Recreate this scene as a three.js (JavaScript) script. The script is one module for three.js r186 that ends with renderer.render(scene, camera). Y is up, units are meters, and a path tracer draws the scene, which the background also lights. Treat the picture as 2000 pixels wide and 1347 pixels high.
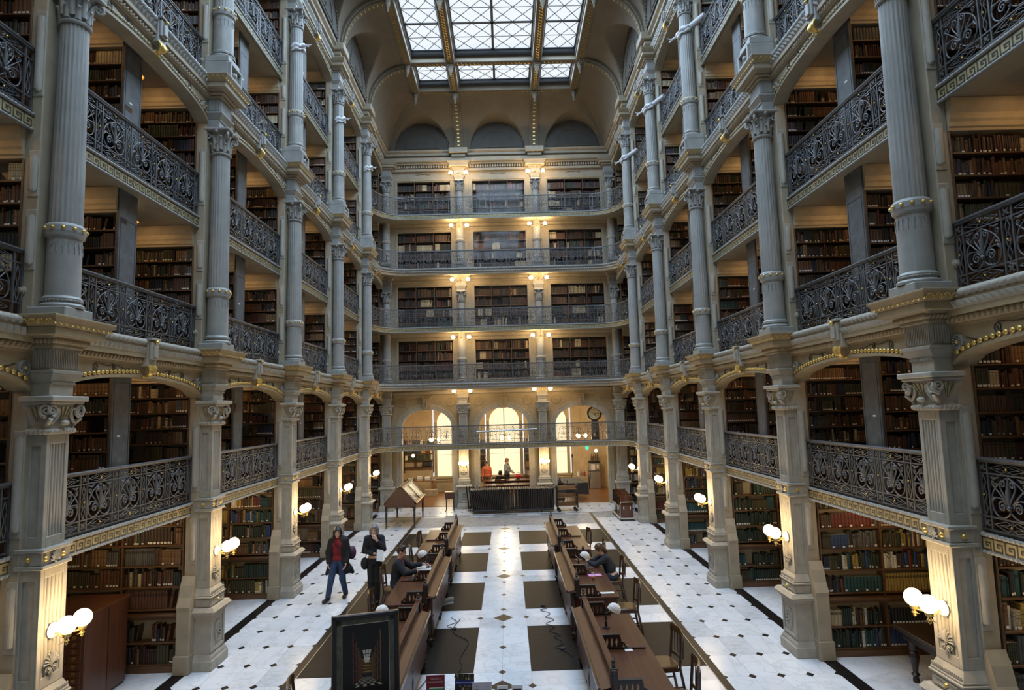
import * as THREE from 'three';
import { RectAreaLightUniformsLib } from 'three/addons/lights/RectAreaLightUniformsLib.js';
import { mergeVertices } from 'three/addons/utils/BufferGeometryUtils.js';

// ---------- camera, sky, large lights, exposure ----------
const scene = new THREE.Scene();
const camera = new THREE.PerspectiveCamera(2 * Math.atan(673.5 / 1215.23) * 180 / Math.PI, 2000 / 1347, 0.05, 200);
camera.position.set(0.187, 4.152, 0);
camera.rotation.set(0.1018, -0.0102, -0.0271, 'YXZ');
scene.background = new THREE.Color(0.62, 0.72, 0.9);          // overcast sky over the roof
const renderer = new THREE.WebGLRenderer({ antialias: true });
renderer.toneMapping = THREE.LinearToneMapping;
renderer.toneMappingExposure = 0.86;
renderer.shadowMap.enabled = true;
RectAreaLightUniformsLib.init();
const DAY = new THREE.Color(0.56, 0.76, 1.0), WARM = new THREE.Color(1.0, 0.70, 0.36), WARM2 = new THREE.Color(1.0, 0.60, 0.27);
const SKY_L = 13.0, SCONCE = 2.6, BRACKET = 3.2, ALCOVE = 0.8, UNDER = 1.0, ROOM = 2.2;
// daylight coming through the glass of the laylight, one panel of light under each bay of panes
const SKY_BAYS = [[-24.8, -22.96], [-22.96, -18.98], [-18.98, -15.0], [-15.0, -11.02], [-11.02, -7.1], [-7.1, -3.2], [-3.2, 0.6]];
for (const [a, b] of SKY_BAYS) for (const [x0, x1] of [[-3.1, -1.9], [-1.4, 1.45], [1.95, 3.15]]) {
  const l = new THREE.RectAreaLight(DAY, SKY_L, x1 - x0, b - a - 0.7);
  l.position.set((x0 + x1) / 2, 17.62, (a + b) / 2); l.rotation.x = -Math.PI / 2; scene.add(l);
}
// ---------- helpers ----------
const V = (x, y, z) => new THREE.Vector3(x, y, z), PI = Math.PI, TAU = 2 * Math.PI;
const rng = (s) => () => { s |= 0; s = s + 0x6d2b79f5 | 0; let t = Math.imul(s ^ s >>> 15, 1 | s); t = t + Math.imul(t ^ t >>> 7, 61 | t) ^ t; return ((t ^ t >>> 14) >>> 0) / 4294967296; };
const T = (x, y, z, rx = 0, ry = 0, rz = 0, s = 1) => new THREE.Matrix4().compose(V(x, y, z), new THREE.Quaternion().setFromEuler(new THREE.Euler(rx, ry, rz, 'YXZ')), s.isVector3 ? s : V(s, s, s));
class MB {                                                    // collects shapes, builds ONE mesh
  constructor() { this.p = []; this.n = []; this.i = []; this.M = null; }
  at(m) { this.M = m || null; this.N = m ? new THREE.Matrix3().getNormalMatrix(m) : null; this.flip = m ? m.determinant() < 0 : false; return this; }
  v(p, n) { let a = p, b = n; if (this.M) { a = p.clone().applyMatrix4(this.M); b = n.clone().applyMatrix3(this.N).normalize(); } this.p.push(a.x, a.y, a.z); this.n.push(b.x, b.y, b.z); return this.p.length / 3 - 1; }
  t(a, b, c) { if (this.flip) this.i.push(a, c, b); else this.i.push(a, b, c); }
  poly(pts, ref) {                                            // flat convex polygon facing ref
    const n = V(0, 0, 0); for (let k = 0; k < pts.length; k++) { const a = pts[k], b = pts[(k + 1) % pts.length]; n.x += (a.y - b.y) * (a.z + b.z); n.y += (a.z - b.z) * (a.x + b.x); n.z += (a.x - b.x) * (a.y + b.y); }
    if (n.lengthSq() < 1e-18) return this; n.normalize();
    if (ref && n.dot(ref) < 0) { pts = pts.slice().reverse(); n.negate(); }
    const id = pts.map((q) => this.v(q, n)); for (let k = 1; k < id.length - 1; k++) this.t(id[0], id[k], id[k + 1]); return this;
  }
  box(x0, y0, z0, x1, y1, z1, b = 0) {
    const c = [(x0 + x1) / 2, (y0 + y1) / 2, (z0 + z1) / 2], h = [Math.abs(x1 - x0) / 2, Math.abs(y1 - y0) / 2, Math.abs(z1 - z0) / 2]; b = Math.min(b, h[0] * 0.9, h[1] * 0.9, h[2] * 0.9);
    const P = (s, f) => V(c[0] + s[0] * (h[0] - (f[0] ? 0 : b)), c[1] + s[1] * (h[1] - (f[1] ? 0 : b)), c[2] + s[2] * (h[2] - (f[2] ? 0 : b)));
    for (let a = 0; a < 3; a++) { const u = (a + 1) % 3, w = (a + 2) % 3; for (const s of [-1, 1]) { const q = [[-1, -1], [1, -1], [1, 1], [-1, 1]].map(([i, j]) => { const e = [0, 0, 0], f = [0, 0, 0]; e[a] = s; e[u] = i; e[w] = j; f[a] = 1; return P(e, f); }); const r = [0, 0, 0]; r[a] = s; this.poly(q, V(...r)); }
      if (b) for (const i of [-1, 1]) for (const j of [-1, 1]) { const e = (k) => { const s = [0, 0, 0]; s[u] = i; s[w] = j; s[a] = k; return s; }, fu = [0, 0, 0], fw = [0, 0, 0], r = [0, 0, 0]; fu[u] = 1; fw[w] = 1; r[u] = i; r[w] = j; this.poly([P(e(-1), fu), P(e(1), fu), P(e(1), fw), P(e(-1), fw)], V(...r)); } }
    if (b) for (const i of [-1, 1]) for (const j of [-1, 1]) for (const k of [-1, 1]) { const s = [i, j, k]; this.poly([P(s, [1, 0, 0]), P(s, [0, 1, 0]), P(s, [0, 0, 1])], V(i, j, k)); }
    return this;
  }
  tube(pts, r, sides = 5, o = {}) {
    const n = pts.length, cl = o.closed, R = typeof r === 'function' ? r : () => r; let nor = null; const rings = [];
    for (let k = 0; k < n; k++) {
      const a = pts[cl ? (k + n - 1) % n : Math.max(0, k - 1)], b = pts[cl ? (k + 1) % n : Math.min(n - 1, k + 1)], t = b.clone().sub(a).normalize();
      if (!nor) { nor = o.up ? o.up.clone() : Math.abs(t.y) < 0.9 ? V(0, 1, 0) : V(1, 0, 0); }
      nor.sub(t.clone().multiplyScalar(nor.dot(t))); if (nor.lengthSq() < 1e-9) nor = Math.abs(t.y) < 0.9 ? V(0, 1, 0).cross(t) : V(1, 0, 0).cross(t); nor.normalize();
      const bi = t.clone().cross(nor), rad = R(n > 1 ? k / (n - 1) : 0), ring = [];
      for (let j = 0; j < sides; j++) { const an = (j + 0.5) / sides * TAU, d = nor.clone().multiplyScalar(Math.cos(an)).addScaledVector(bi, Math.sin(an) * (o.flat || 1)); ring.push(this.v(pts[k].clone().addScaledVector(d, rad), d.clone().normalize())); }
      rings.push(ring);
      if (!cl && o.caps !== false && (k === 0 || k === n - 1)) { const q = ring.map((id) => V(this.p[id * 3], this.p[id * 3 + 1], this.p[id * 3 + 2])), s = this.M, N = this.N, f = this.flip; this.M = null; this.flip = false; this.poly(q, k ? t.clone() : t.clone().negate()); this.M = s; this.N = N; this.flip = f; }
    }
    for (let k = 0; k < (cl ? n : n - 1); k++) for (let j = 0; j < sides; j++) { const A = rings[k], B = rings[(k + 1) % n], j2 = (j + 1) % sides; this.t(A[j], A[j2], B[j]); this.t(B[j], A[j2], B[j2]); }
    return this;
  }
  lathe(prof, segs = 12, o = {}) {                            // [[r, y] ...], each step of the profile keeps its edge
    const a0 = o.from || 0, a1 = o.to || TAU, fl = o.flute;
    for (let k = 0; k < prof.length - 1; k++) { const [r0, y0] = prof[k], [r1, y1] = prof[k + 1]; if (Math.abs(r0 - r1) + Math.abs(y0 - y1) < 1e-7) continue; const nr = y1 - y0, ny = r0 - r1, L = Math.hypot(nr, ny) || 1, A = [], B = [];
      for (let j = 0; j <= segs; j++) { const t = a0 + (a1 - a0) * j / segs, c = Math.cos(t), s = Math.sin(t), q = fl ? fl(t) : 1; const nn = V(c * nr / L, ny / L, s * nr / L); if (fl) { const e = 1e-3, dq = (fl(t + e) - fl(t - e)) / (2 * e), tx = dq * c - q * s, tz = dq * s + q * c; nn.set(tz, ny / L, -tx).normalize(); } A.push(this.v(V(r0 * q * c, y0, r0 * q * s), nn)); B.push(this.v(V(r1 * q * c, y1, r1 * q * s), nn)); }
      for (let j = 0; j < segs; j++) { if (r0 > 1e-6) this.t(A[j], B[j], A[j + 1]); if (r1 > 1e-6) this.t(A[j + 1], B[j], B[j + 1]); } }
    return this;
  }
  ext(pts, d, o = {}) {                                       // 2D outline in xy, from z=0 to z=d
    const s = new THREE.Shape(pts.map((q) => new THREE.Vector2(q[0], q[1]))); for (const h of o.holes || []) s.holes.push(new THREE.Path(h.map((q) => new THREE.Vector2(q[0], q[1]))));
    const b = o.bevel || 0; return this.geo(new THREE.ExtrudeGeometry(s, { depth: d - 2 * b, bevelEnabled: !!b, bevelSize: b, bevelThickness: b, bevelOffset: -b, bevelSegments: 1, curveSegments: 1 }).translate(0, 0, b));
  }
  run(prof, z0, z1, o = {}) {                                 // moulding: profile [[x, y] ...] swept along z, mitre m grows with x
    const ref = o.in || [0, 0]; for (let k = 0; k < prof.length - (o.open ? 1 : 0); k++) { const a = prof[k], b = prof[(k + 1) % prof.length]; const m = V((a[0] + b[0]) / 2 - ref[0], (a[1] + b[1]) / 2 - ref[1], 0); let n = V(b[1] - a[1], a[0] - b[0], 0); if (o.ccw) n.negate(); this.poly([V(a[0], a[1], z0), V(b[0], b[1], z0), V(b[0], b[1], z1), V(a[0], a[1], z1)], n); }
    if (!o.nocap) { const e = (z, s) => { const sh = THREE.ShapeUtils.triangulateShape(prof.map((q) => new THREE.Vector2(q[0], q[1])), []); for (const [i, j, k] of sh) this.poly([V(...prof[i], z), V(...prof[j], z), V(...prof[k], z)], V(0, 0, s)); }; e(Math.max(z0, z1), 1); e(Math.min(z0, z1), -1); } return this;
  }
  geo(g, m) { const old = [this.M, this.N, this.flip]; if (m) this.at(this.M ? this.M.clone().multiply(m) : m); const P = g.attributes.position, N = g.attributes.normal, base = this.p.length / 3, a = V(0, 0, 0), b = V(0, 0, 0); for (let k = 0; k < P.count; k++) this.v(a.fromBufferAttribute(P, k), b.fromBufferAttribute(N, k)); const I = g.index ? g.index.array : null, c = I ? I.length : P.count; for (let k = 0; k < c; k += 3) this.t(base + (I ? I[k] : k), base + (I ? I[k + 1] : k + 1), base + (I ? I[k + 2] : k + 2)); [this.M, this.N, this.flip] = old; return this; }
  sph(x, y, z, r, w = 8, h = 6, s) { return this.geo(new THREE.SphereGeometry(r, w, h), T(x, y, z, 0, 0, 0, s || 1)); }
  mb(o, m) { return this.geo(o.geom(), m); }
  geom() {
    if (this.G) return this.G; const g = new THREE.BufferGeometry(), P = new Float32Array(this.p), N = new Float32Array(this.n), uv = new Float32Array(P.length / 3 * 2);
    for (let k = 0; k < P.length / 3; k++) { const x = Math.abs(N[k * 3]), y = Math.abs(N[k * 3 + 1]), z = Math.abs(N[k * 3 + 2]); if (y >= x && y >= z) { uv[k * 2] = P[k * 3]; uv[k * 2 + 1] = P[k * 3 + 2]; } else if (x >= z) { uv[k * 2] = P[k * 3 + 2]; uv[k * 2 + 1] = P[k * 3 + 1]; } else { uv[k * 2] = P[k * 3]; uv[k * 2 + 1] = P[k * 3 + 1]; } }
    g.setAttribute('position', new THREE.BufferAttribute(P, 3)); g.setAttribute('normal', new THREE.BufferAttribute(N, 3)); g.setAttribute('uv', new THREE.BufferAttribute(uv, 2)); g.setIndex(this.i.length ? this.i : [0, 0, 0]); return this.G = g;
  }
  build(name, mat, parent) { return mesh(name, this.geom(), mat, parent); }
}
const seen = {};
const numbered = (n) => { n = n.replace(/_\d{3}$/, ''); const k = seen[n] = (seen[n] ?? -1) + 1; return k ? n + '_' + String(k).padStart(3, '0') : n; };
function mesh(name, g, mat, parent) { const m = new THREE.Mesh(g, mat); m.castShadow = m.receiveShadow = true; m.name = parent ? name : numbered(name); (parent || scene).add(m); return m; }
function tag(o, label, category, group, kind) { if (label) o.userData.label = label; if (category) o.userData.category = category; if (group) o.userData.group = group; if (kind) o.userData.kind = kind; return o; }
function thing(name, label, category, pos = [0, 0, 0], turn = 0, group) { const o = new THREE.Group(); o.name = numbered(name); o.position.set(...pos); o.rotation.y = turn; scene.add(o); return tag(o, label, category, group); }
function struct(name, pos = [0, 0, 0], turn = 0, label) { const o = new THREE.Group(); o.name = numbered(name); o.position.set(...pos); o.rotation.y = turn; scene.add(o); return tag(o, label, null, null, 'structure'); }
function copy(src, pos, turn, label, group) { const o = src.clone(); o.name = numbered(src.name); scene.add(o); o.position.set(...pos); o.rotation.y = turn; o.userData = { ...src.userData }; return tag(o, label, null, group); }
const used = (o) => { o._used = (o._used || 0) + 1; return o._used > 1; };
function lamp(x, y, z, I, col, r = 0.09, dist = 0) { const l = new THREE.PointLight(col, I, dist, 2); l.position.set(x, y, z); l.castShadow = true; l.shadow.radius = r / 0.02; scene.add(l); return l; }
const spiral = (cx, cy, r0, turns, a0, dir, n = 12, r1 = 0.18, z = 0) => { const q = []; for (let k = 0; k <= n; k++) { const t = k / n, r = r0 * (1 - t * (1 - r1)), a = a0 + dir * turns * TAU * t; q.push(V(cx + r * Math.cos(a), cy + r * Math.sin(a), z)); } return q; };
const bez = (a, b, c, d, n = 8) => { const q = []; for (let k = 0; k <= n; k++) { const t = k / n, u = 1 - t; q.push(V(a[0] * u * u * u + 3 * b[0] * u * u * t + 3 * c[0] * u * t * t + d[0] * t * t * t, a[1] * u * u * u + 3 * b[1] * u * u * t + 3 * c[1] * u * t * t + d[1] * t * t * t, (a[2] || 0) * (u * u * u) + 3 * (b[2] || 0) * u * u * t + 3 * (c[2] || 0) * u * t * t + (d[2] || 0) * t * t * t)); } return q; };
// ---------- textures and materials ----------
function noise2(per, seed) { const r = rng(seed), g = new Float32Array(per * per); for (let k = 0; k < g.length; k++) g[k] = r(); const at = (i, j) => g[((j % per) + per) % per * per + ((i % per) + per) % per]; return (x, y) => { x *= per; y *= per; const i = Math.floor(x), j = Math.floor(y); let u = x - i, v = y - j; u = u * u * (3 - 2 * u); v = v * v * (3 - 2 * v); return (at(i, j) * (1 - u) + at(i + 1, j) * u) * (1 - v) + (at(i, j + 1) * (1 - u) + at(i + 1, j + 1) * u) * v; }; }
function fbm(base, oct, seed) { const L = []; for (let k = 0; k < oct; k++) L.push(noise2(base << k, seed + k * 17)); return (x, y) => { let s = 0, a = 0.5, w = 0; for (const f of L) { s += a * f(x, y); w += a; a *= 0.5; } return s / w; }; }
function tex(n, f, srgb = true) { const d = new Uint8Array(n * n * 4); for (let j = 0; j < n; j++) for (let i = 0; i < n; i++) { const c = f(i / n, j / n); for (let k = 0; k < 3; k++) d[(j * n + i) * 4 + k] = Math.max(0, Math.min(255, c[k] * 255)); d[(j * n + i) * 4 + 3] = 255; } const t = new THREE.DataTexture(d, n, n); t.magFilter = THREE.LinearFilter; t.minFilter = THREE.LinearFilter; t.wrapS = t.wrapT = THREE.RepeatWrapping; if (srgb) t.colorSpace = THREE.SRGBColorSpace; t.needsUpdate = true; return t; }
const rep = (t, x, y = x, ox = 0, oy = 0, rot = 0) => { const c = t.clone(); c.repeat.set(x, y); c.offset.set(ox, oy); c.rotation = rot; c.needsUpdate = true; return c; };
const A1 = fbm(4, 5, 11), A2 = fbm(3, 4, 51), A3 = fbm(8, 4, 91), A4 = fbm(16, 3, 7);
const tGrime = tex(256, (x, y) => { const v = 0.80 + 0.16 * A1(x, y) + 0.10 * (A4(x, y) - 0.5); return [v, v * 0.985, v * 0.95]; });
const tMarble = tex(512, (x, y) => { const w = A2(x, y), q = x * 2 + y * 3 + 2.2 * A1(x, y); const v1 = Math.pow(1 - Math.abs(Math.sin(PI * q)), 9), v2 = Math.pow(1 - Math.abs(2 * A3((x + 0.3) % 1, y) - 1), 14); const v = 0.96 - 0.10 * w * w - 0.10 * v1 * w - 0.07 * v2; return [v * 0.985, v * 0.99, v]; });
const tWood = tex(512, (x, y) => { const g = A1(x, y * 0.12 % 1), s = Math.sin((x * 14 + g * 5) * TAU) * 0.5 + 0.5, f = A4(x, (y * 0.1) % 1); const v = 0.66 + 0.2 * s * g + 0.22 * f; return [v, v * 0.97, v * 0.93]; });
const tFine = tex(256, (x, y) => { const v = 0.82 + 0.3 * (A4(x, y) - 0.5) + 0.12 * (A3(x, y) - 0.5); return [v, v, v]; });
const tWall = tex(256, (x, y) => { const v = 0.86 + 0.18 * (A1(x, y) - 0.4) + 0.06 * (A4(x, y) - 0.5); return [v, v * 0.99, v * 0.97]; });
const bGrime = tex(256, (x, y) => { const v = A4(x, y); return [v, v, v]; }, false);
const M = {}, lin = (r, g, b) => new THREE.Color(r, g, b);
const mat = (name, c, rough, o = {}) => { const m = new THREE.MeshPhysicalMaterial({ color: lin(...c), roughness: rough, ...o }); m.name = name; return M[name] = m; };
mat('iron', [0.44, 0.42, 0.375], 0.55, { map: tGrime, bumpMap: bGrime, bumpScale: 0.0012 });
mat('ironCool', [0.37, 0.38, 0.385], 0.48, { map: rep(tGrime, 0.7), bumpMap: bGrime, bumpScale: 0.001 });
mat('tan', [0.42, 0.365, 0.28], 0.6, { map: rep(tGrime, 0.5, 0.5, 0.3, 0.2) });
mat('ochre', [0.40, 0.32, 0.20], 0.6, { map: tGrime });
mat('rail', [0.15, 0.152, 0.158], 0.40, { map: tFine, metalness: 0.15 });
mat('gold', [0.62, 0.43, 0.12], 0.36, { metalness: 0.65 });
mat('paleGold', [0.50, 0.42, 0.22], 0.5, { metalness: 0.15, map: tFine });
mat('keyDark', [0.035, 0.03, 0.022], 0.6);
mat('panelGrey', [0.135, 0.14, 0.14], 0.55, { map: rep(tFine, 0.6) });
mat('panelLine', [0.05, 0.05, 0.05], 0.6);
mat('cream', [0.50, 0.43, 0.30], 0.6, { map: tWall });
mat('plaster', [0.42, 0.37, 0.29], 0.85, { map: rep(tWall, 0.4) });
mat('vault', [0.19, 0.16, 0.12], 0.85, { map: rep(tWall, 0.3) });
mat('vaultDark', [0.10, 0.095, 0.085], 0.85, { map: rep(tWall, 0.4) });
mat('vaultPale', [0.33, 0.27, 0.19], 0.8, { map: rep(tWall, 0.6) });
mat('shelf', [0.17, 0.09, 0.042], 0.5, { map: rep(tWood, 0.6, 0.6, 0, 0, PI / 2) });
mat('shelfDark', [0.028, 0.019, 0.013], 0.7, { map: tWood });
mat('darkFloor', [0.12, 0.10, 0.075], 0.7, { map: tWall });
mat('mahogany', [0.115, 0.041, 0.018], 0.42, { map: rep(tWood, 0.8), clearcoat: 0.12, clearcoatRoughness: 0.3, specularIntensity: 0.6 });
mat('mahoganyX', [0.115, 0.041, 0.018], 0.42, { map: rep(tWood, 0.8, 0.8, 0, 0, PI / 2), clearcoat: 0.12, clearcoatRoughness: 0.3, specularIntensity: 0.6 });
mat('darkWood', [0.035, 0.018, 0.011], 0.38, { map: tWood, clearcoat: 0.25, clearcoatRoughness: 0.3 });
mat('chairWood', [0.10, 0.048, 0.018], 0.34, { map: rep(tWood, 1.5), clearcoat: 0.4, clearcoatRoughness: 0.2 });
mat('seatWood', [0.17, 0.09, 0.032], 0.32, { map: rep(tWood, 1.5), clearcoat: 0.4, clearcoatRoughness: 0.2 });
mat('catWood', [0.125, 0.046, 0.022], 0.38, { map: rep(tWood, 0.5), clearcoat: 0.3, clearcoatRoughness: 0.3 });
mat('oak', [0.30, 0.165, 0.07], 0.42, { map: rep(tWood, 0.7), clearcoat: 0.2 });
mat('brass', [0.65, 0.46, 0.16], 0.28, { metalness: 0.85 });
mat('steel', [0.45, 0.45, 0.46], 0.35, { metalness: 0.8 });
mat('black', [0.012, 0.012, 0.013], 0.45);
mat('rubber', [0.008, 0.008, 0.009], 0.6);
mat('white', [0.78, 0.77, 0.74], 0.5);
mat('paper', [0.74, 0.73, 0.70], 0.75);
mat('bone', [0.55, 0.48, 0.34], 0.7);
mat('screed', [0.42, 0.43, 0.44], 0.6, { map: tFine });
for (let k = 0; k < 6; k++) mat('marble' + k, [[0.80, 0.825, 0.86], [0.76, 0.785, 0.82], [0.83, 0.85, 0.88], [0.70, 0.72, 0.745], [0.79, 0.81, 0.83], [0.74, 0.77, 0.81]][k], 0.20 + 0.02 * (k % 3), { specularIntensity: 0.6, map: rep(tMarble, 0.55, 0.55, k * 0.17, k * 0.29, k * 1.1) });
mat('slate', [0.012, 0.010, 0.010], 0.35, { specularIntensity: 0.4 });
mat('slateStrip', [0.016, 0.014, 0.013], 0.35, { specularIntensity: 0.4, map: tFine });
mat('matting', [0.012, 0.0112, 0.0115], 0.5, { specularIntensity: 0.3, map: rep(tFine, 0.8), bumpMap: bGrime, bumpScale: 0.0006 });
mat('globe', [0.9, 0.85, 0.75], 0.3, { emissive: lin(1, 0.86, 0.58), emissiveIntensity: 3.2 });
mat('globeWhite', [0.9, 0.9, 0.85], 0.3, { emissive: lin(1, 0.93, 0.75), emissiveIntensity: 2.2 });
mat('smallLamp', [0.9, 0.85, 0.7], 0.3, { emissive: lin(1, 0.72, 0.38), emissiveIntensity: 1.2 });
mat('glass', [1, 1, 1], 0.05, { transmission: 1, thickness: 0, ior: 1.45, specularIntensity: 0.22 });
mat('skyPane', [0.75, 0.8, 0.85], 0.6, { emissive: lin(0.80, 0.90, 1.0), emissiveIntensity: 0.95 });
mat('lead', [0.10, 0.125, 0.16], 0.5);
mat('plastic', [0.72, 0.73, 0.75], 0.32, { transmission: 0.25, thickness: 0 });
// ---------- levels and bays ----------
const F = [0, 2.72, 5.30, 7.70, 10.25, 12.65, 15.40];
const SIDES = [{ s: -1, pz: [-3.25, -7.15, -11.02, -15.0, -18.98, -22.96, -26.75], nm: 'left' }, { s: 1, pz: [-3.05, -6.98, -10.80, -14.78, -18.76, -22.74, -26.75], nm: 'right' }];
const ORD = ['nearest', 'second', 'third', 'fourth', 'fifth', 'sixth', 'seventh'], LV = ['ground floor', 'first gallery', 'second gallery', 'third gallery', 'fourth gallery', 'top gallery'];
const onSide = (S, z, y = 0, x = 5.10) => [[S.s * x, y, z], S.s < 0 ? 0 : PI];   // position and turn of something whose +x looks into the hall
// ---------- floor ----------
const floorG = struct('floor');
{
  const base = new MB(); base.box(-8.2, -0.30, -34.6, 8.2, -0.003, 2.2); base.build('floor_bed', M.screed, floorG);
  const TW = 0.44, TL = 0.8247, r = rng(5), tiles = [0, 1].map(() => new MB().box(-TW / 2 + .0015, -.04, -TL / 2 + .0015, TW / 2 - .0015, 0, TL / 2 - .0015, .0012).geom());
  const far = [0, 1, 2].map(() => new MB()), farDots = new MB(), dotG = new MB().poly([V(-.066, .0012, 0), V(0, .0012, .082), V(.066, .0012, 0), V(0, .0012, -.082)], V(0, 1, 0)).poly([V(-.066, 0, 0), V(-.066, .0012, 0), V(0, .0012, .082), V(0, 0, .082)], V(-1, 0, 1)).poly([V(.066, 0, 0), V(.066, .0012, 0), V(0, .0012, .082), V(0, 0, .082)], V(1, 0, 1)).geom();
  const marble = () => M['marble' + Math.floor(r() * 6)];
  for (const S of SIDES) {
    const x0 = S.s < 0 ? 4.708 : 4.698, z0 = S.s < 0 ? -15.034 : -14.044;
    for (let k = -15; k <= 18; k++) { const z = z0 + k * TL; if (z < -24.75 || z > 1.6) continue;
      for (let c = 0; c < 4; c++) { const x = S.s * (x0 + 0.22 - c * TW);
        if (z > -6 || z < -22) far[Math.floor(r() * 3)].box(x - TW / 2 + .002, -.04, z - TL / 2 + .002 + TL / 2, x + TW / 2 - .002, 0, z + TL - .002);
        else { const m = mesh('marble_tile', tiles[0], marble(), floorG); m.position.set(x, 0, z + TL / 2); }
      }
      for (let c = -1; c < 4; c++) { const x = S.s * (x0 - c * TW); if (z > -16.5 && z < -6) { const m = mesh('black_inset', dotG, M.slate, floorG); m.position.set(x, 0, z); } else farDots.geo(dotG, T(x, 0, z)); }
    }
    // alcove floor beyond the dark outer strip
    for (let k = 0; k < 28; k++) for (let c = 0; c < 2; c++) far[Math.floor(r() * 3)].box(S.s * (5.355 + c * 1.05 + .002), -.04, 1.5 - k * 1.02 + .002, S.s * (5.355 + (c + 1) * 1.05 - .002), 0, 1.5 - (k + 1) * 1.02 + .004);
    for (let k = 0; k < 9; k++) { const b = new MB().box(S.s * 5.14, -.04, 2 - k * 3.1, S.s * 5.35, .0006, 2 - (k + 1) * 3.1 + .003); b.build('border_strip', M.slateStrip, floorG); }
    for (let k = 0; k < 9; k++) { const b = new MB().box(S.s * 3.275, -.04, 2 - k * 3.0, S.s * 3.395, .0006, 2 - (k + 1) * 3.0 + .003); b.build('border_strip', M.slateStrip, floorG); }
    const e = new MB().box(S.s * 3.262, -.02, 2, S.s * 3.275, .0012, -25.1); e.build('metal_edging', M.steel, floorG);
  }
  const big = (d) => new MB().poly([V(-d, .0012, 0), V(0, .0012, d * 1.08), V(d, .0012, 0), V(0, .0012, -d * 1.08)], V(0, 1, 0)).geom(), bigG = big(.2);
  const zc = -12.934, PC = 3.1016;
  const slab = (a, b, c, d, name = 'marble_slab') => { const q = new MB().box(a + .0015, -.04, c + .0015, b - .0015, 0, d - .0015, .0012); return q.build(name, marble(), floorG); };
  for (let k = -4; k <= 3; k++) { const z = zc - k * PC; if (z > 1) continue;
    for (const s of [-1, 1]) { const q = (x0, x1) => s < 0 ? [-x1, -x0] : [x0, x1];
      for (const [d0, d1] of [[-.52, 0], [0, .52], [.52, 1.55], [1.55, 2.58]]) { const [a, b] = q(0, .46); if (z + d1 > 1.9) continue; slab(a, b, z + d0, z + d1); }
      for (const [d0, d1] of [[-.52, 0], [0, .52]]) { slab(...q(.46, 1.39), z + d0, z + d1); slab(...q(2.35, 3.262), z + d0, z + d1, 'marble_cross_slab'); }
      slab(...q(1.39, 1.87), z - .52, z + 1.03, 'marble_strip_slab'); slab(...q(1.87, 2.35), z - .52, z + 1.03, 'marble_strip_slab'); slab(...q(1.39, 1.87), z + 1.03, z + 2.58, 'marble_strip_slab'); slab(...q(1.87, 2.35), z + 1.03, z + 2.58, 'marble_strip_slab');
      for (const [x0, x1] of [[.46, 1.39], [2.35, 3.262]]) { const [a, b] = q(x0, x1); new MB().box(a, -.04, z + .52, b, .003, z + 2.58, .002).build('dark_mat', M.matting, floorG); }
      for (const x of [.46, 1.398, 2.35]) { const m = mesh('black_inset', dotG, M.slate, floorG); m.position.set(s * x, 0, z); }
    }
    mesh('large_diamond_inset', bigG, M.slate, floorG).position.set(0, .0004, z);
    for (const d of [-.52, .52, 1.55]) mesh('black_inset', dotG, M.slate, floorG).position.set(0, 0, z + d);
  }
  for (const s of [-1, 1]) { const q = (x0, x1) => s < 0 ? [-x1, -x0] : [x0, x1], z = zc - 4 * PC; for (const [x0, x1] of [[.46, 1.39], [2.35, 3.262]]) { const [a, b] = q(x0, x1); slab(a, b, -25.15, z + .52 + 1e-4 > -25.15 ? z + .52 : -25.1); } }
  // far end beyond the thin dark cross line
  new MB().box(-5.14, -.04, -25.18, 5.14, .0008, -25.11).build('cross_strip', M.slateStrip, floorG);
  { const r2 = rng(9); for (let i = -12; i < 12; i++) for (let j = 0; j < 3; j++) { far[Math.floor(r2() * 3)].box(i * .44 + .002, -.04, -25.18 - j * .8 - .002, (i + 1) * .44 - .002, 0, -25.18 - (j + 1) * .8 + .002); if (j < 2) farDots.geo(dotG, T(i * .44, 0, -25.18 - (j + 1) * .8)); } }
  far.forEach((q, k) => tag(q.build('far_marble_tiles', M['marble' + k * 2], floorG), null, null, null, 'stuff'));
  tag(farDots.build('far_black_insets', M.slate, floorG), null, null, null, 'stuff');
}
// ---------- shell: outer walls, gallery floors, roof ----------
{
  for (const S of SIDES) { const w = struct('wall_' + S.nm); new MB().box(S.s * 7.55, -.3, -27.3, S.s * 7.85, 15.9, 2.2).build('wall_face', M.plaster, w); }
  const e = struct('wall_near'); new MB().box(-7.85, -.3, 1.9, 7.85, 19, 2.2).build('wall_face', M.plaster, e);
  for (let l = 1; l <= 6; l++) for (const S of SIDES) {
    const g = struct('gallery_floor'), y = F[l] - (l === 6 ? .35 : 0); new MB().box(S.s * (l % 2 ? 5.26 : 5.14), y - .17, -27.3, S.s * 7.6, y, 2.0).build('slab', l === 6 ? M.plaster : M.darkFloor, g);
    new MB().box(S.s * 5.27, y - .185, -27.28, S.s * 7.55, y - .168, 1.95).build('soffit', M.cream, g);
  }
  // curved gallery floors across the far end
  for (let l = 1; l <= 5; l++) { const g = struct('gallery_floor'); const q = backPath(-0.07, 8).map((p) => [p[0], -p[1]]); q.push([5.3, 27.35], [-5.3, 27.35]); const b = new MB(); b.at(new THREE.Matrix4().makeRotationX(-PI / 2).setPosition(0, F[l] - .19, 0)); b.ext(q, .19); b.build('slab', M.cream, g); }
}
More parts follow.
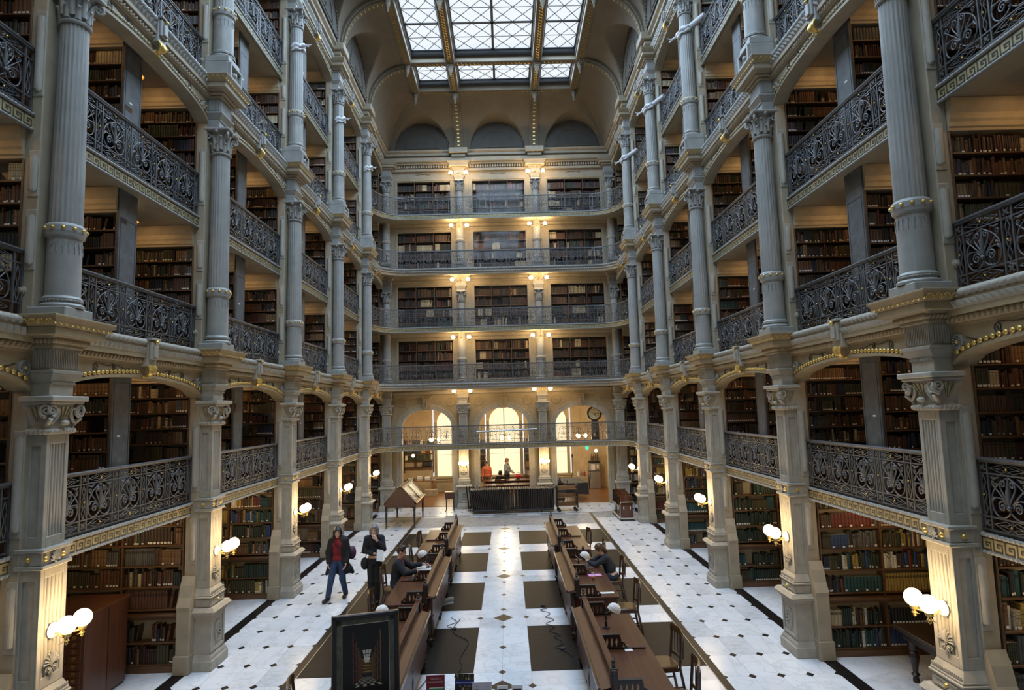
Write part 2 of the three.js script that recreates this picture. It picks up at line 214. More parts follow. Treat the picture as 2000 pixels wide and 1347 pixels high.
// outline of the far balcony, from the last pier on the left round to the last pier on the right; d moves it into the hall
function backPath(d = 0, n = 6) { const R = 1.2 + -d, q = [[-5.22 + d, -23.0]]; for (let k = 0; k <= n; k++) { const a = PI + (PI / 2) * k / n; q.push([-4.02 + R * Math.cos(a), -25.2 - -R * Math.sin(a)]); } const m = q.map((p) => [-p[0], p[1]]).reverse(); return q.concat(m); }
// sweep a profile [[outward, y] ...] along a plan path
function sweep(mb, path, prof, side = 1) {
  const n = path.length, N = []; for (let k = 0; k < n; k++) { const a = path[Math.max(0, k - 1)], b = path[Math.min(n - 1, k + 1)]; const dx = b[0] - a[0], dz = b[1] - a[1], L = Math.hypot(dx, dz); N.push([dz / L * side, -dx / L * side]); }
  for (let k = 0; k < n - 1; k++) for (let j = 0; j < prof.length; j++) { const p = prof[j], q = prof[(j + 1) % prof.length]; const P = (i, c) => V(path[i][0] + N[i][0] * c[0], c[1], path[i][1] + N[i][1] * c[0]); const no = V((q[1] - p[1]) * N[k][0], -(q[0] - p[0]), (q[1] - p[1]) * N[k][1]); mb.poly([P(k, p), P(k + 1, p), P(k + 1, q), P(k, q)], no); }
}
const rectProf = (d0, y0, d1, y1) => [[d0, y0], [d1, y0], [d1, y1], [d0, y1]];
function rope(mb, pts, r, pitch, sides = 6, per = 4) {          // roll moulding wound with a spiral band
  const L = []; let s = 0; const dense = []; for (let k = 0; k < pts.length - 1; k++) { const a = pts[k], b = pts[k + 1], d = a.distanceTo(b), n = Math.max(1, Math.round(d / pitch * per)); for (let j = 0; j < n; j++) { dense.push(a.clone().lerp(b, j / n)); L.push(s + d * j / n); } s += d; } dense.push(pts[pts.length - 1]); L.push(s);
  const rings = []; for (let k = 0; k < dense.length; k++) { const t = dense[Math.min(dense.length - 1, k + 1)].clone().sub(dense[Math.max(0, k - 1)]).normalize(), u = V(0, 1, 0), w = t.clone().cross(u).normalize(), ring = []; for (let j = 0; j < sides; j++) { const a = j / sides * TAU, ph = L[k] / pitch + a / TAU, f = ph - Math.floor(ph), rr = r * (0.72 + 0.28 * Math.sqrt(Math.sin(PI * f))), n = u.clone().multiplyScalar(Math.cos(a)).addScaledVector(w, Math.sin(a)), tilt = Math.cos(PI * f) * -0.7; ring.push(mb.v(dense[k].clone().addScaledVector(n, rr), n.clone().addScaledVector(t, tilt).normalize())); } rings.push(ring); }
  for (let k = 0; k < rings.length - 1; k++) for (let j = 0; j < sides; j++) { const j2 = (j + 1) % sides; mb.t(rings[k][j], rings[k][j2], rings[k + 1][j]); mb.t(rings[k][j2], rings[k + 1][j2], rings[k + 1][j]); }
}
// ---------- cross walls behind the piers ----------
for (const S of SIDES) S.pz.forEach((z, i) => {
  if (i === 6) return;
  const g = struct('wall_' + S.nm + '_cross'); g.position.set(S.s * 5.10, 0, z); g.rotation.y = S.s < 0 ? 0 : PI;
  new MB().box(-2.5, 0, -.05, -.12, 15.3, .05).build('core', M.plaster, g);
  const b = new MB(); b.box(-.20, 0, -.22, 0, 15.3, .22, .012); b.build('end_post', M.tan, g);
  const f = new MB(); f.box(-.24, 0, -.44, .015, .30, .44, .01).box(-.22, .28, -.41, .005, 1.0, .41, .012); // foot and the scrolled bracket above it
  for (const s of [-1, 1]) { f.at(T(-.21, 0, 0)); const q = [[.22, .98], [.41, .98], [.43, 1.06], [.40, 1.12], [.36, 1.2], [.31, 1.38], [.25, 1.52], [.22, 1.46]].map((p) => [s * p[0], p[1]]); f.at(new THREE.Matrix4().makeRotationY(PI / 2).setPosition(-.21, 0, 0)); f.ext(s < 0 ? q : q, .215); f.at(); }
  f.build('foot_bracket', M.tan, g);
  const r = new MB(); // applied half-round mouldings with pointed ends on the two flanks and the face
  for (const [y0, y1] of [[1.75, 2.4], [2.95, 4.0], [5.9, 6.5], [6.75, 7.2], [7.95, 8.9], [11.0, 11.7], [11.95, 12.3], [12.9, 14.1]]) for (const s of [-1, 1]) { const p = [V(-.06, y0, s * .205), V(-.06, y0 + .035, s * .222), V(-.06, y1 - .035, s * .222), V(-.06, y1, s * .205)]; r.tube(p, (t) => t < .02 || t > .98 ? .012 : .052, 8); r.box(-.125, y0 - .05, s * .218, .003, y1 + .05, s * .232, .006); }
  for (const y of [5.62, 10.62]) for (const s of [-1, 1]) r.at(T(-.13, y, s * .22, s > 0 ? PI / 2 : -PI / 2, 0, 0)).lathe([[0, .05], [.03, .045], [.032, .02], [.05, .015], [.055, 0]], 10).at();
  r.build('moulding', M.iron, g);
});
// ---------- square piers of the ground storey, fluted columns above ----------
const PARTS = {};
const tierBlock = (b, list) => { for (const [y0, y1, hz, fx, c] of list) b.box(-.06, y0, -hz, fx, y1, hz, c ?? .008); };
function frustum(b, y0, hz0, fx0, y1, hz1, fx1) { const a = [V(-.05, y0, -hz0), V(fx0, y0, -hz0), V(fx0, y0, hz0), V(-.05, y0, hz0)], c = [V(-.05, y1, -hz1), V(fx1, y1, -hz1), V(fx1, y1, hz1), V(-.05, y1, hz1)]; b.poly([a[0], a[1], c[1], c[0]], V(0, 0, -1)).poly([a[1], a[2], c[2], c[1]], V(1, 0, 0)).poly([a[2], a[3], c[3], c[2]], V(0, 0, 1)).poly(c.slice(), V(0, 1, 0)).poly(a.slice(), V(0, -1, 0)); }
function panelShaft(b, y0, y1, hz, fx, ribs) {                // shaft with sunk panels: ribbed on the face, hollowed on the flanks
  const d = .022, m = .055; b.box(-.06, y0, -hz + d, fx - d, y1, hz - d);
  for (const s of [-1, 1]) { b.box(fx - d, y0, s * hz, fx, y1, s * (hz - m), .004); }
  b.box(fx - d, y0, -hz + m, fx, y0 + .11, hz - m, .004).box(fx - d, y1 - .10, -hz + m, fx, y1, hz - m, .004);
  if (ribs) { const w = 2 * (hz - m), n = 5; for (let k = 0; k < n; k++) { const z = -hz + m + w * (k + .5) / n; b.at(T(fx - d, 0, z)); b.tube([V(0, y0 + .11, 0), V(0, y1 - .10, 0)], w / n * .34, 6, { caps: false }).at(); } }
  for (const s of [-1, 1]) { const z0 = s * (hz - d), z1 = s * hz; b.box(-.06, y0, z0, .03, y1, z1, .003).box(fx - m - .01, y0, z0, fx - d, y1, z1, .003).box(.03, y0, z0, fx - m, y0 + .12, z1, .003).box(.03, y1 - .12, z0, fx - m, y1, z1, .003); }
}
function rosette(b, r, n = 12) { b.lathe([[0, .03], [r * .22, .026], [r * .25, .012]], 8); for (let k = 0; k < n; k++) { const a = k / n * TAU; b.tube([V(r * .25 * Math.cos(a), .012, r * .25 * Math.sin(a)), V(r * .9 * Math.cos(a), .02, r * .9 * Math.sin(a))], (t) => r * (.05 + .09 * t), 4); } b.lathe([[r * .86, 0], [r * .86, .03], [r, .028], [r * 1.08, 0]], 16); }
function palmLeaf(b, h, w, n = 4) { for (let k = -n; k <= n; k++) { const a = k / n * 1.25, L = h * (1 - .3 * Math.abs(k / n)); b.tube(bez([0, 0, 0], [Math.sin(a) * L * .3, L * .4, .01], [Math.sin(a) * L * .75, Math.cos(a) * L * .7 + .1 * h, .016], [Math.sin(a) * w, Math.cos(a) * L, .004], 5), (t) => .004 + .011 * t, 5); } b.sph(0, 0, .005, .018, 8, 6); }
{
  const b = new MB(); tierBlock(b, [[0, .16, .31, .33], [.85, .90, .29, .31], [.90, .94, .33, .35]]); b.box(-.06, .16, -.25, .27, .86, .25, .006); frustum(b, .16, .30, .32, .25, .26, .28); frustum(b, .94, .34, .37, 1.0, .30, .33);
  for (const s of [-1, 1]) { b.box(.262, .27, s * .25, .287, .84, s * .19, .004); } b.box(.262, .27, -.19, .287, .33, .19, .004).box(.262, .78, -.19, .287, .84, .19, .004);
  b.at(T(.268, .555, 0, 0, 0, -PI / 2, V(1.25, 1, .85))); rosette(b, .125); b.at(); for (let k = -8; k <= 8; k++) b.box(.295, .18, k * .032 - .009, .312, .21, k * .032 + .009, .003);
  PARTS.pedestal = b.geom();
  const c = new MB(); tierBlock(c, [[1.0, 1.14, .25, .275, .015], [1.14, 1.17, .27, .29], [1.17, 1.20, .255, .275]]); frustum(c, 1.2, .25, .265, 1.30, .205, .22); c.box(.27, 1.03, -.17, .283, 1.045, .17).box(.27, 1.10, -.17, .283, 1.115, .17); for (let k = -7; k <= 7; k++) c.box(.262, 1.222, k * .031 - .010, .277, 1.25, k * .031 + .010, .003);
  PARTS.attic = c.geom(); const cg = new MB().at(T(.276, 1.073, 0, 0, 0, -PI / 2)); cg.lathe([[0, .03], [.02, .02], [.03, 0]], 8); PARTS.atticKnob = cg.geom();
  const d = new MB(); panelShaft(d, 1.30, 2.56, .205, .225, true); PARTS.lower = d.geom();
  const pl = new MB(); pl.at(T(.232, 1.50, 0, 0, PI / 2, 0)); palmLeaf(pl, .15, .13); pl.at(T(.232, 1.50, 0, 0, PI / 2, PI)); palmLeaf(pl, .10, .06, 2); for (const s of [-1, 1]) pl.at(T(.232, 1.5, 0, 0, PI / 2, 0)).tube(spiral(s * .06, -.03, .035, 1.1, s > 0 ? PI : 0, s > 0 ? -1 : 1, 9), .009, 5); PARTS.palm = pl.geom();
  const e = new MB(); tierBlock(e, [[2.56, 2.60, .235, .262], [2.60, 2.74, .215, .238], [2.74, 2.78, .235, .262]]); PARTS.belt = e.geom();
  const eg = new MB(); for (const [x, z, ry] of [[.24, -.10, 0], [.24, .17, 0]]) eg.at(T(x, 2.67, z, 0, 0, -PI / 2)).lathe([[0, .028], [.018, .026], [.028, .012], [.032, 0]], 8); for (const s of [-1, 1]) eg.at(T(.09, 2.67, s * .217, s * PI / 2, 0, 0)).lathe([[0, .028], [.018, .026], [.028, .012], [.032, 0]], 8); PARTS.beltStud = eg.geom();
  const ep = new MB().at(T(.243, 2.61, .03, 0, PI / 2, 0)); palmLeaf(ep, .13, .07, 3); PARTS.beltPalm = ep.geom();
  const f = new MB(); panelShaft(f, 2.78, 4.0, .175, .20, true); PARTS.upper = f.geom();
  const g = new MB(); { const y = 4.04, q = [V(-.03, y, -.205), V(.225, y, -.205), V(.225, y, .205), V(-.03, y, .205)]; rope(g, q, .036, .05, 6, 4); g.box(-.06, 4.0, -.19, .21, 4.09, .19); } PARTS.neck = g.geom();
  const h = new MB(); frustum(h, 4.08, .18, .20, 4.34, .235, .26); h.box(-.06, 4.34, -.27, .30, 4.37, .27, .006).box(-.06, 4.37, -.30, .335, 4.43, .30, .012);
  for (const s of [-1, 1]) { for (const [x, z, ry] of [[.275, s * .225, 0], [.235, s * .255, PI / 2]]) { h.at(T(x, 4.25, z, 0, ry + PI / 2, 0)); h.tube(spiral(0, .02, .075, 1.6, -PI / 2, s * (ry ? 1 : 1), 14, .15), (t) => .026 - .012 * t, 5); h.at(); } h.tube(bez([.24, 4.12, s * .20], [.25, 4.16, s * .10], [.27, 4.33, s * .04], [.275, 4.28, s * .17], 7), .02, 5); h.tube([V(.20, 4.09, s * .2), V(.24, 4.14, s * .22), V(.28, 4.18, s * .24)], .026, 6); }
  h.sph(.265, 4.13, 0, .05, 8, 6, V(.7, .6, 1.2)); PARTS.cap = h.geom();
  const hg = new MB(); for (const k of [-1.4, 0, 1.4]) { hg.tube(bez([.235, 4.15, k * .012], [.25, 4.2, k * .02], [.268, 4.26, k * .035], [.285, 4.31, k * .05], 5), (t) => .006 + .008 * t, 4); for (const s of [-1, 1]) hg.tube(bez([.10 + k * .01, 4.15, s * .20], [.1 + k * .016, 4.2, s * .212], [.1 + k * .028, 4.26, s * .232], [.1 + k * .04, 4.31, s * .25], 5), (t) => .006 + .008 * t, 4); } PARTS.capGold = hg.geom();
  const blk = (y0, o = 0) => { const i = new MB(), Y = (v) => y0 + v; i.box(-.06, Y(.0), -.19, .215, Y(.20), .19, .008); frustum(i, Y(.16), .195, .22, Y(.25), .25, .28); i.box(-.06, Y(.25), -.25, .285, Y(.29), .25, .006).box(-.06, Y(.29), -.215, .24, Y(.54), .215); for (let k = -7; k <= 7; k++) i.box(.24, Y(.31), k * .028 - .009, .252, Y(.52), k * .028 + .009, .003); for (const s of [-1, 1]) for (let k = 0; k < 8; k++) i.box(.0 + k * .03, Y(.31), s * .215, .018 + k * .03, Y(.52), s * .227, .003); for (let k = -6; k <= 6; k++) i.box(.215, Y(.13), k * .03 - .012, .235, Y(.16), k * .03 + .01, .004); return i; };
  PARTS.block = blk(4.43).geom();
  const cor = (y0) => { const i = new MB(), Y = (v) => y0 + v; i.box(-.06, Y(0), -.25, .28, Y(.05), .25, .012); rope(i, [V(-.03, Y(.07), -.275), V(.305, Y(.07), -.275), V(.305, Y(.07), .275), V(-.03, Y(.07), .275)], .035, .045, 6, 4); frustum(i, Y(.05), .25, .28, Y(.12), .33, .34); i.box(-.06, Y(.12), -.43, .42, Y(.21), .43, .006); frustum(i, Y(.21), .44, .43, Y(.31), .52, .48); i.box(-.06, Y(.31), -.525, .485, Y(.335), .525, .004); return i; };
  PARTS.cornice = cor(4.97).geom();
  const gl = (y0) => { const i = new MB(), ht = (t) => bez([-.04, .0, 0], [-.045, .09, 0], [.045, .09, 0], [.04, .0, 0], 6); for (let k = -5; k <= 5; k++) { i.at(T(.458, y0 + .222, k * .09, 0, PI / 2, 0).multiply(T(0, 0, 0, -.45))); i.tube(ht(), .006, 4).tube([V(-.022, .01, 0), V(0, .05, 0), V(.022, .01, 0)], .004, 4); } for (const s of [-1, 1]) for (let k = 0; k < 5; k++) { i.at(T(.04 + k * .09, y0 + .222, s * .482, 0, s > 0 ? 0 : PI, 0).multiply(T(0, 0, 0, .6))); i.tube(ht(), .006, 4).tube([V(-.022, .01, 0), V(0, .05, 0), V(.022, .01, 0)], .004, 4); } return i; };
  PARTS.corniceGold = gl(4.97).geom();
  // fluted column, axis at x = .17, bottom at 0; H = height to the neck, P = extra pedestal
  const column = (H, P) => { const X = .17, A = {}; let m = new MB();
    if (P) { m.box(-.06, 0, -.24, .37, P, .24, .012); for (const s of [-1, 1]) m.box(.37, .02, s * .24, .43, P - .02, s * .19, .006); m.box(.37, P - .06, -.19, .43, P - .02, .19, .006).box(.37, .02, -.19, .43, .06, .19, .006); m.at(T(.37, P * .5, 0, 0, 0, -PI / 2)).lathe([[0, .06], [.04, .05], [.06, 0]], 8).at(); }
    m.box(-.06, P, -.235, .375, P + .12, .235, .01); A.plinth = m.geom();
    m = new MB().at(T(X, P + .12, 0)); m.lathe([[.22, 0], [.225, .03], [.21, .05], [.195, .055], [.19, .08], [.2, .09], [.205, .11], [.19, .13], [.18, .14]], 24); A.base = m.geom(); m = new MB(); { const q = []; for (let k = 0; k <= 20; k++) { const a = k / 20 * TAU; q.push(V(X + .195 * Math.cos(a), P + .205, .195 * Math.sin(a))); } rope(m, q, .016, .04, 5, 3); } A.baseRope = m.geom();
    m = new MB().at(T(X, 0, 0)); m.lathe([[.178, P + .26], [.172, P + .94]], 24); for (let k = 0; k < 11; k++) { const a = -1.75 + 3.5 * k / 10, c = Math.cos(a), s = Math.sin(a), y = P + .84; m.tube([V(.173 * c, y + .05, .173 * s), V(.177 * c, y - .08, .177 * s)], .006, 4).tube([V(.175 * Math.cos(a - .08), y + .04, .175 * Math.sin(a - .08)), V(.178 * c, y - .03, .178 * s), V(.175 * Math.cos(a + .08), y + .04, .175 * Math.sin(a + .08))], .005, 4); } A.drum = m.geom();
    m = new MB().at(T(X, P + .94, 0)); m.lathe([[.172, 0], [.20, .02], [.205, .05], [.21, .07], [.21, .13], [.2, .15], [.175, .17]], 24); A.ring = m.geom();
    m = new MB(); for (let k = 0; k < 12; k++) { const a = k / 12 * TAU; m.sph(X + .21 * Math.cos(a), P + 1.04, .21 * Math.sin(a), .024, 7, 5); } A.stud = m.geom();
    m = new MB().at(T(X, 0, 0)); const fl = (t) => 1 - .085 * Math.pow(Math.abs(Math.sin(10 * t)), .6); m.lathe([[.17, P + 1.11], [.168, P + 1.7], [.16, P + 2.4], [.15, H]], 80, { flute: fl }); A.shaft = m.geom();
    m = new MB().at(T(X, H, 0)); m.lathe([[.15, 0], [.175, .015], [.178, .035], [.16, .05], [.135, .06], [.14, .25], [.165, .38], [.19, .43]], 20);
    for (let k = 0; k < 8; k++) { const a = k / 8 * TAU; for (const [r0, y0, L, o, da] of [[.142, .06, .16, .06, 0], [.145, .10, .25, .07, PI / 8]]) { const c = Math.cos(a + da), s = Math.sin(a + da), P3 = (r, y) => [r * c, y, r * s]; m.tube(bez(P3(r0, y0), P3(r0 + .01, y0 + L * .6), P3(r0 + .02, y0 + L), P3(r0 + o, y0 + L * .92), 6), (t) => .034 - .018 * t, 5, { up: V(c, 0, s), flat: 1.4 }); } }
    for (let k = 0; k < 4; k++) { const a = PI / 4 + k * PI / 2; m.at(T(X, H, 0, 0, -a, 0)); m.tube(bez([.13, .2, 0], [.15, .34, 0], [.2, .42, 0], [.235, .41, 0], 5).concat(spiral(.235, .345, .065, 1.5, PI / 2, -1, 12, .15).slice(1)), (t) => .024 - .01 * t, 5); } m.at(T(X, H, 0)); for (let k = 0; k < 4; k++) m.sph(.2 * Math.cos(k * PI / 2), .42, .2 * Math.sin(k * PI / 2), .04, 7, 5);
    m.at(); m.box(X - .23, H + .43, -.23, X + .23, H + .48, .23, .015); A.capital = m.geom(); m = new MB(); A.block = blk(H + .48).geom(); A.cornice = cor(H + 1.02).geom(); A.corniceGold = gl(H + 1.02).geom(); return A; };
  PARTS.col1 = column(3.55, 0); PARTS.col2 = column(3.62, .33);
}
function makePier(name) { const t = new THREE.Group(); t.name = name; for (const [n, g, m] of [['pedestal', PARTS.pedestal, M.iron], ['attic_base', PARTS.attic, M.iron], ['gold_knob', PARTS.atticKnob, M.gold], ['lower_shaft', PARTS.lower, M.iron], ['palmette_ornament', PARTS.palm, M.iron], ['belt', PARTS.belt, M.iron], ['gold_rosette', PARTS.beltStud, M.gold], ['palmette_ornament', PARTS.beltPalm, M.iron], ['upper_shaft', PARTS.upper, M.iron], ['neck_moulding', PARTS.neck, M.iron], ['capital', PARTS.cap, M.iron], ['gilt_leaves', PARTS.capGold, M.paleGold], ['frieze_block', PARTS.block, M.iron], ['cornice_block', PARTS.cornice, M.ochre], ['gilt_edge', PARTS.corniceGold, M.gold]]) mesh(n, g, m, t); return t; }
function makeColumn(name, A, top) { const t = new THREE.Group(); t.name = name; for (const [n, g, m] of [['plinth', A.plinth, M.ironCool], ['base', A.base, M.ironCool], ['rope_moulding', A.baseRope, M.ironCool], ['drum', A.drum, M.ironCool], ['ring', A.ring, M.ironCool], ['gold_studs', A.stud, M.gold], ['fluted_shaft', A.shaft, M.ironCool], ['capital', A.capital, M.ironCool], ['frieze_block', A.block, M.ironCool], ['cornice_block', A.cornice, M.tan], ['gilt_edge', A.corniceGold, top ? M.paleGold : M.gold]]) mesh(n, g, m, t); return t; }
{
  const P0 = makePier('square_pier'), C1 = makeColumn('fluted_column', PARTS.col1), C2 = makeColumn('tall_fluted_column', PARTS.col2, 1);
  const put = (src, pos, turn, label, cat, group, y = 0) => { const o = src.clone(); o.name = numbered(src.name); o.position.set(pos[0], pos[1] + y, pos[2]); o.rotation.y = turn; scene.add(o); return tag(o, label, cat, group); };
  for (const S of SIDES) S.pz.forEach((z, i) => { if (i === 6 || i === 0) return; const [p, t] = onSide(S, z), w = `${ORD[i - 1]} along the ${S.nm} wall`;
    put(P0, p, t, `grey square pier with ribbed shaft, ${w}`, 'pier', 'square piers of the ground storey');
    put(C1, p, t, `fluted column with gold studded ring, second gallery, ${w}`, 'column', 'fluted columns of the middle storey', F[2] + .01);
    put(C2, p, t, `fluted column on an open pedestal, fourth gallery, ${w}`, 'column', 'fluted columns of the upper storey', F[4] + .01); });
  for (const [x, w] of [[-1.72, 'left of the middle arch'], [1.70, 'right of the middle arch'], [-5.0, 'in the far left corner'], [5.02, 'in the far right corner']]) {
    const p = [x, 0, Math.abs(x) < 3 ? -27.07 : -27.0], c = [x, 0, -27.24];
    put(P0, p, -PI / 2, `grey square pier on the far wall, ${w}`, 'pier', 'square piers of the ground storey');
    put(C1, c, -PI / 2, `engaged grey column between glazed bookcases, second gallery, ${w}`, 'column', 'fluted columns of the middle storey', F[2] + .01);
    put(C2, c, -PI / 2, `engaged grey column between glazed bookcases, fourth gallery, ${w}`, 'column', 'fluted columns of the upper storey', F[4] + .01); }
}
// ---------- cornices with arches (second, fourth gallery and top) and Greek key bands (first, third, fifth) ----------
function archParts(L, top, lod) {                             // L = half the clear length
  const A = {}, zb = L; let b = new MB();
  b.box(-.2, -.28, -zb, .12, -.10, zb).box(-.2, -.10, -zb, .10, 0, zb, .004).box(-.2, -.36, -zb, .085, -.28, zb, .01).box(-.2, -.385, -zb, .06, -.36, zb);
  A.cornice = b.geom(); b = new MB(); const lineZ = [V(.105, -.055, -zb), V(.105, -.055, zb)]; rope(b, lineZ, .052, .10, lod ? 5 : 8, lod ? 3 : 5); A.roll = b.geom();
  b = new MB(); const nS = Math.round(2 * zb / .095); for (let k = 0; k < nS; k++) { const z = -zb + 2 * zb * k / nS, w = 2 * zb / nS; const a = V(.12, -.13, z), c = V(.12, -.13, z + w), d = V(.12, -.215, z + w), e = V(.12, -.215, z), p = V(.175, -.135, z + w * .92), q = V(.165, -.135, z + w * .1); b.poly([a, c, p], V(0, 1, 0)).poly([a, p, e], V(1, -.5, -1)).poly([p, d, e], V(1, -1, 0)).poly([c, d, p], V(0, 0, 1)); } A.saw = b.geom();
  b = new MB(); const nE = Math.round(2 * zb / .075); for (let k = 0; k < nE; k++) { const z = -zb + 2 * zb * (k + .5) / nE; b.at(T(.085, -.32, z, -.6, 0, 0)); b.sph(0, 0, 0, .028, lod ? 5 : 7, lod ? 4 : 5, V(.7, 1.4, .8)); } A.eggs = b.geom();
  const yc = -.53, ys = -.80, n = 20, arc = (z) => ys + (yc - ys) * Math.sqrt(Math.max(0, 1 - (z / zb) ** 2) * .75 + .25 * (1 - Math.abs(z / zb)));
  b = new MB(); const out = [[-zb, -.38], [zb, -.38]]; for (let k = 0; k <= n; k++) { const z = zb - 2 * zb * k / n; out.push([z, arc(z)]); } b.at(new THREE.Matrix4().makeRotationY(-PI / 2).setPosition(.03, 0, 0)); b.ext(out.map((q) => [q[0], q[1]]), .20); b.at();
  const edge = []; for (let k = 0; k <= n; k++) { const z = -zb + 2 * zb * k / n; edge.push([z, arc(z)]); }
  for (let k = 0; k < n; k++) { const [z0, y0] = edge[k], [z1, y1] = edge[k + 1]; b.poly([V(.05, y0 - .02, z0), V(.05, y1 - .02, z1), V(-.2, y1 - .02, z1), V(-.2, y0 - .02, z0)], V(0, -1, 0)).poly([V(.05, y0 - .02, z0), V(.05, y1 - .02, z1), V(.05, y1 + .02, z1), V(.05, y0 + .02, z0)], V(1, 0, 0)).poly([V(.05, y0 + .02, z0), V(.05, y1 + .02, z1), V(.03, y1 + .03, z1), V(.03, y0 + .03, z0)], V(1, 1, 0)); }
  A.spandrel = b.geom();
  b = new MB(); const nb = Math.round(2 * zb / .085); for (let k = 1; k < nb; k++) { const z = -zb + 2 * zb * k / nb; if (Math.abs(z) < .12) continue; b.sph(.05, arc(z) + .055, z, .034, lod ? 5 : 7, lod ? 4 : 5, V(.55, .8, 1)); } A.beads = b.geom();
  b = new MB(); for (const s of [-1, 1]) { const y = -.47, z = s * zb * .62; b.tube(bez([.034, y - .05, s * (zb - .22)], [.034, y - .14, s * zb * .74], [.034, y - .09, z], [.034, y - .03, z - s * .04], 8), .007, 4); b.at(T(.034, y, z, 0, -PI / 2, 0)); b.tube(spiral(0, 0, .06, 1.4, -PI / 2, s, 12), .007, 4); b.at(T(.034, y + .02, s * zb * .4, 0, -PI / 2, 0)); b.tube(spiral(0, 0, .04, 1.3, PI / 2, -s, 10), .006, 4); b.at(); b.tube(bez([.034, y + .055, z], [.034, y + .06, z - s * .2], [.034, y + .0, s * zb * .5], [.034, y + .06, s * zb * .4], 6), .006, 4).tube(bez([.034, y + .05, s * zb * .4], [.034, y + .05, s * zb * .3], [.034, y - .02, s * zb * .28], [.034, y + .03, s * zb * .2], 6), .005, 4); } A.scroll = b.geom();
  b = new MB(); for (const s of [-1, 1]) { b.at(T(.032, -.56, s * (zb - .11), 0, 0, -PI / 2)); rosette(b, .08, 12); } A.rosette = b.geom(); b = new MB(); for (const s of [-1, 1]) b.sph(.062, -.56, s * (zb - .11), .02, 7, 5); A.rosetteGold = b.geom();
  b = new MB(); b.box(-.02, -.40, -.11, .15, 0.0, .11, .01).box(.15, -.30, -.095, .19, -.04, .095, .008).box(.19, -.27, -.05, .215, -.10, .05, .006).box(.12, -.02, -.12, .21, .01, .12, .006); A.bracket = b.geom();
  b = new MB(); b.sph(.215, -.045, 0, .03, 8, 6); for (let k = -4; k <= 4; k++) { const a = k / 4 * 1.25; b.tube(bez([.07, -.53, .02 * k / 4], [.16, -.52, .05 * Math.sin(a)], [.19, -.44, .10 * Math.sin(a)], [.15, -.39, .105 * Math.sin(a)], 5), (t) => .011 + .007 * t, 5); } for (let k = -3; k <= 3; k++) b.sph(.075, -.555, k * .028, .017, 5, 4); A.shell = b.geom(); return A;
}
function keyParts(path, side, lod) {                          // fascia along a plan path with a raised meander
  const A = {}; let b = new MB(); sweep(b, path, rectProf(-.05, -.20, .0, -.02), side); A.band = b.geom();
  b = new MB(); const off = (d, y) => path.map((p, k) => { const a = path[Math.max(0, k - 1)], c = path[Math.min(path.length - 1, k + 1)], dx = c[0] - a[0], dz = c[1] - a[1], L = Math.hypot(dx, dz); return V(p[0] + dz / L * side * d, y, p[1] - dx / L * side * d); });
  rope(b, off(0, -.022), .026, .062, lod ? 5 : 6, lod ? 3 : 4); rope(b, off(-.004, -.203), .022, .062, lod ? 5 : 6, lod ? 3 : 4); A.ropes = b.geom();
  b = new MB(); let tot = 0; const seg = []; for (let k = 0; k < path.length - 1; k++) { const L = Math.hypot(path[k + 1][0] - path[k][0], path[k + 1][1] - path[k][1]); seg.push([tot, L]); tot += L; }
  const at = (s) => { let k = seg.findIndex(([a, L]) => s <= a + L); if (k < 0) k = seg.length - 1; const f = (s - seg[k][0]) / seg[k][1], p = path[k], q = path[k + 1], dx = (q[0] - p[0]) / seg[k][1], dz = (q[1] - p[1]) / seg[k][1]; return [p[0] + (q[0] - p[0]) * f, p[1] + (q[1] - p[1]) * f, dz * side, -dx * side]; };
  const P = .15, n = Math.max(1, Math.round(tot / P)), w = tot / n, yb = -.178, h = .13, t = .013; const bar = (s0, s1, y0, y1) => { const a = at(Math.max(0, Math.min(tot, s0))), c = at(Math.max(0, Math.min(tot, s1))), D = .0035, Q = (r, y, d) => V(r[0] + r[2] * d, y, r[1] + r[3] * d), no = V(a[2], 0, a[3]); b.poly([Q(a, y0, D), Q(c, y0, D), Q(c, y1, D), Q(a, y1, D)], no); if (!lod) b.poly([Q(a, y1, D), Q(c, y1, D), Q(c, y1, -.001), Q(a, y1, -.001)], V(0, 1, 0)).poly([Q(a, y0, D), Q(c, y0, D), Q(c, y0, -.001), Q(a, y0, -.001)], V(0, -1, 0)); };
  for (let k = 0; k < n; k++) { const s = k * w, X = (v) => s + v * w, Y = (v) => yb + v * h; bar(X(0), X(.82), Y(.0), Y(.0) + t); bar(X(.82) - t, X(.82), Y(0), Y(.66)); bar(X(.34), X(.82), Y(.66) - t, Y(.66)); bar(X(.34), X(.34) + t, Y(.33), Y(.66)); bar(X(.34), X(.6), Y(.33), Y(.33) + t); bar(X(0), X(0) + t, Y(0), Y(1)); bar(X(0), X(1), Y(1) - t, Y(1)); } A.key = b.geom(); return A;
}
const archCache = {}, keyCache = {};
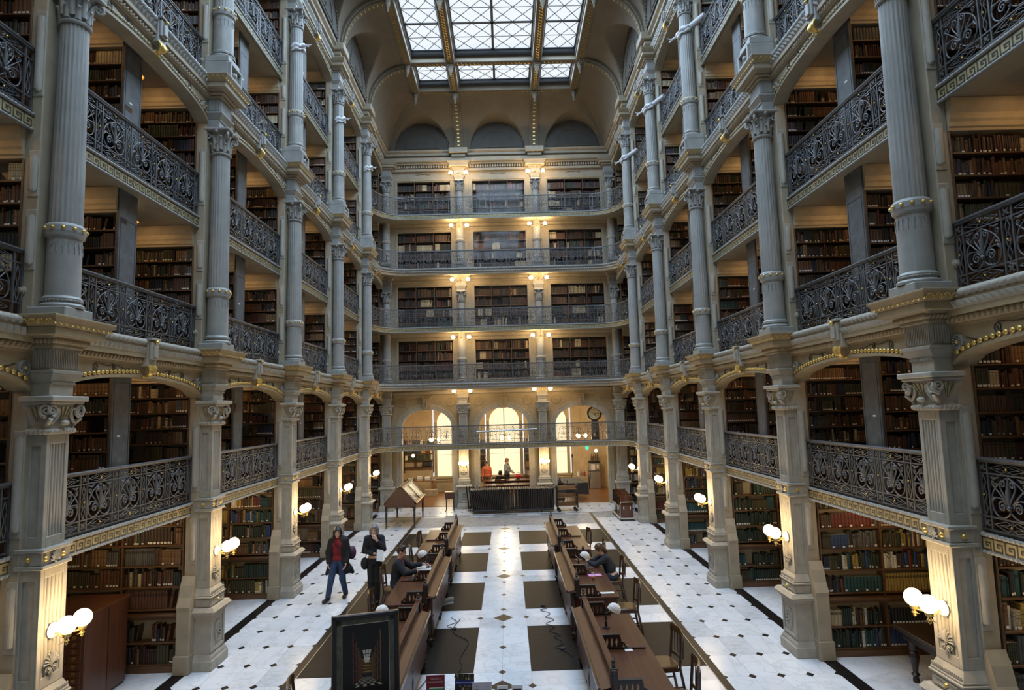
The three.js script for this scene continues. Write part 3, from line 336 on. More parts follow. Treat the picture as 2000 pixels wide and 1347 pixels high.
for (const S of SIDES) for (let i = 0; i < 6; i++) {
  const z0 = S.pz[i], z1 = S.pz[i + 1], last = i === 5, L = (z0 - z1) / 2 - .22, key = L.toFixed(2) + (i > 2), zc = (z0 + z1) / 2, w = `${ORD[i]} bay of the ${S.nm} side`;
  for (const l of [2, 4, 6]) { const A = archCache[key] ??= archParts(L, 0, i > 2), [p, t] = onSide(S, zc, F[l], 5.12), g = struct('arched_cornice', p, t, `arched iron cornice with gilt beads below the ${l === 6 ? 'vault' : LV[l] + ' railing'}, ${w}`); const wm = l === 2 ? M.iron : M.ironCool;
    mesh('cornice', A.cornice, l === 2 ? M.ochre : M.tan, g); mesh('roll_moulding', A.roll, wm, g); mesh('sawtooth_moulding', A.saw, wm, g); mesh('egg_moulding', A.eggs, l === 2 ? M.ochre : M.tan, g); mesh('spandrel', A.spandrel, l === 2 ? M.ochre : M.tan, g); mesh('gilt_beads', A.beads, l === 2 ? M.gold : M.paleGold, g); mesh('scroll_ornament', A.scroll, M.keyDark, g); mesh('rosettes', A.rosette, M.ironCool, g); mesh('gilt_centres', A.rosetteGold, M.gold, g); mesh('bracket', A.bracket, wm, g); mesh('gilt_shell', A.shell, M.gold, g); }
  if (!last) for (const l of [1, 3, 5]) { const A = keyCache[key] ??= keyParts([[0, L], [0, -L]], -1, i > 2), [p, t] = onSide(S, zc, F[l], 5.20), g = struct('gallery_fascia', p, t, `Greek key band with rope mouldings under the ${LV[l]} railing, ${w}`); const mir = S.s < 0; mesh('band', A.band, M.paleGold, g); mesh('greek_key', A.key, M.keyDark, g); mesh('rope_mouldings', A.ropes, M.ironCool, g); }
}
for (const l of [1, 2, 3, 4, 5]) { const path = backPath(0, 8), g = struct('gallery_fascia', [0, F[l], 0], 0, `${l % 2 ? 'Greek key band' : 'rope moulded edge'} of the curved ${LV[l]} across the far wall`);
  if (l % 2) { const A = keyCache.back ??= keyParts(path, -1, true); mesh('band', A.band, M.paleGold, g); mesh('greek_key', A.key, M.keyDark, g); mesh('rope_mouldings', A.ropes, M.ironCool, g); }
  else { const A = keyCache.backRoll ??= (() => { const a = new MB(), q = path.map((p) => V(p[0], 0, p[1])); rope(a, backPath(.05, 8).map((p) => V(p[0], -.04, p[1])), .045, .10, 6, 3); rope(a, backPath(.03, 8).map((p) => V(p[0], -.15, p[1])), .04, .085, 5, 3); const b = new MB(); sweep(b, path, [[-.06, -.30], [.0, -.28], [.02, -.2], [.04, -.0], [-.06, -.0]], -1); return { a: a.geom(), b: b.geom() }; })(); mesh('rope_mouldings', A.a, M.ironCool, g); mesh('band', A.b, M.tan, g); } }
// ---------- iron railings with palmette panels ----------
function railPanel(lod) {                                     // unit panel: width 1 -> scaled; drawn at width .70, height .76
  const n = lod ? 7 : 12, sd = lod ? 3 : 4, W = .70, st = .15, A = {}; let b = new MB(); const bar = (x0, y0, x1, y1, t = .011) => b.box(x0 - (x0 === x1 ? t : 0), y0 - (y0 === y1 ? t : 0), -t * .8, x1 + (x0 === x1 ? t : 0), y1 + (y0 === y1 ? t : 0), t * .8);
  for (const y of [.015, .15, .60, .72]) bar(0, y, W, y, y === .015 ? .009 : .008); for (const x of [.008, st]) bar(x, 0, x, .73, .010);
  A.frame = b.geom(); b = new MB();
  const cx = (st + W) / 2, cy = .275, R = lod ? .0105 : .0098, mir = (f) => { for (const s of [-1, 1]) f(s); };
  b.tube([V(cx, cy - .06, 0), V(cx, cy + .02, .010), V(cx, cy + .15, .010), V(cx, cy + .225, .006), V(cx, cy + .30, 0)], (t) => .010 + .020 * Math.pow(Math.sin(PI * Math.min(1, t * 1.05)), 2) * (t > .3 ? 1 : .3), sd + 1); b.sph(cx, cy, .014, .027, 7, 5); b.sph(cx, cy - .05, .006, .018, 6, 4);
  mir((s) => {
    b.tube(bez([cx, cy + .01, .01], [cx + s * .03, cy + .12, .012], [cx + s * .115, cy + .16, .012], [cx + s * .10, cy + .235, .012], n).concat(spiral(cx + s * .062, cy + .235, .038, 1.25, s > 0 ? 0 : PI, s, n, .3, .012).slice(1)), R, sd);
    b.tube(bez([cx, cy], [cx + s * .06, cy + .07], [cx + s * .13, cy + .13], [cx + s * .205, cy + .20], Math.ceil(n / 2)).concat(spiral(cx + s * .208, cy + .232, .030, 1.2, -PI / 2, s > 0 ? 1 : -1, lod ? 6 : 9, .3).slice(1)), R * .9, sd);
    b.tube(bez([cx, cy], [cx + s * .05, cy + .07], [cx + s * .13, cy + .10], [cx + s * .195, cy + .085], n), (t) => R * .85, sd); b.tube([V(cx + s * .185, cy + .09, 0), V(cx + s * .215, cy + .082, .004), V(cx + s * .232, cy + .045, 0)], (t) => .006 + .016 * Math.sin(PI * t), sd);
    b.tube(spiral(cx + s * .108, cy + .005, .062, 1.6, s > 0 ? PI : 0, s > 0 ? -1 : 1, lod ? 10 : 18, .14), (t) => R * (1.15 - .3 * t), sd);
    b.tube(bez([cx, cy + .305], [cx + s * .10, cy + .25], [cx + s * .245, cy + .20], [cx + s * .245, cy + .03], n).concat(bez([cx + s * .245, cy + .03], [cx + s * .245, cy - .13], [cx + s * .09, cy - .15], [cx, cy - .045], n).slice(1)), R * .95, sd);
    b.tube([V(cx + s * .245, .572, 0), V(cx + s * .19, .555, .004), V(cx + s * .12, .578, 0)], (t) => .005 + .013 * Math.sin(PI * t), sd);
  });
  A.palmette = b.geom(); b = new MB();
  for (const y of [.0825, .66]) { const h = y < .3 ? .052 : .044; for (const s of [-1, 1]) { b.tube([V(st + .03, y, 0), V(cx - .07, y + s * h, 0), V(cx, y + s * h * .35, .006), V(cx + .07, y + s * h, 0), V(W - .03, y, 0)], .0055, sd); b.tube([V(cx - .17, y, 0), V(cx - .06, y + s * .012, 0), V(cx, y + s * h * .9, 0), V(cx + .06, y + s * .012, 0), V(cx + .17, y, 0)], .005, sd); } for (const k of [-1, 1]) { b.at(T(st / 2 + .004, y, 0, 0, 0, k * PI / 4)).box(-.045, -.009, -.007, .045, .009, .009).at(); } b.box(st / 2 - .02, y - .02, -.01, st / 2 + .028, y + .02, .014, .008); }
  const mx = st / 2 + .004; for (const s of [-1, 1]) { b.tube([V(mx, .165, 0), V(mx + s * .03, .24, 0), V(mx + s * .008, .30, .005), V(mx + s * .034, .375, 0), V(mx + s * .008, .45, .005), V(mx + s * .03, .51, 0), V(mx, .585, 0)], .0075, sd); }
  A.tracery = b.geom(); b = new MB(); for (const [x, y] of [[cx, .0825], [cx, .66], [mx, .375]]) b.sph(x, y, .010, .013, 6, 4); A.stud = b.geom(); return A;
}
const RP = [railPanel(0), railPanel(1)];
const panelOf = (lod, W, parent, m, name = 'palmette_panel') => { const g = mesh(name, RP[lod].frame, M.rail, parent); mesh('palmette', RP[lod].palmette, M.rail, g); mesh('tracery', RP[lod].tracery, M.rail, g); tag(mesh('gilt_studs', RP[lod].stud, M.gold, g), null, null, null, 'stuff'); g.applyMatrix4(m.clone().multiply(new THREE.Matrix4().makeScale(W / .70, 1, 1))); return g; };
for (const S of SIDES) for (let l = 1; l <= 5; l++) for (let i = 0; i < 5; i++) {
  const z0 = S.pz[i], z1 = S.pz[i + 1], L = z0 - z1 - .44, zc = (z0 + z1) / 2, [p, t] = onSide(S, zc, F[l], 5.225), lod = i > 2 ? 1 : 0;
  const g = thing('railing', `iron palmette railing of the ${LV[l]}, ${ORD[i]} bay on the ${S.nm} side`, 'railing', p, t, 'iron gallery railings of the side bays');
  const w = (L - .16) / 5; for (let k = 0; k < 5; k++) panelOf(lod, w, g, T(0, .02, L / 2 - k * w, 0, PI / 2, 0));
  const e = new MB(); e.box(-.012, .02, -L / 2 + .01, .012, .75, -L / 2 + .03).box(-.012, .02, -L / 2 + .13, .012, .75, -L / 2 + .15); for (const y of [.035, .17, .62, .74]) e.box(-.008, y - .008, -L / 2, .008, y + .008, -L / 2 + .16); for (const s of [-1, 1]) e.tube([V(0, .18, -L / 2 + .08), V(0, .28, -L / 2 + .08 + s * .03), V(0, .38, -L / 2 + .08 + s * .006), V(0, .48, -L / 2 + .08 + s * .03), V(0, .6, -L / 2 + .08)], .0075, 4); e.build('end_post', M.rail, g);
  new MB().box(-.035, .75, -L / 2, .035, .785, L / 2, .012).box(-.022, .735, -L / 2, .022, .752, L / 2).build('handrail', M.rail, g);
}
for (let l = 1; l <= 5; l++) {
  const g = thing('curved_railing', `long iron palmette railing curving across the far wall at the ${LV[l]}`, 'railing', [0, F[l], 0], 0, 'iron railings across the far wall'), path = backPath(-.02, 12), h = new MB(); sweep(h, path, rectProf(-.03, .75, .03, .785), -1); sweep(h, path, rectProf(-.015, .0, .015, .02), -1); h.build('handrail', M.rail, g);
  const pts = []; for (let k = 0; k <= 3; k++) pts.push([-5.24, -23.18 - 2.02 * k / 3]); for (let k = 1; k <= 3; k++) { const a = PI + PI / 2 * k / 3; pts.push([-4.02 + 1.22 * Math.cos(a), -25.2 + 1.22 * Math.sin(a)]); } const half = pts.slice(); for (let k = 1; k < 13; k++) pts.push([-4.02 + 8.04 * k / 13, -26.42]); for (const q of half.reverse()) pts.push([-q[0], q[1]]);
  for (let k = 0; k < pts.length - 1; k++) { const [ax, az] = pts[k], [bx, bz] = pts[k + 1], dx = bx - ax, dz = bz - az, Lk = Math.hypot(dx, dz); panelOf(1, Lk, g, T(ax, .02, az, 0, Math.atan2(-dz, dx), 0)); }
}
// ---------- bookcases and books ----------
const BOOKS = [], caseGeo = {};
const COL = [['dark brown', .045, .022, .012], ['brown', .085, .042, .02], ['tan', .19, .105, .045], ['maroon', .062, .018, .014], ['black', .014, .013, .013], ['dark green', .02, .034, .022], ['navy', .014, .018, .04], ['red', .14, .032, .02], ['cream', .42, .35, .22], ['olive', .06, .052, .022], ['grey', .085, .085, .08], ['russet', .11, .045, .02], ['white', .6, .57, .5], ['blue', .03, .06, .16], ['yellow', .33, .23, .05], ['teal', .02, .07, .075]];
const PICK = { old: [0, 0, 0, 1, 1, 1, 2, 2, 2, 3, 4, 4, 5, 11, 9, 9, 1, 0, 8, 10], bound: [3, 0, 0, 4, 5, 6, 11, 9, 1, 1, 2], modern: [4, 5, 2, 8, 10, 7, 13, 12, 9, 1, 6, 14, 5, 0, 15], glazed: [0, 0, 4, 4, 1, 3, 5, 0, 1, 8, 11], green: [5, 5, 5, 15, 5, 9] };
function fillShelf(r, x0, x1, y, z, hMax, pal, info, o = {}) {
  let x = x0 + .01 + r() * .02, n = 0; const P = PICK[pal], full = o.full ?? .93;
  while (x < x1 - .03) {
    const run = 2 + Math.floor(r() * (r() < .4 ? 16 : 5)), c = P[Math.floor(r() * P.length)], h0 = hMax * (.70 + .27 * r()), w0 = (o.w || .036) * (.55 + .9 * r()), style = Math.floor(r() * 4), d0 = .13 + .05 * r(), same = r() < .6;
    for (let k = 0; k < run && x < x1 - .02; k++) { const cc = same ? c : (r() < .5 ? c : P[Math.floor(r() * P.length)]), w = same ? w0 : (o.w || .036) * (.5 + 1.0 * r()), h = same ? h0 : hMax * (.66 + .32 * r()); if (x + w > x1) { x = x1; break; } BOOKS.push({ x: x + w / 2, y, z: z - .02 - .03 * r() * (same ? .2 : 1), w: w * .96, h, d: d0, c: cc, t: .8 + .45 * r(), style: same ? style : Math.floor(r() * 4), lean: 0, n: n++, ...info }); x += w; }
    if (r() > full) { const gap = .05 + r() * .22; if (r() < .6 && BOOKS.length) { BOOKS.push({ x: x + .045, y, z: z - .03, w: w0, h: h0 * .97, d: d0, c, t: 1, style, lean: -.16, n: n++, ...info }); x += w0 + .05; } x += gap; }
  }
}
function caseParts(W, H, o) {
  const key = [W, H, o.kind].join(), A = caseGeo[key]; if (A) return A; const q = caseGeo[key] = { shelves: [] }, D = .22; let b = new MB();
  b.box(-W / 2, 0, -D, W / 2, H, -D + .02); q.back = b.geom(); b = new MB(); b.box(0, 0, -D, .025, H, .0, .003); q.side = b.geom(); q.D = D;
  if (o.kind === 'ground') { const n = 7, ys = [.10, .45, .98, 1.34, 1.68, 2.02, 2.34]; q.ys = ys; b = new MB(); b.box(-W / 2 + .02, -.012, -D, W / 2 - .02, .012, .01, .004); q.shelf = b.geom(); b = new MB(); b.box(-W / 2, .885, -D, W / 2, .93, .10, .008).box(-W / 2, .84, -D, W / 2, .885, .06, .006); q.ledge = b.geom(); b = new MB(); b.box(-W / 2, 0, -D, W / 2, .09, .06, .006); q.base = b.geom(); b = new MB().box(-.014, .09, -D, .014, H, .005, .003); q.upright = b.geom(); }
  else { const p = .262, top = H - .36, ys = []; for (let y = top - p; y > .02; y -= p) ys.unshift(y); q.ys = ys; b = new MB(); b.box(-W / 2 + .02, -.010, -D, W / 2 - .02, .010, .004, .003); q.shelf = b.geom(); b = new MB(); const pr = [[-D, 0], [.01, 0], [.012, .03], [.03, .045], [.03, .10], [.045, .13], [.045, .2], [.065, .23], [.09, .27], [.09, .36], [-D, .36]].map(([d, y]) => [d, y + H - .36]); b.at(new THREE.Matrix4().makeRotationY(-PI / 2)); b.run(pr, -W / 2, W / 2, { ccw: false }); b.at(); q.corn = b.geom(); b = new MB(); b.box(-W / 2, 0, -D, W / 2, ys[0] - .02, -.01); q.base = b.geom(); }
  return q;
}
const caseUprights = [-.98, 0, .98];
function bookcase(name, label, group, x, y, z, W, H, kind, pal, info, seed, cornice = M.cream) {
  const A = caseParts(W, H, { kind }), t = thing(name, label, 'bookcase', [x, y, z], 0, group), r = rng(seed);
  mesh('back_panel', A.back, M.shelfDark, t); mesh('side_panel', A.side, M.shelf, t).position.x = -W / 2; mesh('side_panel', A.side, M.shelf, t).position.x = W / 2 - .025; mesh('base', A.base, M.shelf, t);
  A.ys.forEach((yy) => { mesh('shelf', A.shelf, M.shelf, t).position.y = yy; });
  if (kind === 'ground') { mesh('ledge', A.ledge, M.shelf, t); mesh('upright', A.upright, M.shelf, t); } else mesh('cornice', A.corn, cornice, t);
  A.ys.forEach((yy, k) => { const nx = A.ys[k + 1] ?? (kind === 'ground' ? H - .02 : H - .37), lowL = kind === 'ground' && k === 1, hm = (lowL ? .84 : nx) - yy - .035, pl = pal === 'mix' ? (r() < .5 ? 'old' : 'bound') : pal; const parts = kind === 'ground' ? [[-W / 2 + .03, -.02], [.02, W / 2 - .03]] : [[-W / 2 + .03, W / 2 - .03]];
    parts.forEach(([a, b], j) => fillShelf(r, x + a, x + b, y + yy + .0125, z, Math.min(hm, kind === 'ground' ? .30 : .225), pl, { ...info, row: A.ys.length - k + j * 10 }, { w: kind === 'ground' ? .042 : .036, full: kind === 'ground' && k < 2 ? .8 : .93 })); });
  return t;
}
const MID = {};
for (const S of SIDES) {
  for (let l = 0; l < 6; l++) {
    const Hc = l === 5 ? 2.30 : F[l + 1] - F[l] - .19, y = F[l];
    for (let i = 1; i < 7; i++) { const W = l ? 1.30 : 2.05, x = S.s * ((l ? 5.27 : 5.31) + W / 2), z = S.pz[i] + (i === 6 ? .02 : .235);
      const wh = i === 6 ? `at the far end of the ${S.nm} side` : `beside the ${ORD[i - 1]} ${S.nm} ${l < 2 ? 'pier' : 'column'}`;
      const pal = l === 0 ? (S.s > 0 ? (i === 3 ? 'green' : 'modern') : (i < 2 ? 'bound' : i === 3 ? 'modern' : 'mix')) : 'mix';
      bookcase(l ? 'bookcase' : 'ledge_bookcase', l ? `open bookcase of old leather books, ${LV[l]}, ${wh}` : `wide bookcase with a ledge, ground floor, ${wh}`, l ? 'gallery bookcases against the cross walls' : 'ground floor bookcases', x, y, z, W, Hc, l ? 'wall' : 'ground', pal, { S, i, l, mid: 0, at: `${LV[l].replace(' gallery', '')} ${l ? 'gallery' : ''} case ${i === 6 ? 'far ' + S.nm + ' end' : 'beside ' + ORD[i - 1] + ' ' + S.nm + (l < 2 ? ' pier' : ' column')}`.replace('  ', ' ') }, 1000 + l * 100 + i * 10 + S.s);
      if (i < 6) { const lx = S.s * 6.0, lz = z + .62, ly = y + Hc - .085; const lm = thing('soffit_lamp', `small soffit lamp over the ${LV[l]} bookcase ${wh}`, 'lamp', [lx, ly, lz], 0, 'soffit lamps over the bookcases'); const g = caseGeo.lampA ??= new MB().lathe([[.02, .075], [.03, .06], [.11, .015], [.115, .0], [.105, .006], [.025, .05], [.02, .03]], 14).geom(), gb = caseGeo.lampB ??= new MB().sph(0, 0, 0, .042, 10, 8).geom(); mesh('fitting', g, M.brass, lm); mesh('bulb', gb, M.smallLamp, lm); lamp(lx, ly, lz, (l ? ALCOVE : UNDER) * (l >= 4 ? .7 : 1) * (i > 3 ? .8 : 1), l ? WARM2 : WARM, .04); } }
    if (l) for (let i = 0; i < 5; i++) { const zc = (S.pz[i] + S.pz[i + 1]) / 2, W = 1.18, x = S.s * (5.42 + W / 2), wh = `in the ${ORD[i]} bay of the ${S.nm} side`;
      const t = bookcase('book_stack', `book stack with grey end panel, ${LV[l]}, ${ORD[i]} bay of the ${S.nm} side`, 'gallery book stacks with grey end panels', x, y, zc + .215, W, Hc, 'wall', 'mix', { S, i, l, mid: 1, at: `${LV[l].replace(' gallery', '')} gallery stack in ${ORD[i]} ${S.nm} bay` }, 5000 + l * 100 + i * 10 + S.s);
      const key = 'end' + Hc.toFixed(3), E = MID[key] ??= (() => { const b = new MB(); b.box(0, 0, -.435, .03, Hc, .005, .004); const d = new MB(); for (const [a, c] of [[-.40, -.03]]) { d.box(.03, .18, a, .034, .187, c).box(.03, Hc - .44, a, .034, Hc - .433, c).box(.03, .18, a, .034, Hc - .433, a + .007).box(.03, .18, c - .007, .034, Hc - .433, c); } const k = new MB(); k.box(-1.1, 0, -.44, 0, Hc, -.235); return { p: b.geom(), d: d.geom(), k: k.geom(), c: new MB().box(.03, 1.18, -.20, .033, 1.205, -.13).geom() }; })();
      const ep = mesh('end_panel', E.p, M.panelGrey, t); mesh('panel_line', E.d, M.panelLine, ep); if ((i + l) % 2 === 0) mesh('label_card', E.c, M.paper, ep); const kb = mesh('rear_case', E.k, M.shelfDark, t); for (const m of [ep, kb]) { m.position.x = S.s < 0 ? W / 2 : -W / 2; if (S.s > 0) m.scale.x = -1; }
      const lx = S.s * 6.05, lz = zc + .215 + .62, ly = y + Hc - .085; const lm = thing('soffit_lamp', `small soffit lamp over the ${LV[l]} stack, ${ORD[i]} bay of the ${S.nm} side`, 'lamp', [lx, ly, lz], 0, 'soffit lamps over the bookcases'); mesh('fitting', caseGeo.lampA, M.brass, lm); mesh('bulb', caseGeo.lampB, M.smallLamp, lm); lamp(lx, ly, lz, ALCOVE * (l >= 4 ? .6 : .85), WARM2, .04);
    }
  }
}
// glazed bookcases of the far wall: recessed, three bays of four shelves behind glass
const GLAZED = [[2, 5.45, 7.25], [3, 7.80, 9.66], [4, 10.40, 12.13], [5, 12.75, 14.48]], GX = [[-4.57, -2.10, 'left'], [-1.18, 1.25, 'middle'], [2.22, 4.67, 'right']];
for (const [l, y0, y1] of GLAZED) for (const [x0, x1, w] of GX) {
  const W = x1 - x0, H = y1 - y0, key = `gl${W.toFixed(2)}${H.toFixed(2)}`, A = caseGeo[key] ??= (() => { const q = {}; let b = new MB(); b.box(0, 0, -.30, W, H, -.28); q.back = b.geom(); b = new MB(); for (const [a, c, d, e] of [[0, 0, .04, H], [W - .04, 0, W, H], [0, 0, W, .04], [0, H - .04, W, H]]) b.box(a, c, -.05, d, e, .03, .008); q.frame = b.geom(); b = new MB(); for (const k of [1, 2]) b.box(W * k / 3 - .012, .03, -.04, W * k / 3 + .012, H - .03, .012, .004); q.mull = b.geom(); b = new MB().box(.02, -.010, -.28, W - .02, .010, -.01); q.shelf = b.geom(); b = new MB().box(.03, .03, -.012, W - .03, H - .03, -.008); q.glass = b.geom(); b = new MB(); for (let k = 0; k < 40; k++) b.sph(W * (k + .5) / 40, H + .03, .035, .022, 5, 4); q.beads = b.geom(); return q; })();
  const t = thing('glazed_bookcase', `glass fronted bookcase, the ${w} of three in the far wall, ${LV[l]}`, 'bookcase', [x0, y0, -27.30], 0, 'glazed bookcases in the far wall'), r = rng(7000 + l * 10 + x0);
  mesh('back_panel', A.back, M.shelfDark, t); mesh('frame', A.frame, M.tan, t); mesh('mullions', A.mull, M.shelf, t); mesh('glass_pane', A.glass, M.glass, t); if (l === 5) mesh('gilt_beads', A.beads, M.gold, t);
  for (let k = 0; k < 4; k++) { const sy = .04 + (H - .08) * k / 4; mesh('shelf', A.shelf, M.shelf, t).position.y = sy; for (let c = 0; c < 3; c++) fillShelf(r, x0 + W * c / 3 + .025, x0 + W * (c + 1) / 3 - .02, y0 + sy + .011, -27.36, (H - .08) / 4 - .07, 'glazed', { S: null, l, row: 4 - k, mid: 2 }, { w: .05, full: .88 }); }
}
// ---------- the books themselves ----------
const bookG = (() => { const b = new MB(), pts = [[-.5, -.06], [-.3, -.01], [0, .012], [.3, -.01], [.5, -.06]]; for (let k = 0; k < 4; k++) b.poly([V(pts[k][0], 0, pts[k][1]), V(pts[k + 1][0], 0, pts[k + 1][1]), V(pts[k + 1][0], 1, pts[k + 1][1]), V(pts[k][0], 1, pts[k][1])], V(0, 0, 1)); for (const s of [-1, 1]) b.poly([V(s * .5, 0, -.06), V(s * .5, 1, -.06), V(s * .5, 1, -1), V(s * .5, 0, -1)], V(s, 0, 0)); b.poly([V(-.5, 1, -.06), V(-.3, 1, -.01), V(0, 1, .012), V(.3, 1, -.01), V(.5, 1, -.06), V(.5, 1, -1), V(-.5, 1, -1)], V(0, 1, 0)); return b.geom(); })();
const pagesG = new MB().box(-.42, .03, -.99, .42, 1.004, -.10).geom();
const spineTex = (kind) => { const c = document.createElement('canvas'); c.width = 32; c.height = 256; const g = c.getContext('2d'); g.fillStyle = '#fff'; g.fillRect(0, 0, 32, 256); const r = rng(kind + 3); for (let k = 0; k < 60; k++) { g.fillStyle = `rgba(${r() < .5 ? '40,30,20' : '255,250,240'},${.04 + .08 * r()})`; g.fillRect(r() * 32, r() * 256, 2 + r() * 10, 4 + r() * 50); } return [c, g]; };
function spineMat(kind) { const [c, g] = spineTex(kind); if (kind === 1) { for (const y of [20, 62, 104, 190, 232]) { g.fillStyle = '#5a4630'; g.fillRect(0, y, 32, 5); g.fillStyle = '#fff3c8'; g.fillRect(0, y + 5, 32, 2); } } if (kind === 2) { for (const y of [28, 74, 222]) { g.fillStyle = '#4a3a28'; g.fillRect(0, y, 32, 4); } } if (kind === 3) { g.fillStyle = '#3a2c20'; g.fillRect(3, 40, 26, 34); g.fillStyle = '#ffe9b0'; for (let k = 0; k < 3; k++) g.fillRect(7, 48 + k * 8, 18, 3); } const t = new THREE.CanvasTexture(c); t.colorSpace = THREE.SRGBColorSpace; t.wrapS = t.wrapT = THREE.RepeatWrapping; const m = new THREE.MeshPhysicalMaterial({ map: t, roughness: .55 }); m.name = 'book_spine'; return m; }
{ const uv = bookG.attributes.uv, P = bookG.attributes.position; for (let k = 0; k < uv.count; k++) uv.setXY(k, P.getX(k) + .5, P.getY(k)); }
const labelG = new MB().box(-.34, .06, -.02, .34, .17, .016).geom();
{
  // which books show: inside the frame, not behind a pier, a stack, or a railing
  camera.updateMatrixWorld(true); camera.updateProjectionMatrix(); const inv = camera.matrixWorldInverse.copy(camera.matrixWorld).invert(), c0 = camera.position, q = V(0, 0, 0);
  const area = (b) => { if (!b.S) return 0; const S = b.S, y = b.y + b.h * .6; q.set(b.x, y, b.z).applyMatrix4(inv); const d = -q.z; if (d < .5) return 0; const u = 1000 + 1215 * q.x / d, v = 673 - 1215 * q.y / d; if (u < 4 || u > 1996 || v < 4 || v > 1343) return 0; const X = (z) => Math.abs(c0.x + (b.x - c0.x) * (z - c0.z) / (b.z - c0.z)); const pn = S.pz[b.mid ? b.i : b.i - 1]; if (X(pn - .22) > 4.78 - (b.l < 2 ? 0 : -.05)) return 0; if (b.l && !b.mid) { const zc = (S.pz[b.i - 1] + S.pz[b.i]) / 2; if (X(zc - .22) > 5.41) return 0; } const tt = (5.22 - Math.abs(c0.x)) / (Math.abs(b.x) - Math.abs(c0.x)), yr = c0.y + (y - c0.y) * tt, bl = F[b.l]; if (b.l && yr < bl + .8) return 0; if (yr > F[b.l + 1] - (b.l % 2 ? .60 : .22)) return 0; return b.w * b.h / (d * d); };
  BOOKS.forEach((b) => { b.a = area(b); }); const order = BOOKS.filter((b) => b.a > 0).sort((a, b) => b.a - a.a).slice(0, 296), solo = new Set(order);
  const mats = {}, base = [0, 1, 2, 3].map(spineMat), rowLeft = {};
  const rk = (b) => b.at + '|' + (b.row > 10 ? b.row - 10 : b.row); for (const b of order) (rowLeft[rk(b)] ??= []).push(b); for (const k in rowLeft) rowLeft[k].sort((a, b) => a.x - b.x);
  const ordw = (n) => n + (n % 10 === 1 && n !== 11 ? 'st' : n % 10 === 2 && n !== 12 ? 'nd' : n % 10 === 3 && n !== 13 ? 'rd' : 'th');
  for (const b of order) { const cm = COL[b.c], key = b.c + '_' + b.style; const m = mats[key] ??= (() => { const x = base[b.style].clone(); x.color = lin(cm[1], cm[2], cm[3]); x.name = 'book_' + cm[0].replace(' ', '_'); return x; })(); const o = mesh('book', bookG, m); o.position.set(b.x, b.y, b.z); o.scale.set(b.w, b.h, b.d); o.rotation.z = b.lean; const pos = rowLeft[rk(b)].indexOf(b) + 1, rw = b.row > 10 ? b.row - 10 : b.row;
    tag(o, `${cm[0]} book, ${ordw(pos)} from left, ${rw === 1 ? 'top' : ORD[Math.min(6, rw - 1)]} shelf, ${b.at.trim()}`, 'book', 'books on the nearer shelves'); mesh('page_block', pagesG, M.bone, o); if (b.style === 2 || (b.style === 1 && b.n % 3 === 0)) mesh('spine_label', labelG, M.paper, o); }
  const rest = BOOKS.filter((b) => !solo.has(b)), g = new THREE.Group(); g.name = 'shelved_books'; scene.add(g); tag(g, 'thousands of old leather bound books filling the farther shelves of all galleries', 'books', null, 'stuff');
  const mtx = new THREE.Matrix4(), col = new THREE.Color(); const by = [0, 1, 2, 3].map((s) => rest.filter((b) => b.style === s));
  by.forEach((L, s) => { const im = new THREE.InstancedMesh(bookG, base[s], L.length); im.name = ['plain_books', 'banded_books', 'labelled_books', 'titled_books'][s]; L.forEach((b, k) => { mtx.compose(V(b.x, b.y, b.z), new THREE.Quaternion().setFromEuler(new THREE.Euler(0, 0, b.lean)), V(b.w, b.h, b.d)); im.setMatrixAt(k, mtx); const c = COL[b.c]; im.setColorAt(k, col.setRGB(c[1] * b.t, c[2] * b.t, c[3] * b.t)); }); im.castShadow = im.receiveShadow = true; g.add(im); });
  const LL = rest.filter((b) => (b.style === 2 || (b.style === 1 && b.n % 3 === 0)) && b.S), im = new THREE.InstancedMesh(labelG, M.paper, LL.length); im.name = 'spine_labels'; LL.forEach((b, k) => { mtx.compose(V(b.x, b.y, b.z), new THREE.Quaternion(), V(b.w, b.h, b.d)); im.setMatrixAt(k, mtx); }); g.add(im);
  console.log('books', BOOKS.length, 'single', order.length);
}
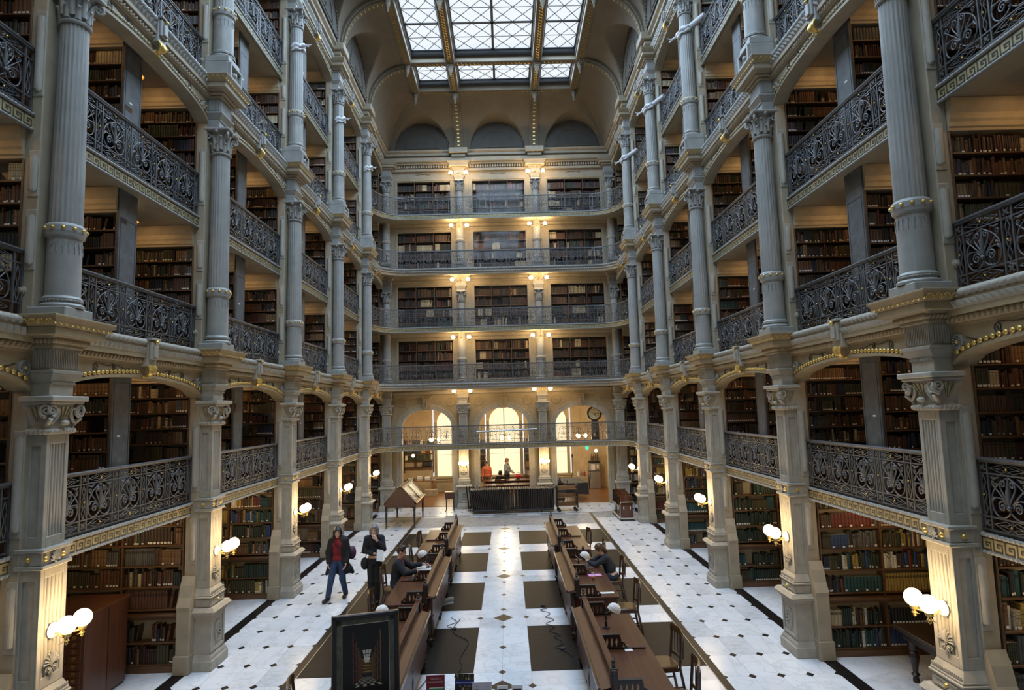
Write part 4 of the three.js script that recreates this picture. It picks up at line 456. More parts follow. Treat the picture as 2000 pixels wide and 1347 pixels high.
// ---------- far wall ----------
const ARCH = [[-4.42, -2.25], [-1.06, 1.08], [2.27, 4.50]], arcPts = (x0, x1, o = 0, n = 18, y = 3.42, rise = .80) => { const q = [], c = (x0 + x1) / 2, a = (x1 - x0) / 2 + o; for (let k = 0; k <= n; k++) { const t = PI - PI * k / n; q.push([c + a * Math.cos(t), y + (rise + o) * Math.sin(t)]); } return q; };
{
  const w = struct('wall_far'); let b = new MB(); const out = [[-7.6, 0]];
  for (const [x0, x1] of ARCH) { out.push([x0, 0]); out.push(...arcPts(x0, x1)); out.push([x1, 0]); } out.push([7.6, 0], [7.6, 5.12], [-7.6, 5.12]);
  b.at(T(0, 0, -27.65)); b.ext(out, .35); b.build('wall_face', M.ochre, w);
  b = new MB(); const rectH = GLAZED.flatMap(([, y0, y1]) => GX.map(([x0, x1]) => [[x0, y0], [x0, y1], [x1, y1], [x1, y0]])); b.at(T(0, 0, -27.65)); b.ext([[-7.6, 5.12], [7.6, 5.12], [7.6, 19], [-7.6, 19]], .35, { holes: rectH }); b.box(-7.6, 5.12, -.3, 7.6, 19, -.02); b.build('wall_upper', M.tan, w);
  b = new MB(); const bd = new MB(), ks = new MB(), med = new MB();
  for (const [x0, x1] of ARCH) { const c = (x0 + x1) / 2;
    for (const [o0, o1, z] of [[0, .10, -27.26], [.10, .24, -27.28]]) { const a = arcPts(x0, x1, o0), e = arcPts(x0, x1, o1); for (let k = 0; k < a.length - 1; k++) { const P = (q, zz) => V(q[0], q[1], zz); b.poly([P(a[k], z), P(a[k + 1], z), P(e[k + 1], z), P(e[k], z)], V(0, 0, 1)).poly([P(e[k], z), P(e[k + 1], z), P(e[k + 1], -27.3), P(e[k], -27.3)], V(0, 1, 0)).poly([P(a[k], z), P(a[k + 1], z), P(a[k + 1], -27.64), P(a[k], -27.64)], V(0, -1, 0)); } for (const s of [0, 1]) { const xa = s ? x1 + o0 : x0 - o0, xe = s ? x1 + o1 : x0 - o1; b.box(Math.min(xa, xe), 0, -27.3, Math.max(xa, xe), 3.42, z, .006); } }
    const e = arcPts(x0, x1, .17, 40); for (let k = 1; k < e.length; k += 1) bd.sph(e[k][0], e[k][1], -27.272, .026, 5, 4, V(1, 1, .6));
    ks.at(T(c, 4.30, -27.3)); ks.ext([[-.13, -.10], [.13, -.10], [.2, .40], [-.2, .40]], .10, { bevel: .012 }).at(); ks.at(T(c, 4.5, -27.21)); ks.tube(spiral(0, .08, .075, 1.4, -PI / 2, 1, 12), .022, 5).tube([V(0, -.2, -.01), V(0, -.05, .03), V(0, .02, .02)], .035, 5).at(); ks.box(c - .22, 4.70, -27.3, c + .22, 4.76, -27.16, .01);
    for (const s of [-1, 1]) { const mx = c + s * 1.06; med.at(T(mx, 4.52, -27.3, PI / 2, 0, 0)); med.lathe([[.0, .018], [.16, .018], [.17, .035], [.2, .035], [.21, 0]], 24).at(); med.at(T(mx, 4.52, -27.275, 0, 0, PI / 4)); for (const [a, c2, d, e2] of [[-.12, .10, .12, .12], [-.12, -.12, .12, -.10], [-.12, -.12, -.10, .12], [.10, -.12, .12, .12]]) med.box(a, c2, 0, d, e2, .012); for (let k = 0; k < 4; k++) med.at(T(mx, 4.52, -27.272, 0, 0, k * PI / 2)).tube([V(0, .01, 0), V(.0, .10, .006)], (t) => .02 - .012 * t, 4); med.at(); } }
  b.build('arch_moulding', M.iron, w); bd.build('gilt_beads', M.gold, w); ks.build('keystones', M.ochre, w); med.build('medallions', M.ochre, w);
  b = new MB(); // window-like surrounds of the glazed cases and string courses
  for (const [l, y0, y1] of GLAZED) { for (const [x0, x1] of GX) for (const [o, z] of [[.05, -27.26], [.12, -27.285]]) b.box(x0 - o, y1, -27.3, x1 + o, y1 + o, z, .008).box(x0 - o, y0 - o, -27.3, x0, y1, z, .008).box(x1, y0 - o, -27.3, x1 + o, y1, z, .008); b.box(-5.3, F[l + 1] - .32, -27.3, 5.3, F[l + 1] - .19, -27.2, .012).box(-5.3, F[l + 1] - .42, -27.3, 5.3, F[l + 1] - .36, -27.26, .01); }
  b.box(-5.3, 4.86, -27.3, 5.3, 4.98, -27.18, .012); b.build('surrounds', M.tan, w);
  b = new MB(); for (let k = 0; k < 92; k++) b.box(-5.1 + k * .111, 15.04, -27.3, -5.1 + k * .111 + .06, 15.16, -27.12, .006); b.box(-5.3, 14.9, -27.3, 5.3, 15.02, -27.17, .01).box(-5.3, 15.18, -27.3, 5.3, 15.26, -27.05, .012).box(-5.3, 15.26, -27.3, 5.3, 15.46, -26.95, .02); b.build('dentil_cornice', M.tan, w);
  b = new MB(); for (const c of [-3.35, .03, 3.45]) for (const s of [-1, 1]) { b.tube(bez([c, 14.8, -27.27], [c + s * .12, 14.9, -27.26], [c + s * .22, 14.72, -27.27], [c + s * .36, 14.8, -27.28], 8), (t) => .025 * (1 - .6 * t), 5); b.tube(spiral(c + s * .16, 14.82, .05, 1.3, PI, s, 10).map((p) => p.setZ(-27.27)), .012, 4); } b.build('scroll_ornament', M.tan, w);
  // door and dark opening in the side passages
  const d = struct('door_1'); b = new MB(); b.box(-6.35, 0, -27.3, -5.36, 2.45, -27.22, .01); b.build('door_frame', M.cream, d); b = new MB().box(-6.25, .02, -27.24, -5.44, 2.3, -27.18, .01); b.build('door_leaf', M.cream, d); new MB().box(-6.1, 1.25, -27.19, -5.6, 2.05, -27.17, .004).build('door_glass', M.shelfDark, d); new MB().sph(-5.53, 1.05, -27.15, .03).build('door_handle', M.brass, d);
  const d2 = struct('door_2'); new MB().box(5.36, 0, -27.3, 6.5, 2.5, -27.2, .01).build('door_frame', M.cream, d2); new MB().box(5.42, .02, -27.22, 6.4, 2.42, -27.17, .01).build('door_leaf', M.black, d2);
}
// lunettes, cove and laylight
const TOP = 17.45, Y0 = 15.80, XW = 4.86, ZW = -27.16, XE = 3.36, ZE = -25.02;
const LUN_BACK = [-3.36, .03, 3.42];
const lunH = (s, R, H) => Math.abs(s) < R ? Y0 + .05 + H * Math.sqrt(1 - (s / R) ** 2) : -1;
function ceilH(x, z, side) {
  const u = Math.min(1, Math.max(0, (XW - Math.abs(x)) / (XW - XE))), v = Math.min(1, Math.max(0, (z - ZW) / (ZE - ZW))), cove = (t) => Y0 + (TOP - Y0) * Math.sqrt(1 - (1 - t) * (1 - t));
  let a = cove(u), b = cove(v); const pz = SIDES[x < 0 ? 0 : 1].pz; for (let i = 0; i < 5; i++) a = Math.max(a, lunH(z - (pz[i] + pz[i + 1]) / 2, 1.5, 1.45)); for (const c of LUN_BACK) b = Math.max(b, lunH(x - c, 1.22, 1.30));
  return Math.min(a, b, TOP);
}
{
  const c = struct('ceiling'); const b = new MB(), dx = .074, dz = .085; const X = [], Z = []; for (let k = 0; k <= Math.round(2 * XW / dx); k++) X.push(-XW + 2 * XW * k / Math.round(2 * XW / dx)); for (let k = 0; k <= 344; k++) Z.push(ZW + (2 - ZW) * k / 344);
  const id = {}, P = (i, j) => { const key = i * 1000 + j; if (id[key] !== undefined) return id[key]; const x = X[i], z = Z[j], e = .02, y = ceilH(x, z), nx = ceilH(x - e, z) - ceilH(x + e, z), nz = ceilH(x, z - e) - ceilH(x, z + e), n = V(-nx, -2 * e, -nz).normalize(); return id[key] = b.v(V(x, y, z), n); };
  for (let i = 0; i < X.length - 1; i++) for (let j = 0; j < Z.length - 1; j++) { if (Math.max(Math.abs(X[i]), Math.abs(X[i + 1])) < XE && Z[j] > ZE) continue; const a = P(i, j), q = P(i + 1, j), r = P(i + 1, j + 1), s = P(i, j + 1); b.t(a, q, r); b.t(a, r, s); }
  b.build('cove', M.vault, c);
  const l = new MB(), bd = new MB(), pl = new MB(); // lunette panels on the walls under the vault
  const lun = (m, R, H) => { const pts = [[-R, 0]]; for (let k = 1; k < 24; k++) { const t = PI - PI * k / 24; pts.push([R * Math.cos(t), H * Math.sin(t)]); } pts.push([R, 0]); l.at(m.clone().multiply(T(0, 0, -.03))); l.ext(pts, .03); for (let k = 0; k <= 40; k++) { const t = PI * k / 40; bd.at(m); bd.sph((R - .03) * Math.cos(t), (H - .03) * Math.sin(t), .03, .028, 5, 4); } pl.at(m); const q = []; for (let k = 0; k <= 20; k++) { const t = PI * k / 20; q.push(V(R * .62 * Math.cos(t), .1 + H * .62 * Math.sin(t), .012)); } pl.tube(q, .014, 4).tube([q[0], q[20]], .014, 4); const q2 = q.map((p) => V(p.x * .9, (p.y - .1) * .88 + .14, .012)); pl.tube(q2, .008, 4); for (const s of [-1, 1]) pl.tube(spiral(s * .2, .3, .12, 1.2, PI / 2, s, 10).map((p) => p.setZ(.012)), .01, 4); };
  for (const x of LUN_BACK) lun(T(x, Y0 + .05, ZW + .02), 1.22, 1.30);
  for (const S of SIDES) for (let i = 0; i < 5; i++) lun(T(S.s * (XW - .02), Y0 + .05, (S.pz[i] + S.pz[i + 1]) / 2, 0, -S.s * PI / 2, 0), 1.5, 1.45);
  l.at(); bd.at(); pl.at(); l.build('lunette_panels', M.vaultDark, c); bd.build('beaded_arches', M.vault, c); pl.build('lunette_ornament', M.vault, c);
  const k = new MB(); // cornice at the springing
  const pr = [[0, -.40], [.08, -.40], [.10, -.28], [.26, -.22], [.26, -.12], [.34, -.06], [.36, 0], [0, 0]];
  for (const S of SIDES) { k.at(T(S.s * 5.24, Y0, 0, 0, S.s < 0 ? 0 : PI, 0)); k.run(pr, S.s < 0 ? -27.2 : 27.2, S.s < 0 ? 2 : -2, {}); k.at(); for (let i = 1; i < 6; i++) k.box(S.s * 5.2, Y0 - .22, S.pz[i] - .36, S.s * 4.68, Y0 + .02, S.pz[i] + .36, .02).box(S.s * 5.2, Y0 - .36, S.pz[i] - .28, S.s * 4.80, Y0 - .22, S.pz[i] + .28, .02); }
  k.at(T(0, Y0, -27.3, 0, -PI / 2, 0)); k.run(pr, -5.2, 5.2, {}); k.at(); for (const x of [-1.72, 1.70]) k.box(x - .42, Y0 - .22, -27.3, x + .42, Y0 + .02, -26.74, .02).box(x - .32, Y0 - .36, -27.3, x + .32, Y0 - .22, -26.86, .02); k.build('cornice', M.tan, c);
  // transverse ribs with gilt beading
  const rb = new MB(), rg = new MB(), rk = new MB(); const rib = (m, U, H) => { const n = 14; for (let q = 0; q < n; q++) { const A = (t) => [U * (1 - Math.cos(t)), H * Math.sin(t)], a = A(PI / 2 * q / n), e = A(PI / 2 * (q + 1) / n), N = (p) => { const L = Math.hypot(U - p[0], -p[1] * U / H * U / H) || 1; return [(U - p[0]) / L, -p[1] / L]; }; for (const [w, d] of [[.20, .07], [.11, .12]]) { const F1 = (p, dd) => { const g = N(p); return [p[0] + g[0] * dd, p[1] + g[1] * dd]; }, a1 = F1(a, d), e1 = F1(e, d); rb.at(m); rb.poly([V(a1[0], a1[1], -w), V(e1[0], e1[1], -w), V(e1[0], e1[1], w), V(a1[0], a1[1], w)], V(1, -1, 0)); for (const s of [-1, 1]) rb.poly([V(a1[0], a1[1], s * w), V(e1[0], e1[1], s * w), V(e[0], e[1], s * w), V(a[0], a[1], s * w)], V(0, 0, s)); } } for (let q = 0; q <= 30; q++) { const t = PI / 2 * q / 30, p = [U * (1 - Math.cos(t)), H * Math.sin(t)]; for (const s of [-1, 1]) { rg.at(m); rg.sph(p[0] + .06 * Math.cos(t), p[1] - .08 * Math.sin(t), s * .155, .026, 5, 4); } if (q % 2 && q > 2) { rk.at(m); rk.box(p[0] + .11 * Math.cos(t) - .012, p[1] - .14 * Math.sin(t) - .03, -.05, p[0] + .11 * Math.cos(t) + .012, p[1] - .14 * Math.sin(t) + .03, .05, .004); } } };
  for (const S of SIDES) for (let i = 1; i < 6; i++) rib(T(S.s * XW, Y0, S.pz[i], 0, S.s < 0 ? 0 : PI, 0), XW - XE + .06, TOP - Y0);
  for (const x of [-1.70, 1.70]) rib(T(x, Y0, ZW, 0, -PI / 2, 0), ZE - ZW + .06, TOP - Y0); rb.at(); rg.at(); rk.at();
  rb.build('ribs', M.vault, c); rg.build('beads', M.vaultPale, c); rk.build('gilt_key_pattern', M.gold, c);
  new MB().box(-7.9, 18.1, -27.7, 7.9, 18.3, 2.3).build('roof', M.vaultDark, c);
  // beams of the laylight, with gilt key strips and pendants
  const zr = [ZE, -22.85, -18.87, -14.89, -10.91, -7.06, -3.15, 1.6], bm = new MB(), gk = new MB();
  for (const x of [-3.34, -1.67, 1.67, 3.34]) { bm.box(x - .17, 17.42, ZE - .1, x + .17, 18.1, 1.9, .02).box(x - .21, 17.60, ZE - .1, x + .21, 17.66, 1.9, .01); for (let z = ZE + .2; z < -6; z += .16) { gk.box(x - .06, 17.405, z, x + .06, 17.42, z + .03).box(x - .06, 17.405, z, x - .03, 17.42, z + .11).box(x + .03, 17.405, z - .05, x + .06, 17.42, z + .06); } }
  for (const z of zr) { bm.box(-3.36, 17.45, z - .15, 3.36, 18.1, z + .15, .02); for (let x = -3.0; x < 3; x += .16) if (Math.abs(Math.abs(x) - 1.67) > .25) gk.box(x, 17.435, z - .05, x + .03, 17.45, z + .05).box(x, 17.435, z - .05, x + .1, 17.45, z - .02); }
  bm.build('laylight_beams', M.vault, c); gk.build('gilt_key_pattern', M.gold, c);
  const pd = new MB().lathe([[.10, 0], [.13, -.02], [.13, -.07], [.10, -.09], [.11, -.13], [.09, -.16], [.06, -.30], [.03, -.38], [.045, -.41], [.02, -.46], [0, -.48]], 12).geom();
  for (const z of zr.slice(0, 5)) for (const [x, w] of [[-3.34, 'outer left'], [-1.67, 'inner left'], [1.67, 'inner right'], [3.34, 'outer right']]) { const o = mesh('ceiling_pendant', pd, M.vault); o.position.set(x, 17.42, z); tag(o, `turned drop pendant on the ${w} laylight beam, ${ORD[zr.indexOf(z)] === 'nearest' ? 'farthest' : ORD[zr.indexOf(z)] + ' farthest'} row`, 'pendant', 'pendants of the laylight beams'); }
  // glass panes, each with its own crossed glazing bars
  let nw = 0; for (let i = 0; i < zr.length - 1; i++) for (const [x0, x1, nc] of [[-3.13, -1.88, 1], [-1.46, 1.46, 2], [1.88, 3.13, 1]]) {
    const w = struct('window_' + (++nw)), za = zr[i] + .32, zb = zr[i + 1] - .32, nr = zb - za > 2 ? 2 : 1, fr = new MB(); const m = .14;
    for (const [a, d, e, f] of [[x0 - .1, za - .16, x1 + .1, za], [x0 - .1, zb, x1 + .1, zb + .16], [x0 - .1, za, x0, zb], [x1, za, x1 + .1, zb]]) fr.box(a, 17.70, d, e, 18.1, f, .01); for (let k = 0; k < 24; k++) { const t = (k + .5) / 24; for (const z of [za - .03, zb + .03]) fr.box(x0 + (x1 - x0) * t - .012, 17.685, z - .02, x0 + (x1 - x0) * t + .012, 17.70, z + .02); } fr.build('window_frame', M.lead, w);
    for (let p = 0; p < nc; p++) for (let q = 0; q < nr; q++) { const a = x0 + (x1 - x0) * p / nc + .02, b2 = x0 + (x1 - x0) * (p + 1) / nc - .02, d = za + (zb - za) * q / nr + .02, e = za + (zb - za) * (q + 1) / nr - .02; const g = new MB().box(a, 17.84, d, b2, 17.86, e).build('glass_pane', M.skyPane, w), br = new MB(), wd = b2 - a, ln = e - d, t = .011; for (const [px0, pz0, px1, pz1] of [[a, d, b2, d], [a, e, b2, e], [a, d, a, e], [b2, d, b2, e]]) br.box(Math.min(px0, px1) - .025, 17.81, Math.min(pz0, pz1) - .025, Math.max(px0, px1) + .025, 17.86, Math.max(pz0, pz1) + .025); const line = (u0, v0, u1, v1) => br.tube([V(a + wd * u0, 17.832, d + ln * v0), V(a + wd * u1, 17.832, d + ln * v1)], t, 4, { caps: false }); line(0, .5, .5, 0); line(.5, 0, 1, .5); line(1, .5, .5, 1); line(.5, 1, 0, .5); line(0, 0, 1, 1); line(0, 1, 1, 0); line(0, .5, 1, .5); br.build('glazing_bars', M.lead, g); }
  }
}
// ---------- globe lamps ----------
const LG = { globe: new MB().sph(0, 0, 0, .095, 20, 14).geom(), plate: new MB().at(T(0, 0, 0, 0, 0, -PI / 2)).lathe([[0, .06], [.03, .05], [.035, .03], [.075, .02], [.085, 0]], 16).geom() };
{ const b = new MB(); for (const s of [-1, 1]) { b.tube(bez([.03, 0, 0], [.10, -.06, s * .02], [.2, -.05, s * .12], [.24, -.03, s * .125], 8), .011, 6); b.at(T(.24, -.03, s * .125)).lathe([[0, -.09], [.018, -.075], [.012, -.055], [.03, -.045], [.012, -.02], [.04, 0], [.045, .03]], 10).at(); b.tube([V(.24, -.05, s * .125), V(.20, -.09, s * .14), V(.17, -.10, s * .15)], .006, 4); } LG.arms = b.geom();
  const c = new MB(); c.at(T(0, 0, 0)).lathe([[0, .30], [.014, .28], [.014, .02], [.035, 0], [.012, -.03], [.02, -.06], [0, -.08]], 8); for (const s of [-1, 1]) { c.at().tube(bez([0, 0, 0], [.0, -.05, s * .12], [0, -.16, s * .22], [0, -.11, s * .34], 8), .010, 6); c.tube(spiral(0, 0, .05, 1.2, PI / 2, 1, 8).map((p) => V(0, p.y - .09, s * .17 + p.x)), .007, 4); c.at(T(0, -.11, s * .34)).lathe([[.01, -.02], [.04, 0], [.045, .03]], 10); } c.at(); LG.twin = c.geom(); }
for (const S of SIDES) S.pz.forEach((z, i) => { if (i === 0 || i === 6) return; const [p, t] = onSide(S, z, 1.87, 4.865), o = thing('wall_lamp', `brass wall lamp with two glowing globes on the ${ORD[i - 1]} ${S.nm} pier`, 'wall lamp', p, t, 'globe lamps on the side piers'); mesh('back_plate', LG.plate, M.white, o); mesh('arms', LG.arms, M.brass, o); for (const s of [-1, 1]) { mesh('globe', LG.globe, M.globe, o).position.set(.24, .09, s * .125); const q = V(.24, .09, s * .125).applyAxisAngle(V(0, 1, 0), t).add(V(...p)); lamp(q.x, q.y, q.z, SCONCE, WARM, .09); } });
for (const [x, w] of [[-1.72, 'left'], [1.70, 'right']]) {
  { const o = thing('wall_lamp', `brass wall lamp with two glowing globes on the far pier to the ${w} of the middle doorway`, 'wall lamp', [x, 1.83, -26.83], -PI / 2, 'globe lamps on the far piers'); mesh('back_plate', LG.plate, M.white, o); mesh('arms', LG.arms, M.brass, o); for (const s of [-1, 1]) { mesh('globe', LG.globe, M.globe, o).position.set(.24, .09, s * .125); lamp(x + s * .125, 1.92, -26.59, SCONCE, WARM, .09); } }
  for (const [l, y] of [[2, 4.98], [3, 7.28], [4, 9.80], [5, 12.20], [6, 14.66]]) { const yy = y - .02, zz = l === 6 ? -26.72 : -26.55, o = thing('bracket_lamp', `twin globe bracket lamp ${l === 6 ? 'beneath the top cornice' : 'beneath the ' + LV[l] + ' floor'}, ${w} column of the far wall`, 'lamp', [x, yy, zz], -PI / 2, 'twin globe bracket lamps of the far wall'); mesh('arms', LG.twin, M.brass, o); new MB().box(-.45, .0, -.02, 0, .03, .02).build('bracket', M.brass, o); for (const s of [-1, 1]) { mesh('globe', LG.globe, M.globe, o).position.set(0, 0, s * .34); lamp(x - s * .34, yy, zz, BRACKET, WARM, .09); } }
}
// ---------- reading room beyond the far arches ----------
mat('roomWall', [0.78, 0.63, 0.42], 0.8, { map: tWall });
mat('blind', [0.85, 0.8, 0.65], 0.8, { emissive: lin(1, 0.93, 0.66), emissiveIntensity: 0.85 });
mat('dayStrip', [0.8, 0.85, 0.95], 0.8, { emissive: lin(0.8, 0.9, 1.0), emissiveIntensity: 1.1 });
mat('parquet', [0.34, 0.16, 0.065], 0.28, { map: rep(tWood, 0.6) });
mat('orange', [0.55, 0.13, 0.06], 0.8); mat('khaki', [0.12, 0.09, 0.05], 0.8); mat('red', [0.42, 0.02, 0.02], 0.6); mat('slateCloth', [0.05, 0.055, 0.075], 0.8, { map: tFine }); mat('greyCloth', [0.10, 0.09, 0.11], 0.8, { map: tFine });
{
  const fl = struct('floor_reading_room'); for (let k = 0; k < 26; k++) { new MB().box(-6.9 + k * .53, -.02, -32.7, -6.9 + (k + 1) * .53 - .004, .012, -27.62, .002).build('floor_board', M.parquet, fl); }
  const w = struct('wall_reading_room'); new MB().box(-7, 0, -32.95, 7, 5.4, -32.7).box(-7.2, 0, -32.9, -7, 5.4, -27.6).box(7, 0, -32.9, 7.2, 5.4, -27.6).build('wall_face', M.roomWall, w); new MB().box(-7, 5.2, -32.9, 7, 5.4, -27.6).build('ceiling_face', M.roomWall, w);
  [[-3.5, -2.0], [-.78, .78], [1.72, 3.22]].forEach(([a, b], k) => { const wd = struct('window_room_' + (k + 1)), c = (a + b) / 2, r = (b - a) / 2; const pts = [[a, .78], [b, .78], [b, 3.5]]; for (let q = 1; q < 16; q++) pts.push([c + r * Math.cos(PI * q / 16), 3.5 + r * Math.sin(PI * q / 16)]); pts.push([a, 3.5]); new MB().at(T(0, 0, -32.68)).ext(pts, .01).build('window_blind', M.blind, wd); const f = new MB(); f.box(a - .12, .7, -32.7, a, 3.5, -32.58, .01).box(b, .7, -32.7, b + .12, 3.5, -32.58, .01).box(a - .16, .66, -32.7, b + .16, .76, -32.5, .01).box(a, 1.86, -32.67, b, 1.875, -32.66).box(c - .01, .78, -32.67, c + .01, 4.2, -32.66); f.build('window_frame', M.cream, wd); for (const s of [-1, 1]) new MB().box(c + s * (r + .17), .78, -32.69, c + s * (r + .22), 4.5, -32.66).build('light_gap', M.dayStrip, wd); });
  for (const x of [-2.75, 0, 2.5]) { const l = new THREE.RectAreaLight(new THREE.Color(1, .86, .56), ROOM, 1.5, 2.9); l.position.set(x, 2.3, -32.5); l.rotation.y = PI; scene.add(l); }
  [[-3.35, 'left'], [0, 'middle'], [3.65, 'right']].forEach(([x, n]) => { const o = thing('chandelier', `hanging lamp with three white globes seen through the ${n} arch`, 'lamp', [x, 2.80, -30.0], 0, 'hanging lamps of the reading room'); const b = new MB().tube([V(0, 0, 0), V(0, 2.4, 0)], .012, 5); for (let k = 0; k < 3; k++) b.tube([V(0, .05, 0), V(.2 * Math.cos(k * 2.1), .0, .2 * Math.sin(k * 2.1))], .01, 5); b.build('stem', M.brass, o); for (let k = 0; k < 3; k++) { mesh('globe', LG.globe, M.globe, o).position.set(.24 * Math.cos(k * 2.1), -.02, .24 * Math.sin(k * 2.1)); } lamp(x, 2.55, -30.0, ROOM * 4.2, new THREE.Color(1, .76, .44), .1); });
  for (const [x, y, z, n] of [[-4.5, 1.98, -31, 'left'], [4.5, 1.98, -31, 'right']]) { const o = thing('globe_lamp', `round white globe lamp hanging in the reading room, seen through the ${n} doorway`, 'lamp', [x, y, z], 0, 'single globes in the reading room'); mesh('globe', new MB().sph(0, 0, 0, .085, 16, 12).geom(), M.globeWhite, o); new MB().tube([V(0, .08, 0), V(0, 3.2, 0)], .008, 4).build('cord', M.black, o); lamp(x, y, z, .4, WARM, .08); }
  // bookcase, desk clutter, printer
  const bc = thing('bookcase', 'reading room wall shelves of bright books behind the left doorway', 'bookcase', [-4.55, 0, -32.68]); { const b = new MB(); for (const y of [1.28, 1.64, 1.98, 2.34]) b.box(-.62, y - .015, 0, .85, y + .015, .3, .004); b.build('shelf', M.chairWood, bc); new MB().box(-.65, 1.0, 0, -.62, 2.7, .3).box(.85, 1.0, 0, .88, 2.7, .3).box(-.02, 1.27, 0, .0, 2.4, .3).build('side_panel', M.chairWood, bc); }
  const bc2 = thing('bookcase', 'narrow dark shelf of books just inside the middle doorway, left of the window', 'bookcase', [-1.32, 0, -32.66]); { const b = new MB(); for (const y of [.7, 1.15, 1.55, 1.95, 2.3]) b.box(-.3, y - .015, 0, .3, y + .015, .3, .004); b.build('shelf', M.shelf, bc2); new MB().box(-.33, 0, 0, -.3, 2.6, .3).box(.3, 0, 0, .33, 2.6, .3).build('side_panel', M.shelf, bc2); }
  const bc3 = thing('bookcase', 'narrow dark shelf of books just inside the middle doorway, right of the window', 'bookcase', [1.32, 0, -32.66]); for (const p of bc2.children) bc3.add(p.clone());
  const g = new THREE.Group(); g.name = 'reading_room_books'; scene.add(g); tag(g, 'small colourful books standing on the reading room shelves', 'books', null, 'stuff'); const B = []; const push = BOOKS.length; const r = rng(77); for (const y of [1.64, 1.98, 2.34]) fillShelf(r, -5.15, -3.72, y + .016, -32.40, .30, 'modern', { S: null }, { w: .045, full: .9 }); for (const x of [-1.32, 1.32]) for (const y of [1.15, 1.55, 1.95, 2.3]) fillShelf(r, x - .28, x + .28, y + .016, -32.38, .3, 'modern', { S: null }, { w: .05 }); const L = BOOKS.slice(push), im = new THREE.InstancedMesh(bookG, new THREE.MeshStandardMaterial({ roughness: .6 }), L.length), mt = new THREE.Matrix4(), cc = new THREE.Color(); im.name = 'small_books'; L.forEach((b, k) => { mt.compose(V(b.x, b.y, b.z), new THREE.Quaternion(), V(b.w, b.h, b.d)); im.setMatrixAt(k, mt); const c = COL[b.c]; im.setColorAt(k, cc.setRGB(c[1] * 1.6, c[2] * 1.6, c[3] * 1.6)); }); g.add(im);
  const pr = thing('printer', 'black desktop printer on the wall shelf behind the left doorway', 'printer', [-4.0, 1.295, -32.45]); new MB().box(-.22, 0, -.18, .22, .28, .14, .03).build('body', M.black, pr); new MB().box(-.17, .05, .12, .17, .07, .20, .004).build('paper_tray', M.black, pr);
  const dk = thing('desk', 'office desk heaped with papers behind the left doorway', 'desk', [-4.4, 0, -31.6]); new MB().box(-.8, .70, -.4, .9, .74, .4, .006).build('desk_top', M.oak, dk); for (const x of [-.7, .8]) new MB().box(x - .05, 0, -.35, x + .05, .70, .35, .006).build('leg', M.oak, dk);
  for (const [x, h, n] of [[-4.7, .12, 'left'], [-4.25, .20, 'middle'], [-3.85, .16, 'right']]) { const o = thing('paper_tray', `stacked letter tray of papers, ${n} one on the office desk`, 'tray', [x, .74, -31.5]); const b = new MB(); for (let k = 0; k < 3; k++) b.box(-.15, k * h / 3, -.12, .15, k * h / 3 + h / 4, .12, .004); b.build('papers', M.paper, o); new MB().box(-.17, 0, -.14, -.15, h, .14).box(.15, 0, -.14, .17, h, .14).build('frame', M.chairWood, o); }
  const bx = thing('storage_box', 'pale cardboard box on the reading room floor below the office desk', 'box', [-3.65, .012, -31.0]); new MB().box(-.3, 0, -.2, .3, .30, .2, .01).build('body', M.cream, bx); new MB().box(-.31, .27, -.21, .31, .32, .21, .008).build('lid', M.cream, bx);
  for (const [x, n] of [[-2.75, 'left'], [2.5, 'right']]) { const o = thing('radiator_cover', `cream radiator cover with a grille under the ${n} reading room window`, 'radiator', [x, 0.012, -32.45]); new MB().box(-.85, 0, -.18, .85, .62, .12, .01).build('casing', M.cream, o); const b = new MB(); for (let k = 0; k < 30; k++) b.box(-.8 + k * .053, .48, .118, -.8 + k * .053 + .03, .57, .126); b.build('grille', M.shelf, o); }
  const fr = thing('refrigerator', 'small stainless refrigerator with a black strip and posted notices, beyond the right doorway', 'refrigerator', [4.55, .012, -32.3]); new MB().box(-.28, 0, -.3, .28, .86, .25, .015).build('lower_door', M.steel, fr); new MB().box(-.28, .88, -.3, .28, 1.26, .25, .015).build('upper_door', M.steel, fr); new MB().box(-.285, .85, -.28, .285, .89, .24).build('black_strip', M.black, fr); new MB().box(-.18, .92, .25, .02, 1.22, .256).box(.1, 1.0, .25, .2, 1.2, .256).build('notices', M.paper, fr); new MB().tube([V(-.23, .5, .27), V(-.23, .8, .27)], .012, 5).build('handle', M.black, fr);
  const mw = thing('microwave', 'dark microwave oven on top of the refrigerator', 'microwave', [4.55, 1.275, -32.3]); new MB().box(-.27, 0, -.2, .27, .10, .2, .01).build('body', M.black, mw); new MB().box(-.24, .02, .2, .1, .085, .205).build('door', M.black, mw);
  const cr = thing('crate', 'wire crate of bottles standing on the microwave', 'crate', [4.6, 1.376, -32.3]); { const b = new MB(); for (let k = 0; k < 7; k++) for (const z of [-.15, .15]) b.tube([V(-.24 + k * .08, 0, z), V(-.24 + k * .08, .4, z)], .006, 4); for (const y of [.02, .2, .4]) for (const z of [-.15, .15]) b.tube([V(-.24, y, z), V(.24, y, z)], .008, 4); b.build('frame', M.steel, cr); const c = new MB(); for (let k = 0; k < 4; k++) c.at(T(-.16 + k * .1, 0, 0)).lathe([[.04, .0], [.045, .22], [.015, .3], [.015, .36], [0, .36]], 8); c.at(); c.build('bottles', M.shelf, cr); }
  const cb = thing('cabinet', 'low cream cabinet left of the refrigerator', 'cabinet', [3.85, .012, -32.4]); new MB().box(-.45, 0, -.25, .38, .62, .25, .01).build('body', M.cream, cb); for (const x of [-.23, .17]) new MB().box(x - .18, .05, .25, x + .18, .58, .262, .004).build('door', M.cream, cb);
